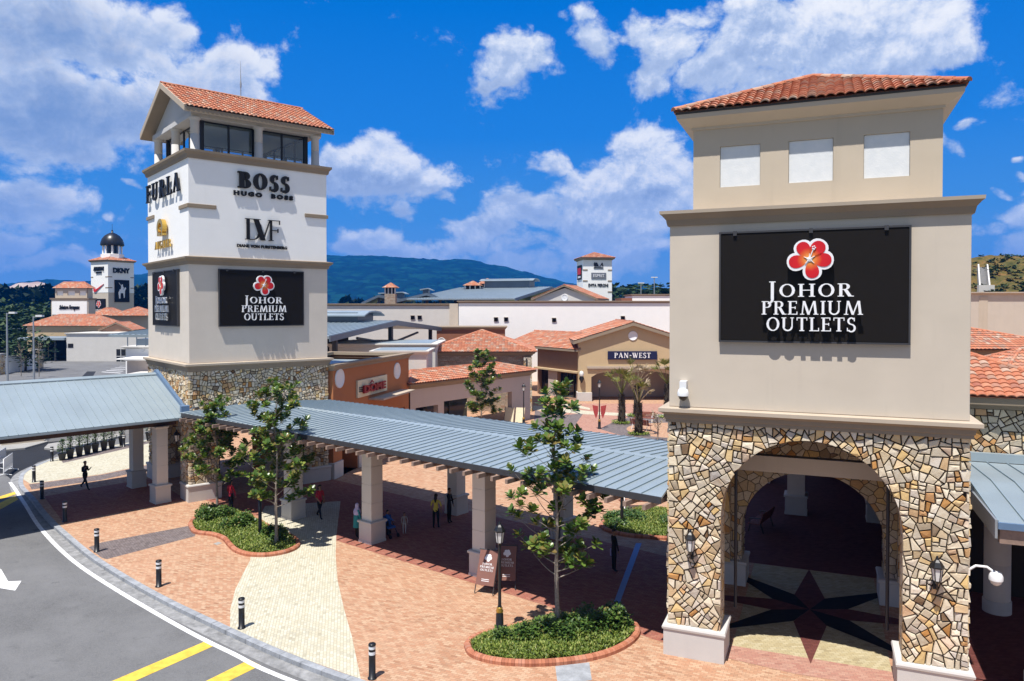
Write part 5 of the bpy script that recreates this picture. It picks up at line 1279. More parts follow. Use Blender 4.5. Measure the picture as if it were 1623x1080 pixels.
# gabled ochre shop
Xl, Xr, Yg = 7.6, 20.1, 85.0; xm = (Xl+Xr)/2
t = thing('gabled_shop', 'ochre gabled shop with a wide arched entrance and round white vent', 'building', (xm, Yg, 0), 0)
hw = (Xr-Xl)/2; za, ze = 8.75, 7.0
oL, oR, osp = -hw+1.5, hw-1.5, 2.75
n = 16; w = MB()
top = lambda x: ze+(za-ze)*(1-abs(x)/hw)
xs = [-hw, oL]+[oL+(oR-oL)*i/n for i in range(1, n)]+[oR, hw]
for i in range(len(xs)-1):
    p, q = xs[i], xs[i+1]
    lo = lambda x: 0 if (i == 0 or i == len(xs)-2) else osp+.75*sqrt(max(0, 1-((x)/(oR))**2))
    segs = [(p, q)] if not (p < 0 < q) else [(p, 0), (0, q)]
    for p_, q_ in segs:
        for yy in (0., 1.2): w.add([(p_, yy, lo(p_)), (q_, yy, lo(q_)), (q_, yy, top(q_)), (p_, yy, top(p_))], [(0, 1, 2, 3) if yy == 0 else (3, 2, 1, 0)])
        if 0 < i < len(xs)-2: w.add([(p_, 0, lo(p_)), (q_, 0, lo(q_)), (q_, 1.2, lo(q_)), (p_, 1.2, lo(p_))], [(0, 3, 2, 1)])
for x, f in ((oL, 1), (oR, -1)): w.add([(x, 0, 0), (x, 1.2, 0), (x, 1.2, osp), (x, 0, osp)], [(0, 1, 2, 3)])
w.add([(-hw, 0, 0), (-hw, 14, 0), (-hw, 14, ze), (-hw, 0, ze)], [(3, 2, 1, 0)]); w.add([(hw, 0, 0), (hw, 14, 0), (hw, 14, ze), (hw, 0, ze)], [(0, 1, 2, 3)])
w.build('wall', M['ochre'], t)
bk = MB(); bk.wall(2*hw-.4, 0, 6.5, [(7.4, 11.4, 0, 3.1)], .4, 0, 1, x0=-hw+.2, y=4.5); bk.build('porch_wall', [M['pinkish'], M['window']], t)
cl = MB(); cl.box(-hw+.2, hw-.2, 1.25, 4.5, 3.7, 3.85); cl.build('porch_ceiling', M['dark'], t)
fr = MB()
for x in (1.4, 2.7, 4.0, 5.1): fr.box(x-.06, x+.06, 4.75, 4.88, 0, 3.1)
fr.box(1.4, 5.1, 4.75, 4.87, 2.2, 2.3); fr.build('door_frame', M['frame'], t)
mo = MB(); mo.box(oL-.5, oR+.5, -.22, -.002, 3.75, 4.02); mo.box(oL-.35, oR+.35, -.12, -.003, 3.62, 3.75); mo.build('moulding', M['cream_mould'], t)
for x in (-hw+.72, hw-.72): bx('plinth', M['plinth'], t, x-.85, x+.85, -.2, 1.3, 0, 1.0)
gable_roof(t, -.55, 14, -hw-.6, hw+.6, ze-.05, za+.35, axis='y', ns=3, pitch=.32, course=.45, th=.4)
disc(t, 0, 7.5, .55, -.01, name='round_vent')
s = thing('shop_sign', 'navy board with white serif letters reading PAN-WEST', 'sign', (xm, Yg, 4.78), 0); x0, _ = XZ(963, 563, Yg); x1, _ = XZ(1041, 563, Yg)
bx('board', M['navy'], s, x0-xm, x1-xm, -.2, -.004, 0, .96); mb = MB(); serif_text(mb, 'PAN-WEST', (x0+x1)/2-xm, .2, .58, .19, .07, .07, .16, .06, 1., y=-.2); mb.build('lettering', M['letter_white'], s)
s = thing('wall_lantern', 'white globe lantern on a black bracket on the ochre corner pier', 'wall lamp', (Xl+.35, Yg, 3.0), 0, 'black wall lanterns'); mb = MB(); mb.lathe([(.05, -.9), (.3, -.4), (.2, -.1)], 0, -.35, 8); mb.box(-.06, .06, -.3, 0, -.5, -.4); mb.build('bracket', M['black'], s); mb = MB(); mb.lathe([(.2, -.1), (.28, .15), (.2, .4), (.05, .5)], 0, -.35, 10); mb.build('lamp_glass', M['lampglass'], s)

# long white and beige blocks behind
def box_building(name, label, px0, px1, pyt, Y, m, depth=10, cornice='taupe', co=.25, zb=0., cat='building', h=.35):
    x0, zt = XZ(px0, pyt, Y); x1, _ = XZ(px1, pyt, Y)
    t = thing(name, label, cat, ((x0+x1)/2, Y, zb), 0); w = (x1-x0)/2
    bx('wall', M[m], t, -w, w, 0, depth, 0, zt-zb-h*.5)
    c = MB(); c.ring(-w, w, 0, depth, [(-.2, zt-zb-h), (.05, zt-zb-h), (co*.6, zt-zb-h*.5), (co, zt-zb-h*.35), (co, zt-zb)]); c.build('cornice', M[cornice], t)
    return t, w, zt-zb
t, w, zt = box_building('outlet_block', 'long plain white wall behind the square with small louvred vents', 727, 1075, 477, 108, 'white', 14)
for px, py in ((786, 507), (802, 507), (878, 508), (987, 505)):
    x, z = XZ(px, py, 108); x -= t.location.x
    v = bx('vent', M['dark'], t, x-.28, x+.28, -.12, .0, z-.25, z+.3); bx('vent_hood', M['taupe'], v, x-.32, x+.32, -.3, -.001, z+.31, z+.37)
t, w, zt = box_building('outlet_block', 'long beige wall joining the white block, right of the lantern tower', 420, 726.5, 481.5, 111, 'offwhite', 12)
bx('pilaster', M['beige'], t, w-1.3, w-.01, -.4, 0, 0, zt)
for px, py in ((654, 504), (665, 504)):
    x, z = XZ(px, py, 111); x -= t.location.x
    v = bx('vent', M['dark'], t, x-.28, x+.28, -.12, .0, z-.25, z+.3); bx('vent_hood', M['taupe'], v, x-.32, x+.32, -.3, -.001, z+.31, z+.37)
t, w, zt = box_building('outlet_block', 'long beige wall on the far right below the scrubby hill', 1420, 1900, 463, 84, 'beige', 10, 'cream_mould', .35); bx('pilaster', M['beige2'], t, -w+9.4, -w+10.4, -.05, 0, 0, zt-.5)
t, w, zt = box_building('service_block', 'low white flat roof in front of the oil palms', 1002, 1075, 466.5, 150, 'white', 10); bx('side_wall', M['terracotta2'], t, -w-2.2, -w, 0, 9, 0, zt-.8)
t, w, zt = box_building('service_block', 'small pale box roof below the metal pavilion, partly behind the cafe', 522, 690, 545, 74, 'offwhite', 9, 'offwhite'); w_ = MB(); w_.box(-w+.5, w-.5, .5, 8.5, zt+.0, zt+.06); w_.build('flat_roof', M['metal'], t)
t, w, zt = box_building('service_block', 'pale low roof between the cafe parapet and the stone pavilion', 590, 676, 556, 67, 'offwhite', 5, 'offwhite'); w_ = MB(); w_.box(-w+.1, w-.1, .1, 4.9, zt+.0, zt+.05); w_.build('flat_roof', M['metal'], t)

# grey metal pavilion
def side_pavilion(label, E1, A_, depth, zb, zt, m='metal', mon=None):
    """open gabled metal roof seen from its gable corner: E1 near eave corner, A_ gable apex (world x, y), ridge running off to the left"""
    d = Vector(A_)-Vector(E1); hw = d.length; t = thing('metal_pavilion', label, 'pavilion', (A_[0], A_[1], 0), atan2(d.y, d.x)); mb = MB(); L = sqrt(hw*hw+(zt-zb)**2)
    seam_slope(mb, (-hw, 0, zb), (0, 1, 0), Vector((hw, 0, zt-zb)).normalized(), depth, L, .6, .06, .25); seam_slope(mb, (hw, 0, zb), (0, 1, 0), Vector((-hw, 0, zt-zb)).normalized(), depth, L, .6, .06, .25); mb.build('metal_roof', M[m], t)
    fa = MB(); fa.prism([(-hw, zb), (0, zt), (hw, zb), (hw, zb-.5), (0, zt-.5), (-hw, zb-.5)], -.15, -.004, axis='y'); fa.build('fascia', M['metal_dark'], t)
    tr = MB(); tr.box(-.25, .25, .4, .8, 0, zt-.5)
    for s_ in (-1, 1):
        bx('post', M['fascia'], t, s_*hw*.85-.2, s_*hw*.85+.2, .4, .8, 0, zb); tr.tube([(s_*hw*.55*sin(k*pi/12), .6, zt-.9-(zt-zb)*.6*sin(k*pi/12)-1.6*(1-sin(k*pi/12))) for k in range(7)], .14, 5)
    tr.build('frame', M['fascia'], t); bk = MB(); bk.box(-hw*.9, hw*.9, depth*.55, depth*.6, 0, zb-.4); bk.build('back_wall', M['dark'], t)
    if mon:
        a, b, h = mon; mm = bx('roof_monitor', M['metal_dark'], t, -2.2, 2.2, a, b, zt-1., zt+h-.2); cp = MB(); cp.prism([(-2.9, zt+h-.5), (-1.6, zt+h-.1), (0, zt+h), (1.6, zt+h-.1), (2.9, zt+h-.5), (2.9, zt+h-.62), (1.6, zt+h-.25), (0, zt+h-.15), (-1.6, zt+h-.25), (-2.9, zt+h-.62)], a-1.1, b+1., axis='y'); cp.build('monitor_roof', M['metal'], mm)
    return t
def metal_pavilion(label, Y, depth, eaveL, apex, eaveR, mon=None, trunk=True, m='metal_dark', col='dark', back=.0):
    """open gabled metal roof: the three points are pixels of the front gable at depth Y"""
    (xl, zl), (xa, za), (xr, zr) = XZ(*eaveL, Y), XZ(*apex, Y), XZ(*eaveR, Y)
    t = thing('metal_pavilion', label, 'pavilion', (xa, Y, 0), 0)
    P = [(xl-xa, zl), (0, za), (xr-xa, zr)]; mb = MB()
    for (p, q) in ((P[0], P[1]), (P[1], P[2])):
        L = sqrt((q[0]-p[0])**2+(q[1]-p[1])**2); up = Vector((q[0]-p[0], 0, q[1]-p[1])).normalized()
        if p is P[0]: seam_slope(mb, (p[0], 0, p[1]), (0, 1, 0), up, depth, L, .6, .06, .25)
        else: seam_slope(mb, (q[0], 0, q[1]), (0, 1, 0), -up, depth, L, .6, .06, .25)
    mb.build('metal_roof', M[m], t)
    fa = MB(); fa.prism([P[0], P[1], P[2], (P[2][0], P[2][1]-.45), (P[1][0], P[1][1]-.45), (P[0][0], P[0][1]-.45)], -.12, -.004, axis='y'); fa.build('fascia', M[m], t)
    if trunk:
        tr = MB(); tr.box(-.25, .25, .4, .8, 0, za-.5)
        for s_ in (-1, 1):
            e = P[0] if s_ < 0 else P[2]; pts = [(e[0]*.55*sin(k*pi/12), .6, za-1.2-(za-min(zl, zr))*.55*0-2.2*(1-sin(k*pi/12))+(e[1]-za)*.5*sin(k*pi/12)) for k in range(7)]; tr.tube(pts, .14, 5)
            tr.box(e[0]*.9-.2, e[0]*.9+.2, .4, .8, 0, e[1]-.3)
        tr.build('frame', M['fascia'], t); bk = MB(); bk.box(P[0][0]*.9, P[2][0]*.95, depth*.75, depth*.8, 0, min(zl, zr)-.5); bk.build('back_wall', M[col], t)
    if mon:
        (mx0, mz1), (mx1, mz0), d0 = XZ(mon[0], mon[1], Y+mon[4]), XZ(mon[2], mon[3], Y+mon[4]), mon[4]
        mm = bx('roof_monitor', M[m], t, mx0-xa+.5, mx1-xa-.9, d0, d0+3, mz0-1.0, mz1-.3); cp = MB()
        cp.prism([(mx0-xa, mz1-.35), (mx1-xa-.9, mz1-.1), (mx1-xa, mz1-.5), (mx1-xa-.05, mz1-.62), (mx1-xa-.95, mz1-.3), (mx0-xa, mz1-.55)], d0-.6, d0+3.6, axis='y'); cp.build('monitor_roof', M['metal'], mm)
    return t
side_pavilion('blue-grey open metal pavilion with dark arched gable, right of the lantern tower', (-15.9, 64.4), (-12.6, 80.5), 22, 8.2, 9.3, 'metal', (3.5, 9.5, 1.1))
side_pavilion('wide pale metal roof with a long roof monitor, in front of the forested hill', (.5, 138), (8.8, 165), 22, 12.6, 15.6, 'metal', (4.5, 15, 1.9))
metal_pavilion('small far slate-blue metal roof behind the beige wall', 150, 12, (573, 480), (600, 468), (640, 476), (600, 462, 645, 470, 6))
metal_pavilion('small dark low-pitched roof left of the wide pale metal roof', 146, 12, (616, 479), (676, 465), (700, 473), (666, 456, 686, 464, 3), trunk=True)
def cupola(label, px, pyt, pyb, wpx, Y, base=True, cat='cupola'):
    x, zt = XZ(px, pyt, Y); _, zb = XZ(px, pyb, Y); w = wpx/2/FPX*Y; t = thing('roof_cupola', label, cat, (x, Y, 0), 0); h = zt-zb
    w0 = MB(); w0.box(-w, w, 0, 2*w, 0, zb+h*.4); w0.build('wall', M['ledge'] if base else M['offwhite'], t)
    c = MB()
    for a in (-1, -.35, .35, 1):
        c.box(a*w*.92-.12, a*w*.92+.12, .05, .3, zb+h*.4, zb+h*.72)
    c.build('post', M['offwhite'], t); k = MB(); k.box(-w*.8, w*.8, .32, 2*w-.3, zb+h*.4, zb+h*.72); k.build('opening', M['dark'], t)
    hip_roof(t, -w-.35, w+.35, -.35, 2*w+.35, zb+h*.72, zt, ns=3, pitch=.34, course=.5, caps=False); return t
cupola('tiny stone cupola with tiled cap on the far roofs', 618, 448, 478, 17, 140)
cupola('low tiled lantern roof beside the long monitor, left one', 749, 445, 474, 26, 165, False)
cupola('higher tiled lantern roof just behind the long monitor', 772, 441, 474, 26, 175, False)
# brand tower at the back
ty = 190.; x, zt = XZ(924, 411, ty); t = thing('sign_tower', 'small far white tower with tiled cap and three shop names', 'tower', (x, ty, 0), radians(6.7)); Wt = 7.6
bx('wall', M['white'], t, 0, Wt, 0, Wt, 0, zt)
for z in (zt-2.6, zt-5.4, zt-8.2):
    for a, b in ((0-.05, 1.2), (Wt-1.1, Wt+.05)): bx('band_course', M['taupe'], t, a, b, -.08, -.003, z-.3, z, 0)
e = MB(); e.ring(0, Wt, 0, Wt, [(-.2, zt-.2), (.1, zt-.2), (.6, zt+.1), (.65, zt+.4)]); e.build('eaves', M['taupe'], t); hip_roof(t, -.75, Wt+.75, -.75, Wt+.75, zt+.4, zt+2.0, ns=3, pitch=.36, course=.5)
FT = Frame(x, ty, radians(6.7))
def fsign(label, u, z): X_, Y_, _ = FT.w(u, 0); return thing('shop_sign', label, 'sign', (X_, Y_, z), FT.t)
s = fsign('black animal-like emblem over tiny letters near the top of the far white tower', 4.0, zt-2.4); mb = MB()
mb.prism([(-1.1, .5), (-1.2, 1.3), (-.9, 1.7), (-.7, 1.4), (-.4, 1.6), (-.1, 1.1), (.1, .5)], -.15, -.01, axis='y'); mb.prism([(-.1, .5), (.5, .7), (.9, 1.5), (1.1, 1.5), (1.3, .5), (1.0, .7), (.9, 1.0), (.5, .5)], -.152, -.01, axis='y'); mb.box(-1.2, 1.3, -.14, -.012, .05, .32); mb.build('emblem', M['letter_black'], s)
s = fsign('grey board with thin pale letters in the middle of the far white tower', 4.1, zt-5.0); bx('board', plain('grey_board', (.16, .17, .20)), s, -1.95, 1.95, -.15, -.01, 0, 1.55); mb = MB(); add_sans(mb, 'ESPRIT', 0, .4, .8, .08, .0, y=-.16, width=2.9); mb.build('lettering', M['letter_white'], s)
s = fsign('wide black capitals low on the far white tower', 4.0, zt-7.0); mb = MB(); add_sans(mb, 'EVITA PERONI', 0, 0, .75, .1, .03, y=-.02, width=5.2); mb.build('lettering', M['letter_black'], s)
X_, Y_, _ = FT.w(0, 3.9); s = thing('shop_sign', 'black board with red mark on the narrow left side of the far white tower', 'sign', (X_, Y_, zt-5.1), FT.t-pi/2); bx('board', M['blacksign'], s, -2.7, 2.7, -.15, -.01, 0, 3.7); bx('mark', M['red'], s, -1.9, 1.9, -.2, -.151, 1.3, 3.0); bx('mark', M['letter_white'], s, -1.6, 1.6, -.2, -.151, .4, .9)
# gabled tile roof in front of it
x, z = XZ(895, 452, 125); t = thing('gabled_house', 'white gable with a pale orange tile roof before the far sign tower', 'building', (x, 125, 0), radians(-20)); hw = 5.2; zg = XZ(895, 473, 125)[1]
g_ = MB(); g_.prism([(-hw, 0), (hw, 0), (hw, zg), (0, z-.5), (-hw, zg)], 0, 8, axis='y'); g_.build('wall', M['offwhite'], t); gable_roof(t, -.5, 8.2, -hw-.6, hw+.6, zg-.1, z, axis='y', ns=3, pitch=.34, course=.45); disc(t, 0, zg+.1, .6, -.01, name='round_vent')

# right-hand stone house and roofs
o = RF.w(9.0, 9.3); t = thing('stone_house', 'rubble-stone house with a large orange tile roof behind the right walkway', 'building', (o[0], o[1], 0), RF.t)
k_ = RF.w(9.0, 9.3)
w = MB(); w.box(-.3, 3.4, 0, 12, 0, 6.85); w.build('wall', M['mortar'], t); bx('canopy_wall', M['taupe'], t, -4, -.31, .02, 2.59, 5.15, 6.85)
sp_ = stone_panel('stone_cladding', 4.6, 4.9, 6.85, None, 11, .07); q = sp_.build('stone_cladding', M['stone'], t); q.location = (-1.2, 0, 0)
e = MB(); e.ring(-4, 3.4, 0, 10, [(-.2, 6.85), (.1, 6.85), (.12, 6.95), (.5, 7.05), (.52, 7.3)]); e.build('eaves', M['taupe'], t)
hip_roof(t, -4.6, 4.6, -.6, 10.4, 7.34, 8.95, ridge=(.0, 4.6, .0, 5.2), ns=6, pitch=.30, course=.40)
Y_ = 58.; x0, zt = XZ(1500, 555, Y_); t = thing('tiled_house', 'cream walled house with a smaller orange tile roof on the far right', 'building', (XZ(1541, 560, Y_)[0], Y_, 0), 0); bx('wall', M['ochre'], t, -6, 3.8, 0, 8, 0, zt); hip_roof(t, -6.6, 9, -.6, 9.5, zt+.05, zt+1.9, ridge=(-2, 4.4, .5, 4.4), ns=4, pitch=.32, course=.45); bx('side_wall', M['beige2'], t, 3.81, 9, .5, 8, 0, zt-.1)
Y_ = 50.; x0, zt = XZ(1585, 586, Y_); t = thing('tiled_house', 'end of a low orange tile roof at the right edge of the view', 'building', (XZ(1596, 590, Y_)[0], Y_, 0), 0); bx('wall', M['beige2'], t, .4, 12, .4, 5, 0, zt); hip_roof(t, 0, 13, 0, 5.5, zt+.02, zt+1.2, ns=4, pitch=.32, course=.45)
# concrete drain stair up the hill
(xa, za), (xb, zb) = XZ(1561, 460, 150), XZ(1558, 424, 165); t = thing('drain_stair', 'pale concrete stepped drain climbing the scrubby hill', 'stairs', (xa, 150, 0), 0)
mb = MB()
for k in range(22):
    f0 = k/22; mb.box(-.85+(xb-xa)*f0, .85+(xb-xa)*f0, 15*f0, 15*(f0+.06), za+(zb-za)*f0-3, za+(zb-za)*f0+.25)
mb.build('steps', M['concrete'], t)
for sx in (-1, 1):
    w = MB(); c = sx*1.0; w.prism([(0, za-3), (15.5, zb-3), (15.5, zb+.75), (0, za+.75)], c-.16, c+.16, axis='x'); w.v = [(p[0]+(xb-xa)*p[1]/15, p[1], p[2]) for p in w.v]; w.build('side_wall', M['offwhite'], t)
w = MB(); w.box(-1.6, 1.6, -.6, -.02, za-3, za+1.0); w.build('catch_pit', M['offwhite'], t)

# ---------------------------------------------------------------- far left group
ty = 205.; x, zt = XZ(171, 414, ty); FD = Frame(x, ty, radians(61.6)); Wt = 7.75; zb = XZ(171, 464, ty)[1]
t = thing('domed_tower', 'far white tower with a dark dome on the left skyline', 'tower', (x, ty, 0), FD.t)
bx('white_storey', M['white'], t, 0, Wt, 0, Wt, zb, zt); bx('tower_wall', M['beige'], t, .05, Wt-.05, .05, Wt-.05, 0, zb)
for z in (zt-4.2, zt-7.2):
    for a, b, c, d in ((-.05, 1.2, -.05, .02), (Wt-1.1, Wt+.05, -.05, .02), (-.05, .02, .03, 1.2), (-.05, .02, Wt-1.1, Wt+.05)): bx('band_course', M['taupe'], t, a, b, c, d, z-.25, z, 0)
e = MB(); e.ring(0, Wt, 0, Wt, [(-.2, zt-.15), (.1, zt-.15), (.4, zt+.1), (.45, zt+.3)]); e.build('eaves', M['taupe'], t); hip_roof(t, -.5, Wt+.5, -.5, Wt+.5, zt+.3, zt+2.3, ns=3, pitch=.36, course=.5)
d_ = MB(); d_.lathe([(3.0, zt+.8), (3.0, zt+2.2), (2.4, zt+2.3)], Wt/2, Wt/2, 8, sm=False); d_.build('drum', M['white'], t)
for k in range(8):
    a = 2*pi*k/8+.2; c = MB(); c.tube([(Wt/2+2.3*cos(a), Wt/2+2.3*sin(a), zt+2.2), (Wt/2+2.3*cos(a), Wt/2+2.3*sin(a), zt+4.7)], .26, 8); c.build('column', M['white'], t)
d_ = MB(); d_.lathe([(2.9, zt+4.6), (3.05, zt+4.8), (2.95, zt+5.6), (2.6, zt+6.6), (1.9, zt+7.5), (1.0, zt+8.1), (.3, zt+8.35), (.25, zt+8.9), (.05, zt+9.2), (.04, zt+10.8)], Wt/2, Wt/2, 24); d_.build('dome', M['black'], t)
d_ = MB(); d_.lathe([(1.5, zt+2.3), (1.5, zt+4.65)], Wt/2, Wt/2, 8); d_.build('lantern_glass', M['window'], t)
def dsign(label, u, v, z, rot): X_, Y_, _ = FD.w(u, v); return thing('shop_sign', label, 'sign', (X_, Y_, z), FD.t+rot)
s = dsign('black bold capitals DKNY high on the far domed tower', 3.9, 0, zt-3.1, 0); mb = MB(); add_sans(mb, 'DKNY', 0, 0, 1.35, .2, .09, y=-.05, width=5.0); mb.build('lettering', M['letter_black'], s)
s = dsign('black board with a white polo rider emblem on the far domed tower', 4.0, 0, zt-11.3, 0); bx('board', M['blacksign'], s, -2.2, 2.2, -.2, -.01, 0, 6.2); mb = MB()
mb.prism([(-1.1, 2.6), (-.7, 3.6), (.3, 3.5), (.9, 4.2), (1.2, 3.9), (.8, 3.2), (.7, 1.2), (.45, 1.2), (.3, 2.5), (-.5, 2.5), (-.6, 1.0), (-.9, 1.0)], -.27, -.19, axis='y'); mb.prism([(-.4, 3.4), (-.3, 4.6), (-.1, 5.0), (.2, 4.9), (.2, 4.4), (.5, 4.0), (.2, 3.5)], -.272, -.19, axis='y'); mb.tube([(-.2, -.25, 4.4), (-1.0, -.25, 5.4)], .07, 4); mb.build('emblem', M['letter_white'], s)
s = dsign('small black two-line lettering on the left side of the far domed tower', 0, 4.0, zt-3.2, -pi/2); mb = MB(); add_sans(mb, 'ARMANI', 0, .6, 1.2, .2, .03, y=-.05, width=4.6); add_sans(mb, 'EXCHANGE', 0, -.1, .4, .2, .02, y=-.05, width=2.6); mb.build('lettering', M['letter_black'], s)
s = dsign('red swoosh mark on the left side of the far domed tower', 0, 4.2, zt-8.6, -pi/2); mb = MB(); mb.prism([(-2.1, 1.3), (-2.3, .6), (-1.9, .1), (-1.2, .15), (2.4, 2.3), (-.9, .95), (-1.7, .9)], -.2, -.01, axis='y'); mb.build('emblem', M['red'], s)
s = dsign('black flower board low on the left side of the far domed tower', 0, 4.0, zb-7.3, -pi/2); bx('board', M['blacksign'], s, -2.9, 2.9, -.2, -.01, 0, 5.6); flower_emblem(s, 0, 4.1, .95, -.22, .05); mb = MB()
for i, q in enumerate(('JOHOR', 'PREMIUM', 'OUTLETS')): serif_text(mb, q, 0, 2.1-.85*i, .62, .16, .07, .07, .12, .05, 1., y=-.21)
mb.build('lettering', M['letter_white'], s)
# block with script sign and windows
Y_ = 178.; x0, zt = XZ(81, 475, Y_); x1, _ = XZ(140, 475, Y_); t = thing('signed_block', 'beige block with white sign panel and small tiled top storey, left of the domed tower', 'building', ((x0+x1)/2, Y_, 0), 0); w = (x1-x0)/2
bx('wall', M['beige'], t, -w, w, 0, 3, 0, zt); e = MB(); e.ring(-w, w, 0, 3, [(-.2, zt-.1), (.2, zt), (.25, zt+.35)]); e.build('cornice', M['taupe'], t)
zu = XZ(81, 457, Y_)[1]; ws = MB(); wu = w*.86; hs_ = [(-wu+1.0+k*3.3-0, -wu+2.6+k*3.3, zt+1.0, zu-.6) for k in range(2)]; ws.wall(2*wu, zt+.3, zu, [(-wu+.3, -wu+1.9, zt+1, zu-.6), (-.9, .9, zt+1, zu-.6), (wu-1.9, wu-.3, zt+1, zu-.6)], .3, 0, 1, x0=-wu, y=.6); ws.box(-wu, wu, .95, 3, zt+.3, zu-.01); ws.build('upper_wall', [M['beige2'], M['white']], t)
hip_roof(t, -wu-.4, wu+.4, .2, 3.6, zu, zu+1.5, ns=3, pitch=.36, course=.5)
s = thing('shop_sign', 'white panel with flowing black script on the beige block', 'sign', ((x0+x1)/2, Y_, XZ(110, 499, Y_)[1]), 0); hgt = XZ(110, 478, Y_)[1]-XZ(110, 499, Y_)[1]; bx('board', M['white'], s, -w*.94, w*.94, -.15, -.01, 0, hgt)
mb = MB(); add_sans(mb, 'Salvatore Ferragamo', 0, hgt*.42, 1.0, .1, .045, y=-.16, shear=.5, width=w*1.1); mb.build('lettering', M['letter_black'], s)
# tiled buildings
Y_ = 163.; x0, zt = XZ(36, 517, Y_); x1, _ = XZ(165, 517, Y_); t = thing('tiled_house', 'cream walled building with a long orange hipped roof beyond the parking area', 'building', ((x0+x1)/2, Y_, 0), 0); w = (x1-x0)/2; bx('wall', M['ochre'], t, -w+.6, w, .5, 9, 0, zt); hip_roof(t, -w, w+.6, 0, 10, zt, XZ(36, 502, Y_)[1]+.4, ns=3, pitch=.36, course=.5); bx('window', M['whitepaint'], t, 1.5, 3.2, .4, .498, zt-4., zt-2.)
x0, zt = XZ(160, 524, 161); x1, _ = XZ(208, 512, 161); t = thing('gabled_house', 'brownish gable with a short tile roof, right of the long orange roof', 'building', ((x0+x1)/2, 161, 0), radians(12)); hw = 3.0; g_ = MB(); g_.prism([(-hw, 0), (hw, 0), (hw, zt), (0, zt+1.4), (-hw, zt)], 0, 8, axis='y'); g_.build('wall', M['brownwall'], t); gable_roof(t, -.4, 10, -hw-.5, hw+.5, zt+.05, zt+1.75, axis='y', ns=3, pitch=.36, course=.5)
x0, zt = XZ(150, 500, 190); x1, _ = XZ(240, 500, 190); t = thing('tiled_house', 'darker tiled roofs at the foot of the domed tower', 'building', ((x0+x1)/2, 188, 0), 0); w = (x1-x0)/2; bx('wall', M['beige'], t, -w, w, 0, 9, 0, zt); hip_roof(t, -w-.5, -w*.2, -.5, 9, zt, zt+1.9, ns=3, pitch=.36, course=.5); hip_roof(t, -w*.25, w+.5, -1.5, 9, zt-.1, zt+2.1, ns=3, pitch=.36, course=.5)
t, w, zt = box_building('service_block', 'plain off-white block with a small dark hatch facing the parking area', 105, 300, 528, 152, 'offwhite', 10, 'offwhite', zb=-.13)
x, z = XZ(112, 547, 152); x -= t.location.x; bx('hatch', M['dark'], t, x-.55, x+.55, -.06, 0, z-.45, z+.4); x, z = XZ(192, 562, 152); x -= t.location.x; v = bx('window', M['window'], t, x-.95, x+.95, -.08, 0, z-1.4, z+1.2); fr = MB(); fr.box(x-.04, x+.04, -.14, -.081, z-1.4, z+1.2); fr.box(x-.95, x+.95, -.14, -.082, z-.3, z-.2); fr.build('window_frame', M['whitepaint'], v)
x0, zt = XZ(52, 536, 152); x1, _ = XZ(104, 536, 152); t = thing('loading_shed', 'dark open loading shed with a pale metal roof beside the off-white block', 'shed', ((x0+x1)/2, 152, -.13), 0); w = (x1-x0)/2
bx('metal_roof', M['metal'], t, -w-3, w, -.6, 8, zt-.3, zt+.2); bx('back_wall', M['dark'], t, -w, w-.1, 5, 5.3, 0, zt-.31); bx('side_wall', M['dark'], t, -w-.2, -w, 0, 5, 0, zt-.31)
for k in (-.35, .3): bx('post', M['fascia'], t, w*k-.12, w*k+.12, .2, .5, 0, zt-.31)
Yb = 185.; x0, zt = XZ(-40, 526, Yb); x1, _ = XZ(40, 526, Yb); t = thing('loading_shed', 'low blue metal roof at the left edge behind the garden wall', 'shed', ((x0+x1)/2, Yb, 0), 0); w = (x1-x0)/2; bx('metal_roof', M['metal'], t, -w, w, 0, 8, zt-.4, zt+.6); bx('wall', M['dark'], t, -w+.4, w-.4, .5, 7, 0, zt-.41)
t, w, zt = box_building('service_block', 'small white plant block with dark vents just left of the lantern tower', 196, 244, 594, 88, 'white', 7, 'offwhite', zb=-.13)
for px in (209, 226): x, z = XZ(px, 596+6, 88); x -= t.location.x; bx('vent', M['dark'], t, x-.3, x+.3, -.05, 0, z-.3, z+.3)
t, w, zt = box_building('plant_room', 'white upper plant room with a railed roof just left of the lantern tower', 199, 262, 549, 98, 'white', 8, 'offwhite', zb=-.13, co=.5)
x, z = XZ(225, 552, 98); d_ = disc(t, x-t.location.x+.1, z, .35, name='wall_lamp'); rl = MB()
for k in range(5): rl.box(-w+.1+k*1.2, -w+.2+k*1.2, .2, .3, zt, zt+1.2)
rl.box(-w+.1, w, .2, .3, zt+1.2, zt+1.3); rl.box(-w+.5, w-.5, 2, 5, zt, zt+.9); rl.build('roof_rail', M['metal_dark'], t)
t, w, zt = box_building('service_block', 'grey low wall strip below the plant room', 201, 262, 568, 93, 'pinkish', 3, 'white', zb=-.13, co=.9)
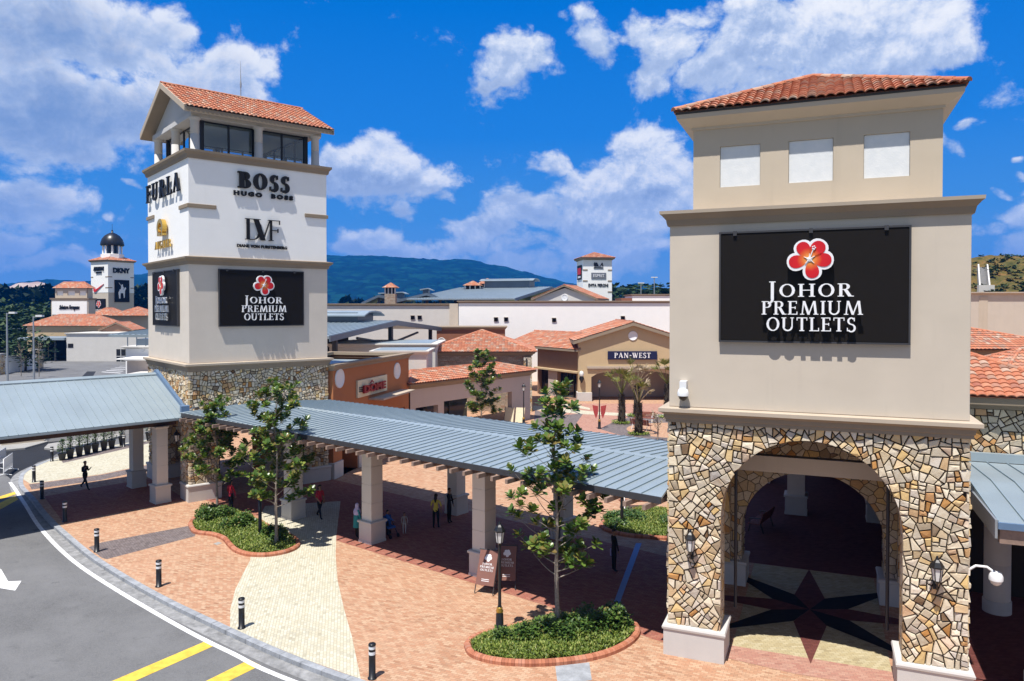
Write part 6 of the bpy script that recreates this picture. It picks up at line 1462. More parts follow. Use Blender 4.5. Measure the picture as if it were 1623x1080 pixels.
# ---------------------------------------------------------------- bollards, lamps, boards
def bollard():
    t = thing('bollard', '', 'bollard', (0, 0, 0), 0, 'bollards along the kerb')
    a, b, c = MB(), MB(), MB()
    a.lathe([(.13, 0), (.13, .03), (.098, .035), (.098, .70)], n=20); a.build('post', M['black'], t)
    for z in (.70, .86): b.lathe([(.101, z), (.101, z+.085)], n=20)
    b.build('reflective_band', M['whitepaint'], t)
    c.lathe([(.098, .785), (.098, .86)], n=20); c.lathe([(.1, .945), (.108, .95), (.108, .99), (.09, 1.01), (.02, 1.02)], n=20); c.build('cap', M['black'], t)
    return t
BOL = [((-3.98, 20.95), 'banded black bollard nearest the viewer, at the bottom edge on the pink and cream seam'), ((-8.91, 24.28), 'banded black bollard standing on the cream path'),
       ((-13.39, 27.96), 'banded black bollard on pink paving opposite the road arrow, next after the cream path'), ((-18.0, 32.0), 'banded black bollard at the kerb end of the grey path'),
       ((-22.15, 36.59), 'banded black bollard in the shade of the porch roof, nearest the road bend'), ((-26.08, 41.0), 'banded black bollard at the far shade edge of the porch, by the maroon band'),
       ((-29.1, 45.0), 'banded black bollard on the kerb corner nearest the white barriers'), ((-31.85, 51.2), 'banded black bollard at the near end of the potted plant row'), ((-29.7, 56.6), 'banded black bollard between the potted plants, partly in front of them')]
b0 = bollard()
for i, (p, l) in enumerate(BOL):
    o = b0 if i == 0 else copy_tree(b0); o.location = (*p, 0.); o['label'] = l
def lamp_post(h, label=''):
    t = thing('street_lamp', label, 'lamp post', (0, 0, 0), 0, 'black lantern posts')
    a, g, r = MB(), MB(), MB(); k = h/3.55; hd = h-.68
    a.lathe([(.17, 0), (.17, .08), (.13, .12), (.12, .6), (.10, .66)], n=14); a.lathe([(.075, .82), (.055, .9), (.042, hd-.1)], n=12); r.lathe([(.11, .66), (.125, .70), (.09, .78), (.10, .80), (.07, .83)], n=14)
    lantern_head(a, g, hd, .15, 1.05); p = a.build('post', M['black'], t); r.build('brass_collar', M['brass'], p); g.build('lamp_glass', M['lampglass'], t); return t
l0 = lamp_post(3.6, 'black lantern post with brass collar standing in the nearest planting bed'); l0.location = (-.40, 23.86, .05)
for p, h, l in (((7.7, 65.2, 0), 4.35, 'tall black lantern post with two red pennants in the far square'), ((-5.3, 62.6, 0), 3.9, 'lantern post by the arcade, left of the slender tree'), ((1.05, 66.5, 0), 3.9, 'lantern post at the right end of the arcade, beside two menu boards')):
    o = lamp_post(h, l); o.location = p
    if h > 4.1:
        f = MB()
        for sx in (-1, 1): f.add([(sx*.12, 0, 2.0), (sx*.62, 0, 2.1), (sx*.5, .02, 1.4), (sx*.3, .0, .9), (sx*.12, 0, 1.35)], [(0, 1, 2, 3, 4)])
        f2 = f.build('pennant', plain('red_pennant', (.40, .06, .06), .7), o); so2 = f2.modifiers.new('s', 'SOLIDIFY'); so2.thickness = .01
def low_light(label, x, y, h=1.5):
    t = thing('path_light', label, 'path light', (x, y, 0), 0, 'short black path lights'); a = MB(); a.lathe([(.08, 0), (.08, h), (.06, h+.02)], n=14); p = a.build('post', M['black'], t); r = MB(); r.lathe([(.10, h+.02), (.12, h+.06), (.07, h+.16)], n=12); r.build('brass_cap', M['brass'], p)
low_light('short black post light with brass cap among the plants of the bean-shaped bed', -11.6, 34.0, 1.75); low_light('short black post light behind the walkway in the far planting bed', 5.3, 35.6, 1.45)
def info_board(label, px, py, rot, tilt=.9):
    p = G(px, py); t = thing('info_board', label, 'board', (p.x, p.y, 0), rot, 'brown information boards')
    a = MB(); a.box(-.36, .36, -.02, .02, 0, 1.15); a.M = None
    m = Matrix.Translation((0, -.25, .32)) @ Matrix.Rotation(-.42, 4, 'X'); a = MB(); a.M = m; a.box(-.36, .36, -.02, .02, 0, 1.25); a.build('panel', M['brownboard'], t)
    f = MB(); f.M = m; f.tube([(-.4, 0, 1.27), (.4, 0, 1.27)], .025, 6); f.tube([(-.36, .03, -.3), (-.36, .03, 1.25)], .02, 6); f.tube([(.36, .03, -.3), (.36, .03, 1.25)], .02, 6); f.build('frame', M['fascia'], t)
    e = flower_emblem(t, 0, 0, .13, 0, .012, True); 
    l = MB(); 
    for i, q in enumerate(('JOHOR', 'PREMIUM', 'OUTLETS')): serif_text(l, q, 0, .72-.11*i, .075, .17, .07, .07, .14, .012, 1.1, y=-.02)
    for z in (.2, .14): l.box(-.15, .15, -.026, -.021, z, z+.02)
    l.M = None; l.v = [tuple(m @ Vector(q)) for q in l.v]; l.build('lettering', M['letter_white'], t)
    e.matrix_local = m @ Matrix.Translation((0, -.012, .98))
info_board('brown leaning board with white flower and lettering against the column plinth', 772, 938, -.35); info_board('brown leaning board half hidden by leaves, right of the column plinth', 803, 930, -.1)
for i, (px, l) in enumerate(((806, 'pale menu board at the end of the arcade, left of a pair'), (823, 'pale menu board at the end of the arcade, right of a pair'))):
    p = G(px, 672); t = thing('menu_board', l, 'board', (p.x, p.y, 0), -.3, 'pale menu boards'); m = Matrix.Rotation(-.3, 4, 'X'); a = MB(); a.M = m; a.box(-.42, .42, -.03, .03, .1, 1.5); a.build('panel', M['creamboard'], t); a = MB(); a.M = m; a.box(-.48, -.42, -.04, .04, 0, 1.55); a.box(.42, .48, -.04, .04, 0, 1.55); a.build('frame', M['timber'], t)
def bench(label, x, y, rot, lm='whitepaint'):
    t = thing('park_bench', label, 'bench', (x, y, 0), rot, 'slatted benches'); s, b, f = MB(), MB(), MB()
    for k in range(5): s.box(-.95, .95, -.25+k*.11, -.16+k*.11, .43, .47)
    for k in range(5): s_ = .50+k*.095; b.box(-.95, .95, .30+k*.03, .33+k*.03, s_, s_+.08)
    s.build('seat', M['bench'], t); b.build('backrest', M['bench'], t)
    for sx in (-.75, .75):
        f = MB(); f.tube([(sx, -.3, 0), (sx, -.2, .40), (sx, .28, .42), (sx, .45, .98)], .03, 6); f.tube([(sx, .28, .42), (sx, .42, 0)], .03, 6); f.tube([(sx, -.22, .42), (sx, -.24, .66), (sx, .3, .68)], .025, 6); f.build('leg', M[lm], t)
bench('slatted brown bench behind the palms in the far square', 12.3, 68.8, -.35); p = G(1204, 838); bench('dark bench seen through the near arch beside the sunlit gap', p.x, p.y, -2.2, 'black'); bench('slatted brown bench between two palms, mostly hidden', 11.35, 64.8, 2.4); bench('bench at the far edge of the rear planting bed under the roof edge', 6.6, 38.9, .1)
def barrier(label, px, py, rot):
    p = G(px, py, ZR); t = thing('crowd_barrier', label, 'barrier', (p.x, p.y, ZR), rot, 'white crowd barriers'); f = MB(); f.tube([(-1.1, 0, .12), (-1.1, 0, 1.1), (1.1, 0, 1.1), (1.1, 0, .12)], .028, 6); f.tube([(-1.1, 0, .25), (1.1, 0, .25)], .02, 6)
    for k in range(12): x = -1.0+k*2/11; f.tube([(x, 0, .25), (x, 0, 1.08)], .013, 5)
    f.build('frame', M['whitepaint'], t); pn = MB(); pn.box(-1.05, 1.05, -.01, .01, .5, 1.05); pn.build('panel', M['whitepaint'], t)
    for x in (-.9, .9): q = MB(); q.tube([(x, -.4, .03), (x, 0, .12), (x, .4, .03)], .028, 6); q.build('foot', M['whitepaint'], t)
barrier('white crowd barrier standing across the dark road, nearer one', 13, 750, 1.95); barrier('white crowd barrier at the left picture edge, farther one', 1, 740, 1.9)
# potted plants
def leaf_cloud(mb, n, fn, size, rnd, up=.3, fold=True):
    for _ in range(n):
        c = Vector(fn()); a = rnd.uniform(0, 2*pi); d = Vector((cos(a), sin(a), rnd.uniform(-.4, .9))).normalized(); s = d.cross(Vector((rnd.uniform(-.3, .3), rnd.uniform(-.3, .3), 1))).normalized(); k = size*rnd.uniform(.6, 1.3)
        w = k*.32; mb.add([c, c+d*k*.5+s*w, c+d*k, c+d*k*.5-s*w], [(0, 1, 2, 3)])
def pot_plant(seed, bushy=1.):
    rnd = random.Random(seed); t = thing('potted_plant', '', 'potted plant', (0, 0, 0), 0, 'row of black potted plants')
    p = MB(); p.taper(0, 0, 0, .66, .16, .25); p.ring(-.25, .25, -.25, .25, [(0, .62), (.02, .62), (.02, .69), (-.04, .69), (-.04, .63)], cap=False); p.build('pot', M['black'], t)
    so_ = MB(); so_.box(-.2, .2, -.2, .2, .62, .66); so_.build('soil', M['soil'], t)
    l = MB(); l.tube([(0, 0, .62), (0, 0, 1.8)], [.03, .012], 6); l.build('stem', M['bark_d'], t); f = MB()
    def fn():
        z = rnd.uniform(.0, 1); r = (.27*bushy)*(1-z**2.2*.75)*sqrt(rnd.random()); a = rnd.uniform(0, 6.28); return (r*cos(a), r*sin(a), .74+z*1.2)
    leaf_cloud(f, 460, fn, .13, rnd); f.build('foliage', M['shrub_leaf'], t); return t
PP = [(-31.35, 51.55), (-31.2, 52.25), (-31.0, 53.0), (-30.85, 53.75), (-30.7, 54.5), (-30.5, 55.3), (-30.3, 56.0), (-30.1, 57.1), (-29.6, 58.1), (-29.1, 59.3), (-28.8, 60.4), (-28.1, 61.4)]
PROTO = [pot_plant(1), pot_plant(2, .8), pot_plant(3, 1.25)]
for i, (x, y) in enumerate(PP):
    k = (2, 1, 0)[i % 3] if i else 2
    o = PROTO[k] if i in (1, 2, 0) and not PROTO[k].get('used') else copy_tree(PROTO[k])
    PROTO[k]['used'] = 1; o.location = (x, y, 0); o.rotation_euler = (0, 0, .5); o.scale = (1, 1, (.75, 1, 1.05, 1.0, .97, 1.02, .95, 1.04, 1, .98, 1.03, 1)[i])
    o['label'] = ['shortest potted shrub, first beside the kerb bollard', 'bushy potted shrub, second from the kerb bollard', 'potted shrub third from the kerb bollard', 'potted shrub fourth from the kerb bollard', 'potted shrub fifth from the kerb bollard', 'potted shrub sixth from the kerb bollard', 'potted shrub just before the bollard in the plant row', 'potted shrub just past the bollard in the plant row', 'potted shrub seen left of the darker porch column', 'potted shrub seen right behind the darker porch column', 'potted shrub left of the pale porch column', 'potted shrub hidden behind the pale porch column'][i]
for o in PROTO:
    if 'used' in o: del o['used']
# ---------------------------------------------------------------- people
def person(label, px, py, rot, h, cols, pose=None, extra=None, seated=False):
    """cols: skin, shirt, trousers, shoes, hair"""
    g = G(px, py); t = thing('person', label, 'person', (g.x, g.y, 0), rot)
    P = dict(lleg=(0., 0.), rleg=(0., 0.), larm=(.12, .15), rarm=(.12, .15)); P.update(pose or {})
    k = h/1.72; V, E, R, SEGM = [], [], [], []
    def add(p, r, par=None, mi=1):
        V.append(Vector(p)*k); R.append(r*k)
        if par is not None: E.append((par, len(V)-1)); SEGM.append(mi)
        return len(V)-1
    pel = add((0, 0, .93), .125); sp = add((0, .0, 1.12), .112, pel); ch = add((0, .01, 1.31), .13, sp); nk = add((0, .0, 1.46), .055, ch); hb = add((0, -.015, 1.54), .062, nk, 0); hm = add((0, -.02, 1.62), .084, hb, 0); ht = add((0, -.01, 1.70), .055, hm, 0)
    hands = []
    for s_, arm, leg in ((-1, P['larm'], P['lleg']), (1, P['rarm'], P['rleg'])):
        sh = add((s_*.17, .01, 1.40), .062, ch)
        sw, bd = arm[0], arm[1]; out = arm[2] if len(arm) > 2 else .10
        e = Vector((s_*(.17+out), -.27*sin(sw), 1.40-.28*cos(sw))); el = add(e, .045, sh)
        w = e+Vector((-s_*out*.3, -.25*sin(sw+bd), -.25*cos(sw+bd))); wr = add(w, .031, el, 5)
        d = (w-e).normalized(); hd = add(w+d*.08, .030, wr, 0); hands.append((w+d*.07, d, s_))
        hp = add((s_*.095, 0, .88), .092, pel, 2); a, b = leg
        kn = Vector((s_*.10, -.42*sin(a), .88-.41*cos(a))); kk = add(kn, .066, hp, 2)
        an = kn+Vector((0, -.42*sin(a-b), -.41*cos(a-b))); aa = add(an, .042, kk, 2)
        add(an+Vector((0, -.13, -.035)), .038, aa, 3)
    zmin = min(v.z-r for v, r in zip(V, R)); V = [v-Vector((0, 0, zmin)) for v in V]; hands = [(q*k-Vector((0, 0, zmin)), d, s_) for q, d, s_ in hands]
    me = bpy.data.meshes.new('body'); me.from_pydata([tuple(v) for v in V], E, []); o = bpy.data.objects.new('body', me); COL.objects.link(o)
    sk = o.modifiers.new('skin', 'SKIN'); sv_ = me.skin_vertices[0].data
    for i, r in enumerate(R): sv_[i].radius = (r, r*(.8 if i in (0, 1, 2) else 1.)); sv_[i].use_root = (i == 0)
    ss = o.modifiers.new('sub', 'SUBSURF'); ss.levels = ss.render_levels = 1
    m2 = bpy.data.meshes.new_from_object(o.evaluated_get(bpy.context.evaluated_depsgraph_get()))
    vs = [tuple(v.co) for v in m2.vertices]; fs = [list(p.vertices) for p in m2.polygons]; cs = [p.center.copy() for p in m2.polygons]
    bpy.data.objects.remove(o); bpy.data.meshes.remove(me); bpy.data.meshes.remove(m2)
    mb = MB()
    for f, c in zip(fs, cs):
        best, bi = 9, 1
        for (i, j), mi in zip(E, SEGM):
            a, b = V[i], V[j]; ab = b-a; tt = max(0, min(1, (c-a).dot(ab)/ab.length_squared)); dd = (c-a-ab*tt).length-(R[i]+(R[j]-R[i])*tt)
            if dd < best: best, bi = dd, mi
        mb.f.append(f); mb.mi.append({5: 1 if cols[5] else 0}.get(bi, bi)); mb.sm.append(True); mb.uv.append([(0, 0)]*len(f)); mb.col.append(None)
    mb.v = vs
    for q, d, s_ in hands:      # five fingers on each hand
        side = d.cross(Vector((0, -1, .2))).normalized()
        for fk in range(4):
            b0_ = q+side*(fk-1.5)*.019*k; L = (.07, .08, .075, .06)[fk]*k; mb.tube([b0_, b0_+d*L*.55+Vector((0, -.006, 0)), b0_+d*L+Vector((0, -.02*k, 0))], [.009*k, .008*k, .006*k], 5, mi=0)
        mb.tube([q, q-side*s_*.045*k*1.0+d*.02*k, q-side*s_*.05*k+d*.055*k], [.011*k, .009*k, .007*k], 5, mi=0)
    hc = V[5]
    mb.tube([hc+Vector((0, -.08*k, .0)), hc+Vector((0, -.108*k, -.02*k))], [.014*k, .010*k], 5, mi=0)     # nose
    for s_ in (-1, 1): mb.tube([hc+Vector((s_*.082*k, 0, -.02*k)), hc+Vector((s_*.094*k, .01, .025*k))], .014*k, 5, mi=0)
    mats = [plain('skin', cols[0], .6), plain('top', cols[1], .85), plain('trousers', cols[2], .85), plain('shoes', cols[3], .7)]
    b = mb.build('body', mats, t)
    ey = MB()
    for s_ in (-1, 1): c = hc+Vector((s_*.03*k, -.078*k, .012*k)); ey.lathe([(.011*k, -.008*k), (.011*k, .008*k)], c.x, c.y, 6); ey.v[-12:] = [(a, bb, z+c.z) if abs(z) < .02 else (a, bb, z) for a, bb, z in ey.v[-12:]]
    if cols[4]:
        hr = MB(); L = cols[6] if len(cols) > 6 else .03
        v = []; n, mm = 14, 7
        for i in range(mm):
            th = (i/(mm-1))*1.75
            for j in range(n):
                a = 2*pi*j/n; back = .5+.5*sin(a); r = .098*k; lim = min(th, 1.0+back*.75)
                v.append(hc+Vector((r*sin(lim)*cos(a), .012*k+r*1.08*sin(lim)*sin(a), .02*k+r*1.06*cos(lim))))
        hr.add(v, [(i*n+j, i*n+(j+1) % n, (i+1)*n+(j+1) % n, (i+1)*n+j) for i in range(mm-1) for j in range(n)], sm=True)
        if L > .05: hr.tube([hc+Vector((0, .06*k, .03*k)), hc+Vector((0, .10*k, -.12*k)), hc+Vector((0, .125*k, -L*k))], [.07*k, .085*k, .03*k], 8)
        hr.build('hair', plain('hair', cols[4], .6), b)
    if extra: extra(t, V, k, hc)
    return t
SK, BK = (.30, .17, .10), (.012, .011, .011)
person('person in dark clothes walking along the porch shade edge, hands held to the chest', 135, 776, 1.25, 1.72, (SK, (.018, .018, .020), (.014, .014, .016), BK, BK, True), dict(lleg=(.50, .15), rleg=(-.42, .35), larm=(.15, 2.3, .05), rarm=(-.05, 2.3, .05)))
person('person in a red top standing behind the bean-shaped bed, beside the left trunk', 366, 812, 2.6, 1.66, (SK, (.42, .02, .04), (.012, .012, .015), BK, BK, True, .12))
person('person in a red and white top walking in the walkway shade, left of the column', 507, 822, .9, 1.70, (SK, (.46, .03, .05), (.012, .012, .015), BK, BK, False, .15), dict(lleg=(.3, .1), rleg=(-.3, .3), larm=(.3, .6), rarm=(-.2, .4)))
def hijab(t, V, k, hc):
    m = MB(); v = []; n = 14; prof = [(.02, .115), (.07, .10), (.105, .04), (.112, -.03), (.10, -.12), (.17, -.20), (.215, -.32), (.19, -.46)]
    for r, z in prof:
        for j in range(n): a = 2*pi*j/n; v.append(hc+Vector((r*cos(a)*k, .02*k+r*.85*sin(a)*k, z*k)))
    m.add(v, [(i*n+j, i*n+(j+1) % n, (i+1)*n+(j+1) % n, (i+1)*n+j) for i in range(len(prof)-1) for j in range(n) if not (1 <= i <= 3 and 9 <= j <= 11)], sm=True); m.build('headscarf', plain('lilac_scarf', (.48, .42, .62), .8), t)
    s = MB(); s.lathe([(.20*k, .55*k), (.19*k, .75*k), (.175*k, 1.0*k), (.16*k, 1.2*k)], n=14); s.build('tunic', plain('teal_tunic', (.03, .22, .24), .85), t)
person('person in a lilac headscarf and teal patterned tunic beside the second column', 566, 853, 2.2, 1.60, (SK, (.03, .22, .24), (.012, .012, .015), BK, None, True), extra=hijab)
person('person in a bright blue top bending over a pushchair right of the second column', 614, 850, 2.0, 1.2, (SK, (.03, .14, .50), (.012, .012, .015), BK, BK, True), dict(larm=(.6, .5), rarm=(.6, .5)))
person('small child in pale clothes standing in the walkway shade', 641, 846, .4, .98, (SK, (.30, .28, .27), (.45, .42, .42), (.3, .3, .3), BK, True))
person('person with long dark hair and yellow top standing in the walkway shade', 691, 838, 2.9, 1.66, (SK, (.62, .52, .08), (.010, .010, .012), BK, BK, False, .32), dict(lleg=(.1, .0), rleg=(-.1, .0)))
person('person all in black standing in front of a rear walkway column', 712, 829, 1.2, 1.70, (SK, (.010, .010, .011), (.010, .010, .011), BK, BK, True, .05), dict(larm=(.5, 1.5)))
person('person in black holding a pale bag near the blue floor line', 973, 906, 1.8, 1.70, (SK, (.010, .010, .011), (.010, .010, .011), BK, BK, True), extra=lambda t, V, k, hc: bx('shopping_bag', plain('lilac_bag', (.45, .38, .60)), t, .22, .30, -.18, .06, .55, .85))
p = G(606, 852); t = thing('pushchair', 'dark pushchair with blue seat right of the second column', 'pushchair', (p.x+.35, p.y+.1, 0), .8); f = MB(); f.tube([(-.22, -.3, .12), (-.22, .1, .55), (-.22, .5, 1.0), (.22, .5, 1.0), (.22, .1, .55), (.22, -.3, .12)], .02, 6); f.tube([(-.22, .35, .12), (-.22, 0, .6)], .02, 6); f.tube([(.22, .35, .12), (.22, 0, .6)], .02, 6); f.build('frame', M['black'], t); s = MB(); s.box(-.2, .2, -.15, .2, .42, .5); s.box(-.2, .2, .2, .27, .45, .95); s.build('seat', plain('blue_seat', (.03, .10, .35), .8), t)
for x in (-.22, .22):
    for y in (-.3, .35): w = MB(); w.lathe([(.1, -.02), (.1, .02)], n=12); w.v = [(x+c, y+a, .1+b) for a, b, c in w.v]; w.build('wheel', M['black'], t)
# ---------------------------------------------------------------- planting beds and trees
def bed(label, pts, seed, shrubs, n=5200, stuff=''):
    rnd = random.Random(seed); L = smooth_line(pts+[pts[0]], 5); cx = sum(p[0] for p in pts)/len(pts); cy = sum(p[1] for p in pts)/len(pts)
    area = sum(L[i][0]*L[i+1][1]-L[i+1][0]*L[i][1] for i in range(len(L)-1)); sg = 1 if area > 0 else -1
    t = thing('planting_bed', label, 'planter', (cx, cy, 0), 0); Lr = [(x-cx, y-cy) for x, y in L]
    e = MB(); inner = offset_line(Lr, .22*sg); n_ = len(Lr)
    inner[0] = inner[-1] = tuple((Vector(inner[0])+Vector(inner[-1]))/2)
    mid1 = offset_line(Lr, .05*sg); mid2 = offset_line(Lr, .17*sg); mid1[0] = mid1[-1] = tuple((Vector(mid1[0])+Vector(mid1[-1]))/2); mid2[0] = mid2[-1] = tuple((Vector(mid2[0])+Vector(mid2[-1]))/2)
    rows = [[(x, y, -.02) for x, y in Lr], [(x, y, .10) for x, y in Lr], [(x, y, .155) for x, y in mid1], [(x, y, .155) for x, y in mid2], [(x, y, .10) for x, y in inner], [(x, y, .0) for x, y in inner]]
    for i in range(n_-1):        # one brick on edge after another
        for a_, b_ in ((.02, .49), (.51, .98)):
            v = [tuple(Vector(r[i]).lerp(Vector(r[i+1]), f)) for r in rows for f in (a_, b_)]
            fs = [(2*k, 2*k+1, 2*k+3, 2*k+2) for k in range(5)]+[(0, 2, 4, 6, 8, 10), (11, 9, 7, 5, 3, 1)]
            e.add(v, fs if sg > 0 else [f[::-1] for f in fs])
    e.build('edging', M['edging'], t); s = MB(); s.add([(x, y, .07) for x, y in inner[:-1]], [list(range(n_-1))[::sg]]); s.build('soil', M['soil'], t)
    # ground cover: leaf tufts all over the bed, taller and broader towards the middle
    xs = [p[0] for p in inner]; ys = [p[1] for p in inner]
    def ins(x, y):
        c = False; j = n_-1
        for i in range(n_):
            a, b = inner[i], inner[j]
            if (a[1] > y) != (b[1] > y) and x < (b[0]-a[0])*(y-a[1])/(b[1]-a[1])+a[0]: c = not c
            j = i
        return c
    def edge(x, y): return min(sqrt((x-a)**2+(y-b)**2) for a, b in inner)
    g, sh = MB(), MB(); k = 0
    while k < n:
        x, y = rnd.uniform(min(xs), max(xs)), rnd.uniform(min(ys), max(ys))
        if not ins(x, y): continue
        k += 1; d = edge(x, y); hh = .06+.17*rnd.random()*min(1, d*3)+.10*max(0, sin(x*3.1+seed)*cos(y*2.7))
        for q in range(3):
            a = rnd.uniform(0, 6.28); di = Vector((cos(a), sin(a), rnd.uniform(.3, 1.6))).normalized(); si = di.cross(Vector((0, 0, 1))).normalized(); c = Vector((x+rnd.uniform(-.04, .04), y+rnd.uniform(-.04, .04), .07+hh*rnd.random())); L_ = rnd.uniform(.06, .13)
            g.add([c, c+di*L_*.5+si*L_*.22, c+di*L_, c+di*L_*.5-si*L_*.22], [(0, 1, 2, 3)])
    for (sx, sy, r, h) in shrubs:
        sx, sy = sx-cx, sy-cy
        def fn():
            while True:
                q = Vector((rnd.uniform(-1, 1), rnd.uniform(-1, 1), rnd.uniform(0, 1)))
                if .35 < q.length < 1: return (sx+q.x*r*rnd.uniform(.8, 1.2), sy+q.y*r*rnd.uniform(.8, 1.2), .1+q.z*h*rnd.uniform(.7, 1.25))
        leaf_cloud(sh, int(520*r*r*h/.1+160), fn, .13, rnd)
    for m_, nm in ((g, 'ground_cover'), (sh, 'low_shrubs')):
        if m_.f:
            m_.v = [(a+cx, b+cy, c) for a, b, c in m_.v]; o = m_.build(nm, M['ground_leaf'] if m_ is g else M['shrub_leaf']); tag(o, stuff+(' low leafy ground cover' if m_ is g else ' taller glossy shrub leaves'), 'ground cover' if m_ is g else 'shrubs', kind='stuff')
BED1 = [(-15.75, 35.9), (-14.95, 34.62), (-13.94, 34.2), (-13.2, 33.6), (-12.6, 32.7), (-11.95, 31.85), (-11.16, 31.35), (-10.32, 31.33), (-9.6, 31.85), (-9.4, 32.7), (-9.8, 33.7), (-10.7, 34.7), (-11.7, 35.7), (-12.5, 36.7), (-13.6, 37.9), (-14.7, 38.45), (-15.6, 38.2), (-16.0, 37.1)]
rnd = random.Random(3)
bed('bean-shaped bed with terracotta edging left of the cream path', BED1, 3, [(-14.9+rnd.uniform(-.6, .6), 37+rnd.uniform(-.7, .7), .5, .55) for _ in range(7)]+[(-13.2+rnd.uniform(-.7, .7), 35.6+rnd.uniform(-.6, .6), .45, .5) for _ in range(6)]+[(-11.0+rnd.uniform(-.6, .6), 33.6+rnd.uniform(-.5, .5), .4, .45) for _ in range(6)], 6500, 'bean-shaped bed:')
BED2 = [(-1.5, 22.95), (-1.3, 22.3), (-.67, 21.84), (.28, 21.64), (1.3, 21.70), (2.44, 22.02), (3.33, 22.6), (3.98, 23.4), (4.2, 24.2), (3.95, 24.9), (3.1, 25.2), (1.7, 25.0), (.31, 24.5), (-.83, 23.9), (-1.36, 23.4)]
bed('oval bed with terracotta edging nearest the viewer, holding the tallest near tree', BED2, 5, [(1.3+rnd.uniform(-1.1, 1.1), 23.6+rnd.uniform(-.5, .5), .42, .5) for _ in range(10)]+[(3.0+rnd.uniform(-.6, .6), 24.2+rnd.uniform(-.4, .4), .45, .6) for _ in range(7)]+[(-.2+rnd.uniform(-.4, .6), 23.2, .35, .35) for _ in range(3)], 7500, 'nearest oval bed:')
BED3 = [(4.2, 35.7), (4.49, 34.8), (5.26, 34.1), (6.2, 33.8), (7.3, 33.6), (8.6, 34), (9.4, 35.2), (9.3, 37), (8.4, 38.6), (6.92, 38.9), (5.4, 37.8), (4.61, 36.8)]
bed('planting bed behind the walkway, left of the near tower', BED3, 8, [(6.2+rnd.uniform(-1.2, 1.6), 36+rnd.uniform(-1, 1.5), .6, .35) for _ in range(8)], 6000, 'rear bed:')
def limb(rnd, p, d, L, bend, n=5):
    pts = [Vector(p)]; d = Vector(d).normalized()
    for i in range(n):
        d = (d+Vector((rnd.uniform(-1, 1), rnd.uniform(-1, 1), rnd.uniform(-.3, .6)))*.13+Vector((0, 0, bend))).normalized(); pts.append(pts[-1]+d*L/n)
    return pts
def leaf(mb, c, d, up, L, W_):
    d = d.normalized(); s = d.cross(up)
    if s.length < 1e-3: s = d.cross(Vector((1, 0, 0)))
    s.normalize(); n = s.cross(d)
    mb.add([c, c+d*L*.30+s*W_*.22+n*L*.03, c+d*L*.68+s*W_*.5-n*L*.02, c+d*L*.93+s*W_*.22-n*L*.12, c+d*L-n*L*.14, c+d*L*.93-s*W_*.22-n*L*.12, c+d*L*.68-s*W_*.5-n*L*.02, c+d*L*.30-s*W_*.22+n*L*.03, c+d*L*.5-n*L*.08],
           [(0, 1, 8), (1, 2, 8), (2, 3, 8), (3, 4, 8), (4, 5, 8), (5, 6, 8), (6, 7, 8), (7, 0, 8)], sm=True)
def broadleaf_tree(label, x, y, H, prof, seed, nb, leafL=.26, r0=.11, low=.28, dens=1., bare=0.):
    """slender young tree: straight trunk, rising limbs, rosettes of big leaves; prof = [(height fraction, reach)...]"""
    rnd = random.Random(seed); t = thing('broadleaf_tree', label, 'tree', (x, y, 0), 0); tr, lf = MB(), MB()
    lean = Vector((rnd.uniform(-.02, .02), rnd.uniform(-.02, .02), 0)); n = 14
    tp = [Vector((sin(i*.9+seed)*.035*i/n*2, cos(i*1.3+seed)*.035*i/n*2, H*i/n))+lean*H*i/n for i in range(n+1)]
    tr.tube(tp, [r0*(1-.88*(i/n)**.8)+(.05*r0/.1*(i == 0)) for i in range(n+1)], 8)
    def reach(f):
        for (a, ra), (b, rb) in zip(prof, prof[1:]):
            if a <= f <= b: return ra+(rb-ra)*(f-a)/(b-a)
        return .1
    tips = []
    for i in range(nb):
        f = low+(.97-low)*((i+rnd.random()*.6)/nb)**1.15; a = i*2.399+rnd.uniform(-.4, .4); R_ = reach(f)*rnd.uniform(.75, 1.1)
        k = f*n; b = tp[int(k)].lerp(tp[min(int(k)+1, n)], k-int(k)); L = R_*1.4
        pts = limb(rnd, b, (cos(a), sin(a), .22+.6*f), L, .05); rr = max(.010, r0*(1-.88*f**.8)*.36); tr.tube(pts, [rr*(1-.75*j/5) for j in range(6)], 5)
        tips.append((pts[-1], (pts[-1]-pts[-2]).normalized())); 
        for _ in range(max(1, int(R_*3.6*dens)+1)):
            u = rnd.uniform(.35, .95)*5; q = pts[int(u)].lerp(pts[min(int(u)+1, 5)], u-int(u)); a2 = rnd.uniform(0, 6.28); d2 = (Vector((cos(a2), sin(a2), .7))).normalized()
            tw = limb(rnd, q, d2, rnd.uniform(.15, .45), .12, 3); tr.tube(tw, [rr*.4, rr*.3, rr*.25, rr*.2], 4, caps=False); tips.append((tw[-1], (tw[-1]-tw[-2]).normalized()))
    tips.append((tp[-1], Vector((0, 0, 1))))
    for c, d in tips:
        if rnd.random() < bare: continue
        m = rnd.randint(11, 17); ax = (d+Vector((0, 0, .9))).normalized(); e1 = ax.cross(Vector((.3, .9, .1))).normalized(); e2 = ax.cross(e1); ph = rnd.uniform(0, 6.28)
        for q in range(m):
            a = ph+q*2.399; th = .35+1.15*(q/m); dd = ax*cos(th)+(e1*cos(a)+e2*sin(a))*sin(th); s = leafL*rnd.uniform(.7, 1.15)
            leaf(lf, c-ax*.10*(q/m), dd, ax, s, s*.62)
    tr.build('trunk', M['bark'], t); lf.build('crown', M['leaf'], t); return t
PR1 = [(.2, .9), (.34, 1.35), (.45, 1.5), (.6, 1.1), (.75, .75), (.9, .45), (1, .15)]
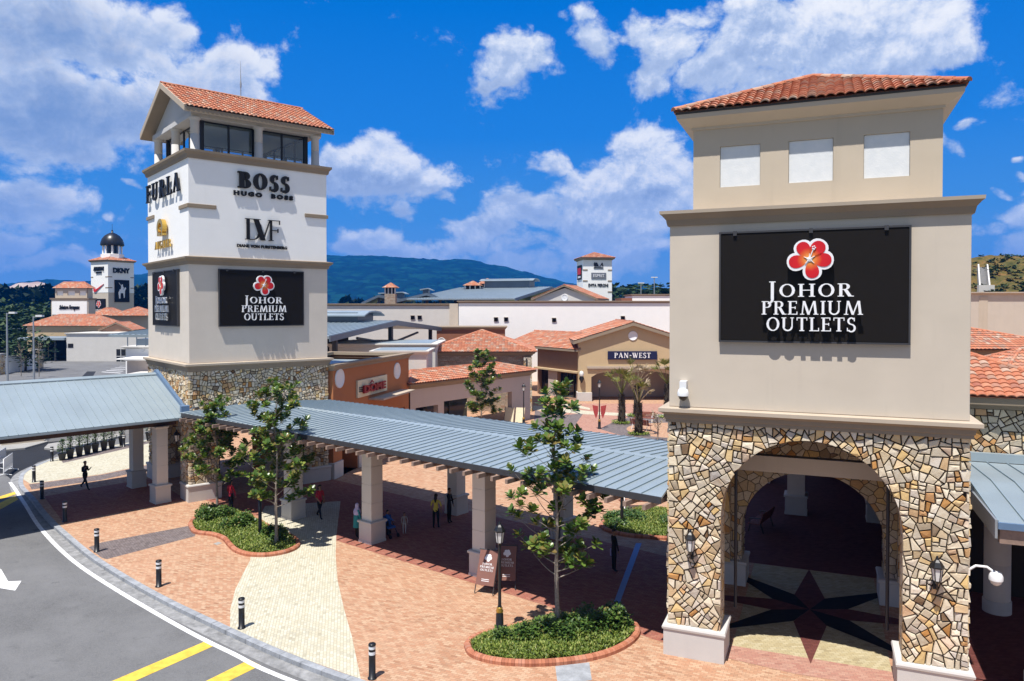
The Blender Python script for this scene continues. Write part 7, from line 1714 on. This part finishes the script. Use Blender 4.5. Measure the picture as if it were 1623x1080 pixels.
broadleaf_tree('tallest near tree with big leaves and pale limbs, in the nearest oval bed', 1.48, 23.86, 8.0, PR1, 21, 40, .28, .09, .22, .55)
broadleaf_tree('dense big-leaved tree at the right end of the bean-shaped bed', -10.46, 32.76, 7.05, [(.2, 1.1), (.35, 1.5), (.5, 1.45), (.65, 1.2), (.8, .9), (1, .5)], 33, 36, .27, .085, .24, 1.0)
broadleaf_tree('shorter dark tree at the left end of the bean-shaped bed, before the lantern tower', -15.2, 38.1, 5.6, [(.2, 1.3), (.35, 1.6), (.5, 1.3), (.7, .8), (1, .4)], 45, 28, .27, .085, .24, 1.25)
Yt = 56.; x, z = XZ(762, 560, Yt); broadleaf_tree('slender tree rising behind the walkway roof, before the arcade', x, Yt, z-.1, [(.3, 1.0), (.5, 1.3), (.7, 1.1), (1, .5)], 52, 26, .34, .08, .3, .9)
# tall saplings with few leaves beyond
def sapling(label, x, y, H, seed, mt='bark'):
    rnd = random.Random(seed); t = thing('bare_sapling', label, 'tree', (x, y, 0), 0); tr, lf = MB(), MB(); tr.tube([(0, 0, 0), (.05, 0, H*.5), (0, .04, H)], [.07, .05, .015], 6)
    for i in range(16):
        f = rnd.uniform(.4, 1); a = rnd.uniform(0, 6.28); pts = limb(rnd, (0, 0, H*f), (cos(a), sin(a), .9), rnd.uniform(.5, 1.1), .05, 4); tr.tube(pts, [.02, .015, .012, .01, .006], 4)
        for p in pts[2:]: leaf_cloud(lf, 4, lambda: p+Vector((rnd.uniform(-.1, .1), rnd.uniform(-.1, .1), rnd.uniform(-.1, .1))), .16, rnd)
    tr.build('trunk', M[mt], t); lf.build('crown', M['dry_leaf'] if seed % 2 else M['leaf'], t)
p = G(1042, 700); sapling('thin nearly leafless sapling against the round paving by the near tower', p.x, p.y, 1.9, 7); p = G(42, 602, ZR); sapling('bare dry sapling before the stone-pillared wall on the left', p.x, p.y+3, 5.5, 9); p = G(20, 600, ZR); sapling('bare dry sapling at the left edge before the stone-pillared wall', p.x, p.y+2, 4.8, 11)
def palm(label, x, y, H, seed, dead=.5):
    rnd = random.Random(seed); t = thing('palm_tree', label, 'palm', (x, y, 0), 0, 'young palms in the far square'); tr, lf, dl = MB(), MB(), MB()
    tr.tube([(0, 0, 0), (.04, 0, H*.5), (0, .03, H)], [.36, .31, .27], 12)
    for k in range(150):   # old frond boots
        z = rnd.uniform(.1, H); a = rnd.uniform(0, 6.28); r = .34-.08*z/H; c = Vector((r*cos(a), r*sin(a), z)); o_ = Vector((cos(a), sin(a), 1.2)).normalized(); s = Vector((-sin(a), cos(a), 0)); tr.add([c-s*.07, c+s*.07, c+o_*.24], [(0, 1, 2)])
    for k in range(11):
        a = k*2.399; e = rnd.uniform(.75, 1.35); d = Vector((cos(a)*cos(e), sin(a)*cos(e), sin(e))); L = rnd.uniform(1.3, 2.2); isd = rnd.random() < dead; m_ = dl if isd else lf
        base = Vector((0, 0, H)); tip = base+d*L; m_.tube([base, base+d*L*.6, tip], [.045, .03, .02], 5)
        n = 14; ax = d; e1 = ax.cross(Vector((0, 0, 1))).normalized(); e2 = e1.cross(ax)
        for q in range(n):
            th = (q/(n-1)-.5)*(2.2 if not isd else 3.2); dd = (ax*cos(th)+e1*sin(th)+e2*rnd.uniform(-.12, .2)+Vector((0, 0, -.35 if isd else 0))).normalized(); Lf = rnd.uniform(.6, .95)*(1 if not isd else .75); s = dd.cross(e2).normalized()*.045
            m_.add([tip, tip+dd*Lf*.5+s, tip+dd*Lf+Vector((0, 0, -.08)), tip+dd*Lf*.5-s], [(0, 1, 2, 3)])
    b = tr.build('trunk', M['bark_d'], t); lf.build('fronds', M['palm_leaf'], t)
    if dl.f: dl.build('dead_fronds', M['dry_leaf'], t)
    rg = MB(); rg.lathe([(1.0, 0), (1.0, .05), (.9, .06)], n=24); rg.build('tree_ring', M['greyband'], t); gc = MB(); leaf_cloud(gc, 420, lambda: (lambda a, r: (r*cos(a), r*sin(a), rnd.uniform(.12, .22)))(rnd.uniform(0, 6.28), rnd.uniform(.4, .9)), .16, rnd); gc.build('ring_plants', M['ground_leaf'], t)
palm('young palm with green upright fronds in a ring bed, left of three', 10.07, 68.0, 2.75, 2, .15); palm('young palm with mostly dead brown fronds, behind the other two', 12.2, 72.5, 3.1, 4, .85); palm('nearest young palm with dry seed-like fronds, in front of the bench', 10.58, 61.9, 2.7, 6, .55); palm('palm half hidden by the left edge of the near tower', 15.0, 71.5, 3.3, 8, .1)
# stone-pillared garden wall at the far left
t = thing('garden_wall', 'white garden wall with stone pillars beside the parking area', 'wall', (-78, 113, ZR), 0); q = [Vector((-82.5, 109.)), Vector((-84.1, 121.5)), Vector((-86.2, 134.8))]
for a, b in zip(q, q[1:]):
    d = (b-a).normalized(); nn = Vector((-d.y, d.x))*.15; m = MB(); P = [a+nn, b+nn, b-nn, a-nn]; m.prism([(p.x+78, p.y-113) for p in P], 0, 2.6); m.build('wall', M['white'], t); m = MB(); nn = nn*1.6; P = [a+nn, b+nn, b-nn, a-nn]; m.prism([(p.x+78, p.y-113) for p in P], 2.603, 2.8); m.build('coping', M['concrete'], t)
for p in q: m = MB(); m.box(p.x+78-.6, p.x+78+.6, p.y-113-.6, p.y-113+.6, 0, 3.2); m.build('stone_pillar', M['vstone'], t); m = MB(); m.box(p.x+78-.75, p.x+78+.75, p.y-113-.75, p.y-113+.75, 3.203, 3.45); m.build('pillar_cap', M['concrete'], t)
for i, (px, py, pt, l) in enumerate(((54, 610, 500, 'tall grey floodlight pole on the parking area, right one'), (12, 604, 495, 'tall grey floodlight pole at the left edge of the parking area'))):
    p = G(px, py, ZR); _, zt = XZ(px, pt, p.y); t = thing('floodlight_pole', l, 'lamp post', (p.x, p.y, ZR), 0, 'tall floodlight poles'); m = MB(); m.tube([(0, 0, 0), (0, 0, zt)], [.16, .09], 8); m.tube([(0, 0, zt-.2), (.8, -.2, zt+.1)], .06, 6); m.build('pole', M['steel'], t); m = MB(); m.box(.6, 1.5, -.5, .1, zt-.1, zt+.18); m.build('floodlight', M['lampglass'], t)
for i, (px, pt, l) in enumerate(((1016, 449, 'thin grey light pole among the oil palms, left one'), (1037, 440, 'thin grey light pole among the oil palms, right one'))):
    x, zt = XZ(px, pt, 210); t = thing('floodlight_pole', l, 'lamp post', (x, 210, 0), 0, 'tall floodlight poles'); m = MB(); m.tube([(0, 0, 0), (0, 0, zt)], .14, 6); m.build('pole', M['steel'], t); m = MB(); m.box(-.9, .9, -.2, .2, zt-.1, zt+.15); m.build('floodlight', M['lampglass'], t)
# railing and low walls beyond the potted plants
a, b = Vector((-37.4, 59.3)), Vector((-30.5, 64.5)); d = (b-a); an = atan2(d.y, d.x); L = d.length; t = thing('railing', 'ornamental metal railing on a low white wall behind the potted plants', 'railing', (a.x, a.y, -.13), an); bx('wall', M['offwhite'], t, 0, L, -.12, .12, 0, .6); m = MB()
k = 0; x = .1
while x < L: m.box(x-.02, x+.02, -.02, .02, .6, 1.7); x += .42; m.tube([(x-.42+.04, 0, .75), (x-.21, 0, 1.15), (x-.04, 0, 1.55)], .014, 4); m.tube([(x-.42+.04, 0, 1.55), (x-.21, 0, 1.15), (x-.04, 0, .75)], .014, 4); m.lathe([(.07, 1.1), (.07, 1.18)], x-.21, 0, 6)
m.box(0, L, -.025, .025, 1.7, 1.75); m.box(0, L, -.02, .02, .66, .70); m.build('bars', M['fascia'], t)
a, b = Vector((-39.6, 57.3)), Vector((-37.45, 59.2)); d = b-a; t = thing('low_wall', 'low beige wall on the white traffic island left of the railing', 'wall', (a.x, a.y, 0), atan2(d.y, d.x)); bx('wall', M['beige2'], t, 0, d.length, -.2, .2, 0, 1.15); bx('coping', M['cream_mould'], t, -.05, d.length+.05, -.25, .25, 1.153, 1.22)
# ---------------------------------------------------------------- distant vegetation
def crown_tree(label, x, y, h, r, seed, n=900, size=.7, trunk=.35, group=None, name='tree', cat='tree'):
    rnd = random.Random(seed); t = thing(name, label, cat, (x, y, -.2), 0, group); tr = MB(); tr.tube([(0, 0, 0), (.1, 0, h*.6)], [.25, .12], 6); tr.build('trunk', M['bark_d'], t); f = MB(); lob = [(Vector((rnd.uniform(-.6, .6)*r, rnd.uniform(-.6, .6)*r, h*(trunk+(1-trunk)*rnd.uniform(.25, .8)))), r*rnd.uniform(.4, .65)) for _ in range(8)]
    def fn():
        c, q = rnd.choice(lob); d = Vector((rnd.gauss(0, 1), rnd.gauss(0, 1), rnd.gauss(0, 1))).normalized(); return c+d*q*rnd.uniform(.65, 1.05)
    leaf_cloud(f, n, fn, size, rnd); f.build('crown', M['forest_leaf'], t)
i = 0; rnd = random.Random(77)
for px, py, Y_, r in ((-30, 498, 200, 9), (2, 492, 196, 8), (28, 484, 200, 8), (52, 482, 206, 8), (72, 488, 199, 6), (14, 512, 180, 6), (-10, 520, 172, 6), (88, 498, 205, 6)):
    x, z = XZ(px, py, Y_); crown_tree('dense dark tree behind the garden wall and loading sheds at the far left', x, Y_, z+.2, r, 100+i, 1100, 1.5, .05, 'trees at the far left'); i += 1
x, z = XZ(40, 538, 128); crown_tree('light green feathery tree overhanging the stone-pillared wall', x, 128, z, 4.5, 140, 900, .8, .45)
def forest(name, label, Y0, Y1, px0, px1, py0, py1, n, size, seed, m='forest_leaf'):
    rnd = random.Random(seed); f = MB(); cr = []
    for k in range(110):
        Y_ = rnd.uniform(Y0, Y1); px = rnd.uniform(px0, px1); x, z = XZ(px, py0+(py1-py0)*(px-px0)/(px1-px0)+rnd.uniform(-2, 3), Y_); cr.append((Vector((x, Y_, z*rnd.uniform(.72, .9))), z*.26))
    for k in range(n):
        c, r = rnd.choice(cr); d = Vector((rnd.gauss(0, 1), rnd.gauss(0, 1), rnd.gauss(0, .8))).normalized(); p = c+d*r*rnd.uniform(.6, 1.1); p.z = max(0, p.z)
        if rnd.random() < .35: p.z *= rnd.random()
        a = Vector((rnd.gauss(0, 1), rnd.gauss(0, 1), rnd.gauss(0, 1))).normalized(); b = a.cross(Vector((0, .3, 1))).normalized(); s = size*rnd.uniform(.6, 1.4); f.add([p-a*s, p+b*s*.6, p+a*s, p-b*s*.6], [(0, 1, 2, 3)])
    o = f.build(name, M[m]); tag(o, label, 'forest', kind='stuff')
forest('forest', 'dark wood filling the skyline behind the domed tower', 330, 430, -220, 330, 463, 461, 16000, 2.2, 5, 'forest_dark')
forest('forest', 'dark wood at the foot of the big hill behind the far roofs', 420, 520, 500, 1300, 478, 472, 9000, 2.4, 6, 'forest_dark')
for k in range(14):
    px = 955+k*9.5+rnd.uniform(-3, 3); Y_ = rnd.uniform(235, 275); x, z = XZ(px, rnd.uniform(447, 456), Y_); t = thing('oil_palm', 'oil palm in the dark row behind the low white roof and far sign tower', 'palm', (x, Y_, -.2), 0, 'row of oil palms'); tr = MB(); tr.tube([(0, 0, 0), (0, 0, z-3)], .4, 6); tr.build('trunk', M['bark_d'], t); f = MB()
    for q in range(26):
        a = q*2.399; e = rnd.uniform(-.2, 1.3); d = Vector((cos(a)*cos(e), sin(a)*cos(e), sin(e))); L = rnd.uniform(3.5, 5); p0 = Vector((0, 0, z-3.2)); s = d.cross(Vector((0, 0, 1))).normalized(); p1 = p0+d*L*.6; p2 = p0+d*L+Vector((0, 0, -1.2))
        for u in range(7):
            c = p0.lerp(p1, u/6*1.) if u < 4 else p1.lerp(p2, (u-3)/3)
            for sg in (-1, 1): f.add([c, c+s*sg*.9+d*.5+Vector((0, 0, -.35)), c+s*sg*.75+d*.8+Vector((0, 0, -.3)), c+d*.35], [(0, 1, 2, 3)])
    f.build('crown', M['forest_leaf'], t)
rnd = random.Random(91); f = MB()
for k in range(230):
    px = 1535+190*rnd.random()**.6; t_ = rnd.uniform(.45, 1.02); Y_ = 118+57*min(1, t_); zt_ = XZ(px, 407, 175)[1]; z_ = -2+(zt_+2)*min(1, t_)**.75; x_ = (px-811.5)/FPX*Y_; r_ = rnd.uniform(.2, .7)
    leaf_cloud(f, 22, lambda: (x_+rnd.gauss(0, r_*.6), Y_+rnd.gauss(0, r_*.6), z_+rnd.uniform(0, r_)), .7, rnd)
tag(f.build('hillside_scrub', M['forest_leaf']), 'low dark scrub dotted over the right-hand hill', 'scrub', kind='stuff')
# ---------------------------------------------------------------- haze
hz = MB(); hz.box(-3600, 5600, -280, 5200, -40, 420); ho = hz.build('haze', []); ho['kind'] = 'stuff'; ho['label'] = 'thin blue air between the outlet roofs and the hills'
hm = bpy.data.materials.new('haze_air'); hm.use_nodes = True; ht_ = hm.node_tree; ht_.nodes.clear()
pv = ht_.nodes.new('ShaderNodeVolumePrincipled'); pv.inputs['Color'].default_value = (.0, .27, 1, 1); pv.inputs['Density'].default_value = 1.6e-4; pv.inputs['Anisotropy'].default_value = 0.
ot = ht_.nodes.new('ShaderNodeOutputMaterial'); ht_.links.new(pv.outputs[0], ot.inputs['Volume']); hm.cycles.homogeneous_volume = True
ho.data.materials.append(hm)
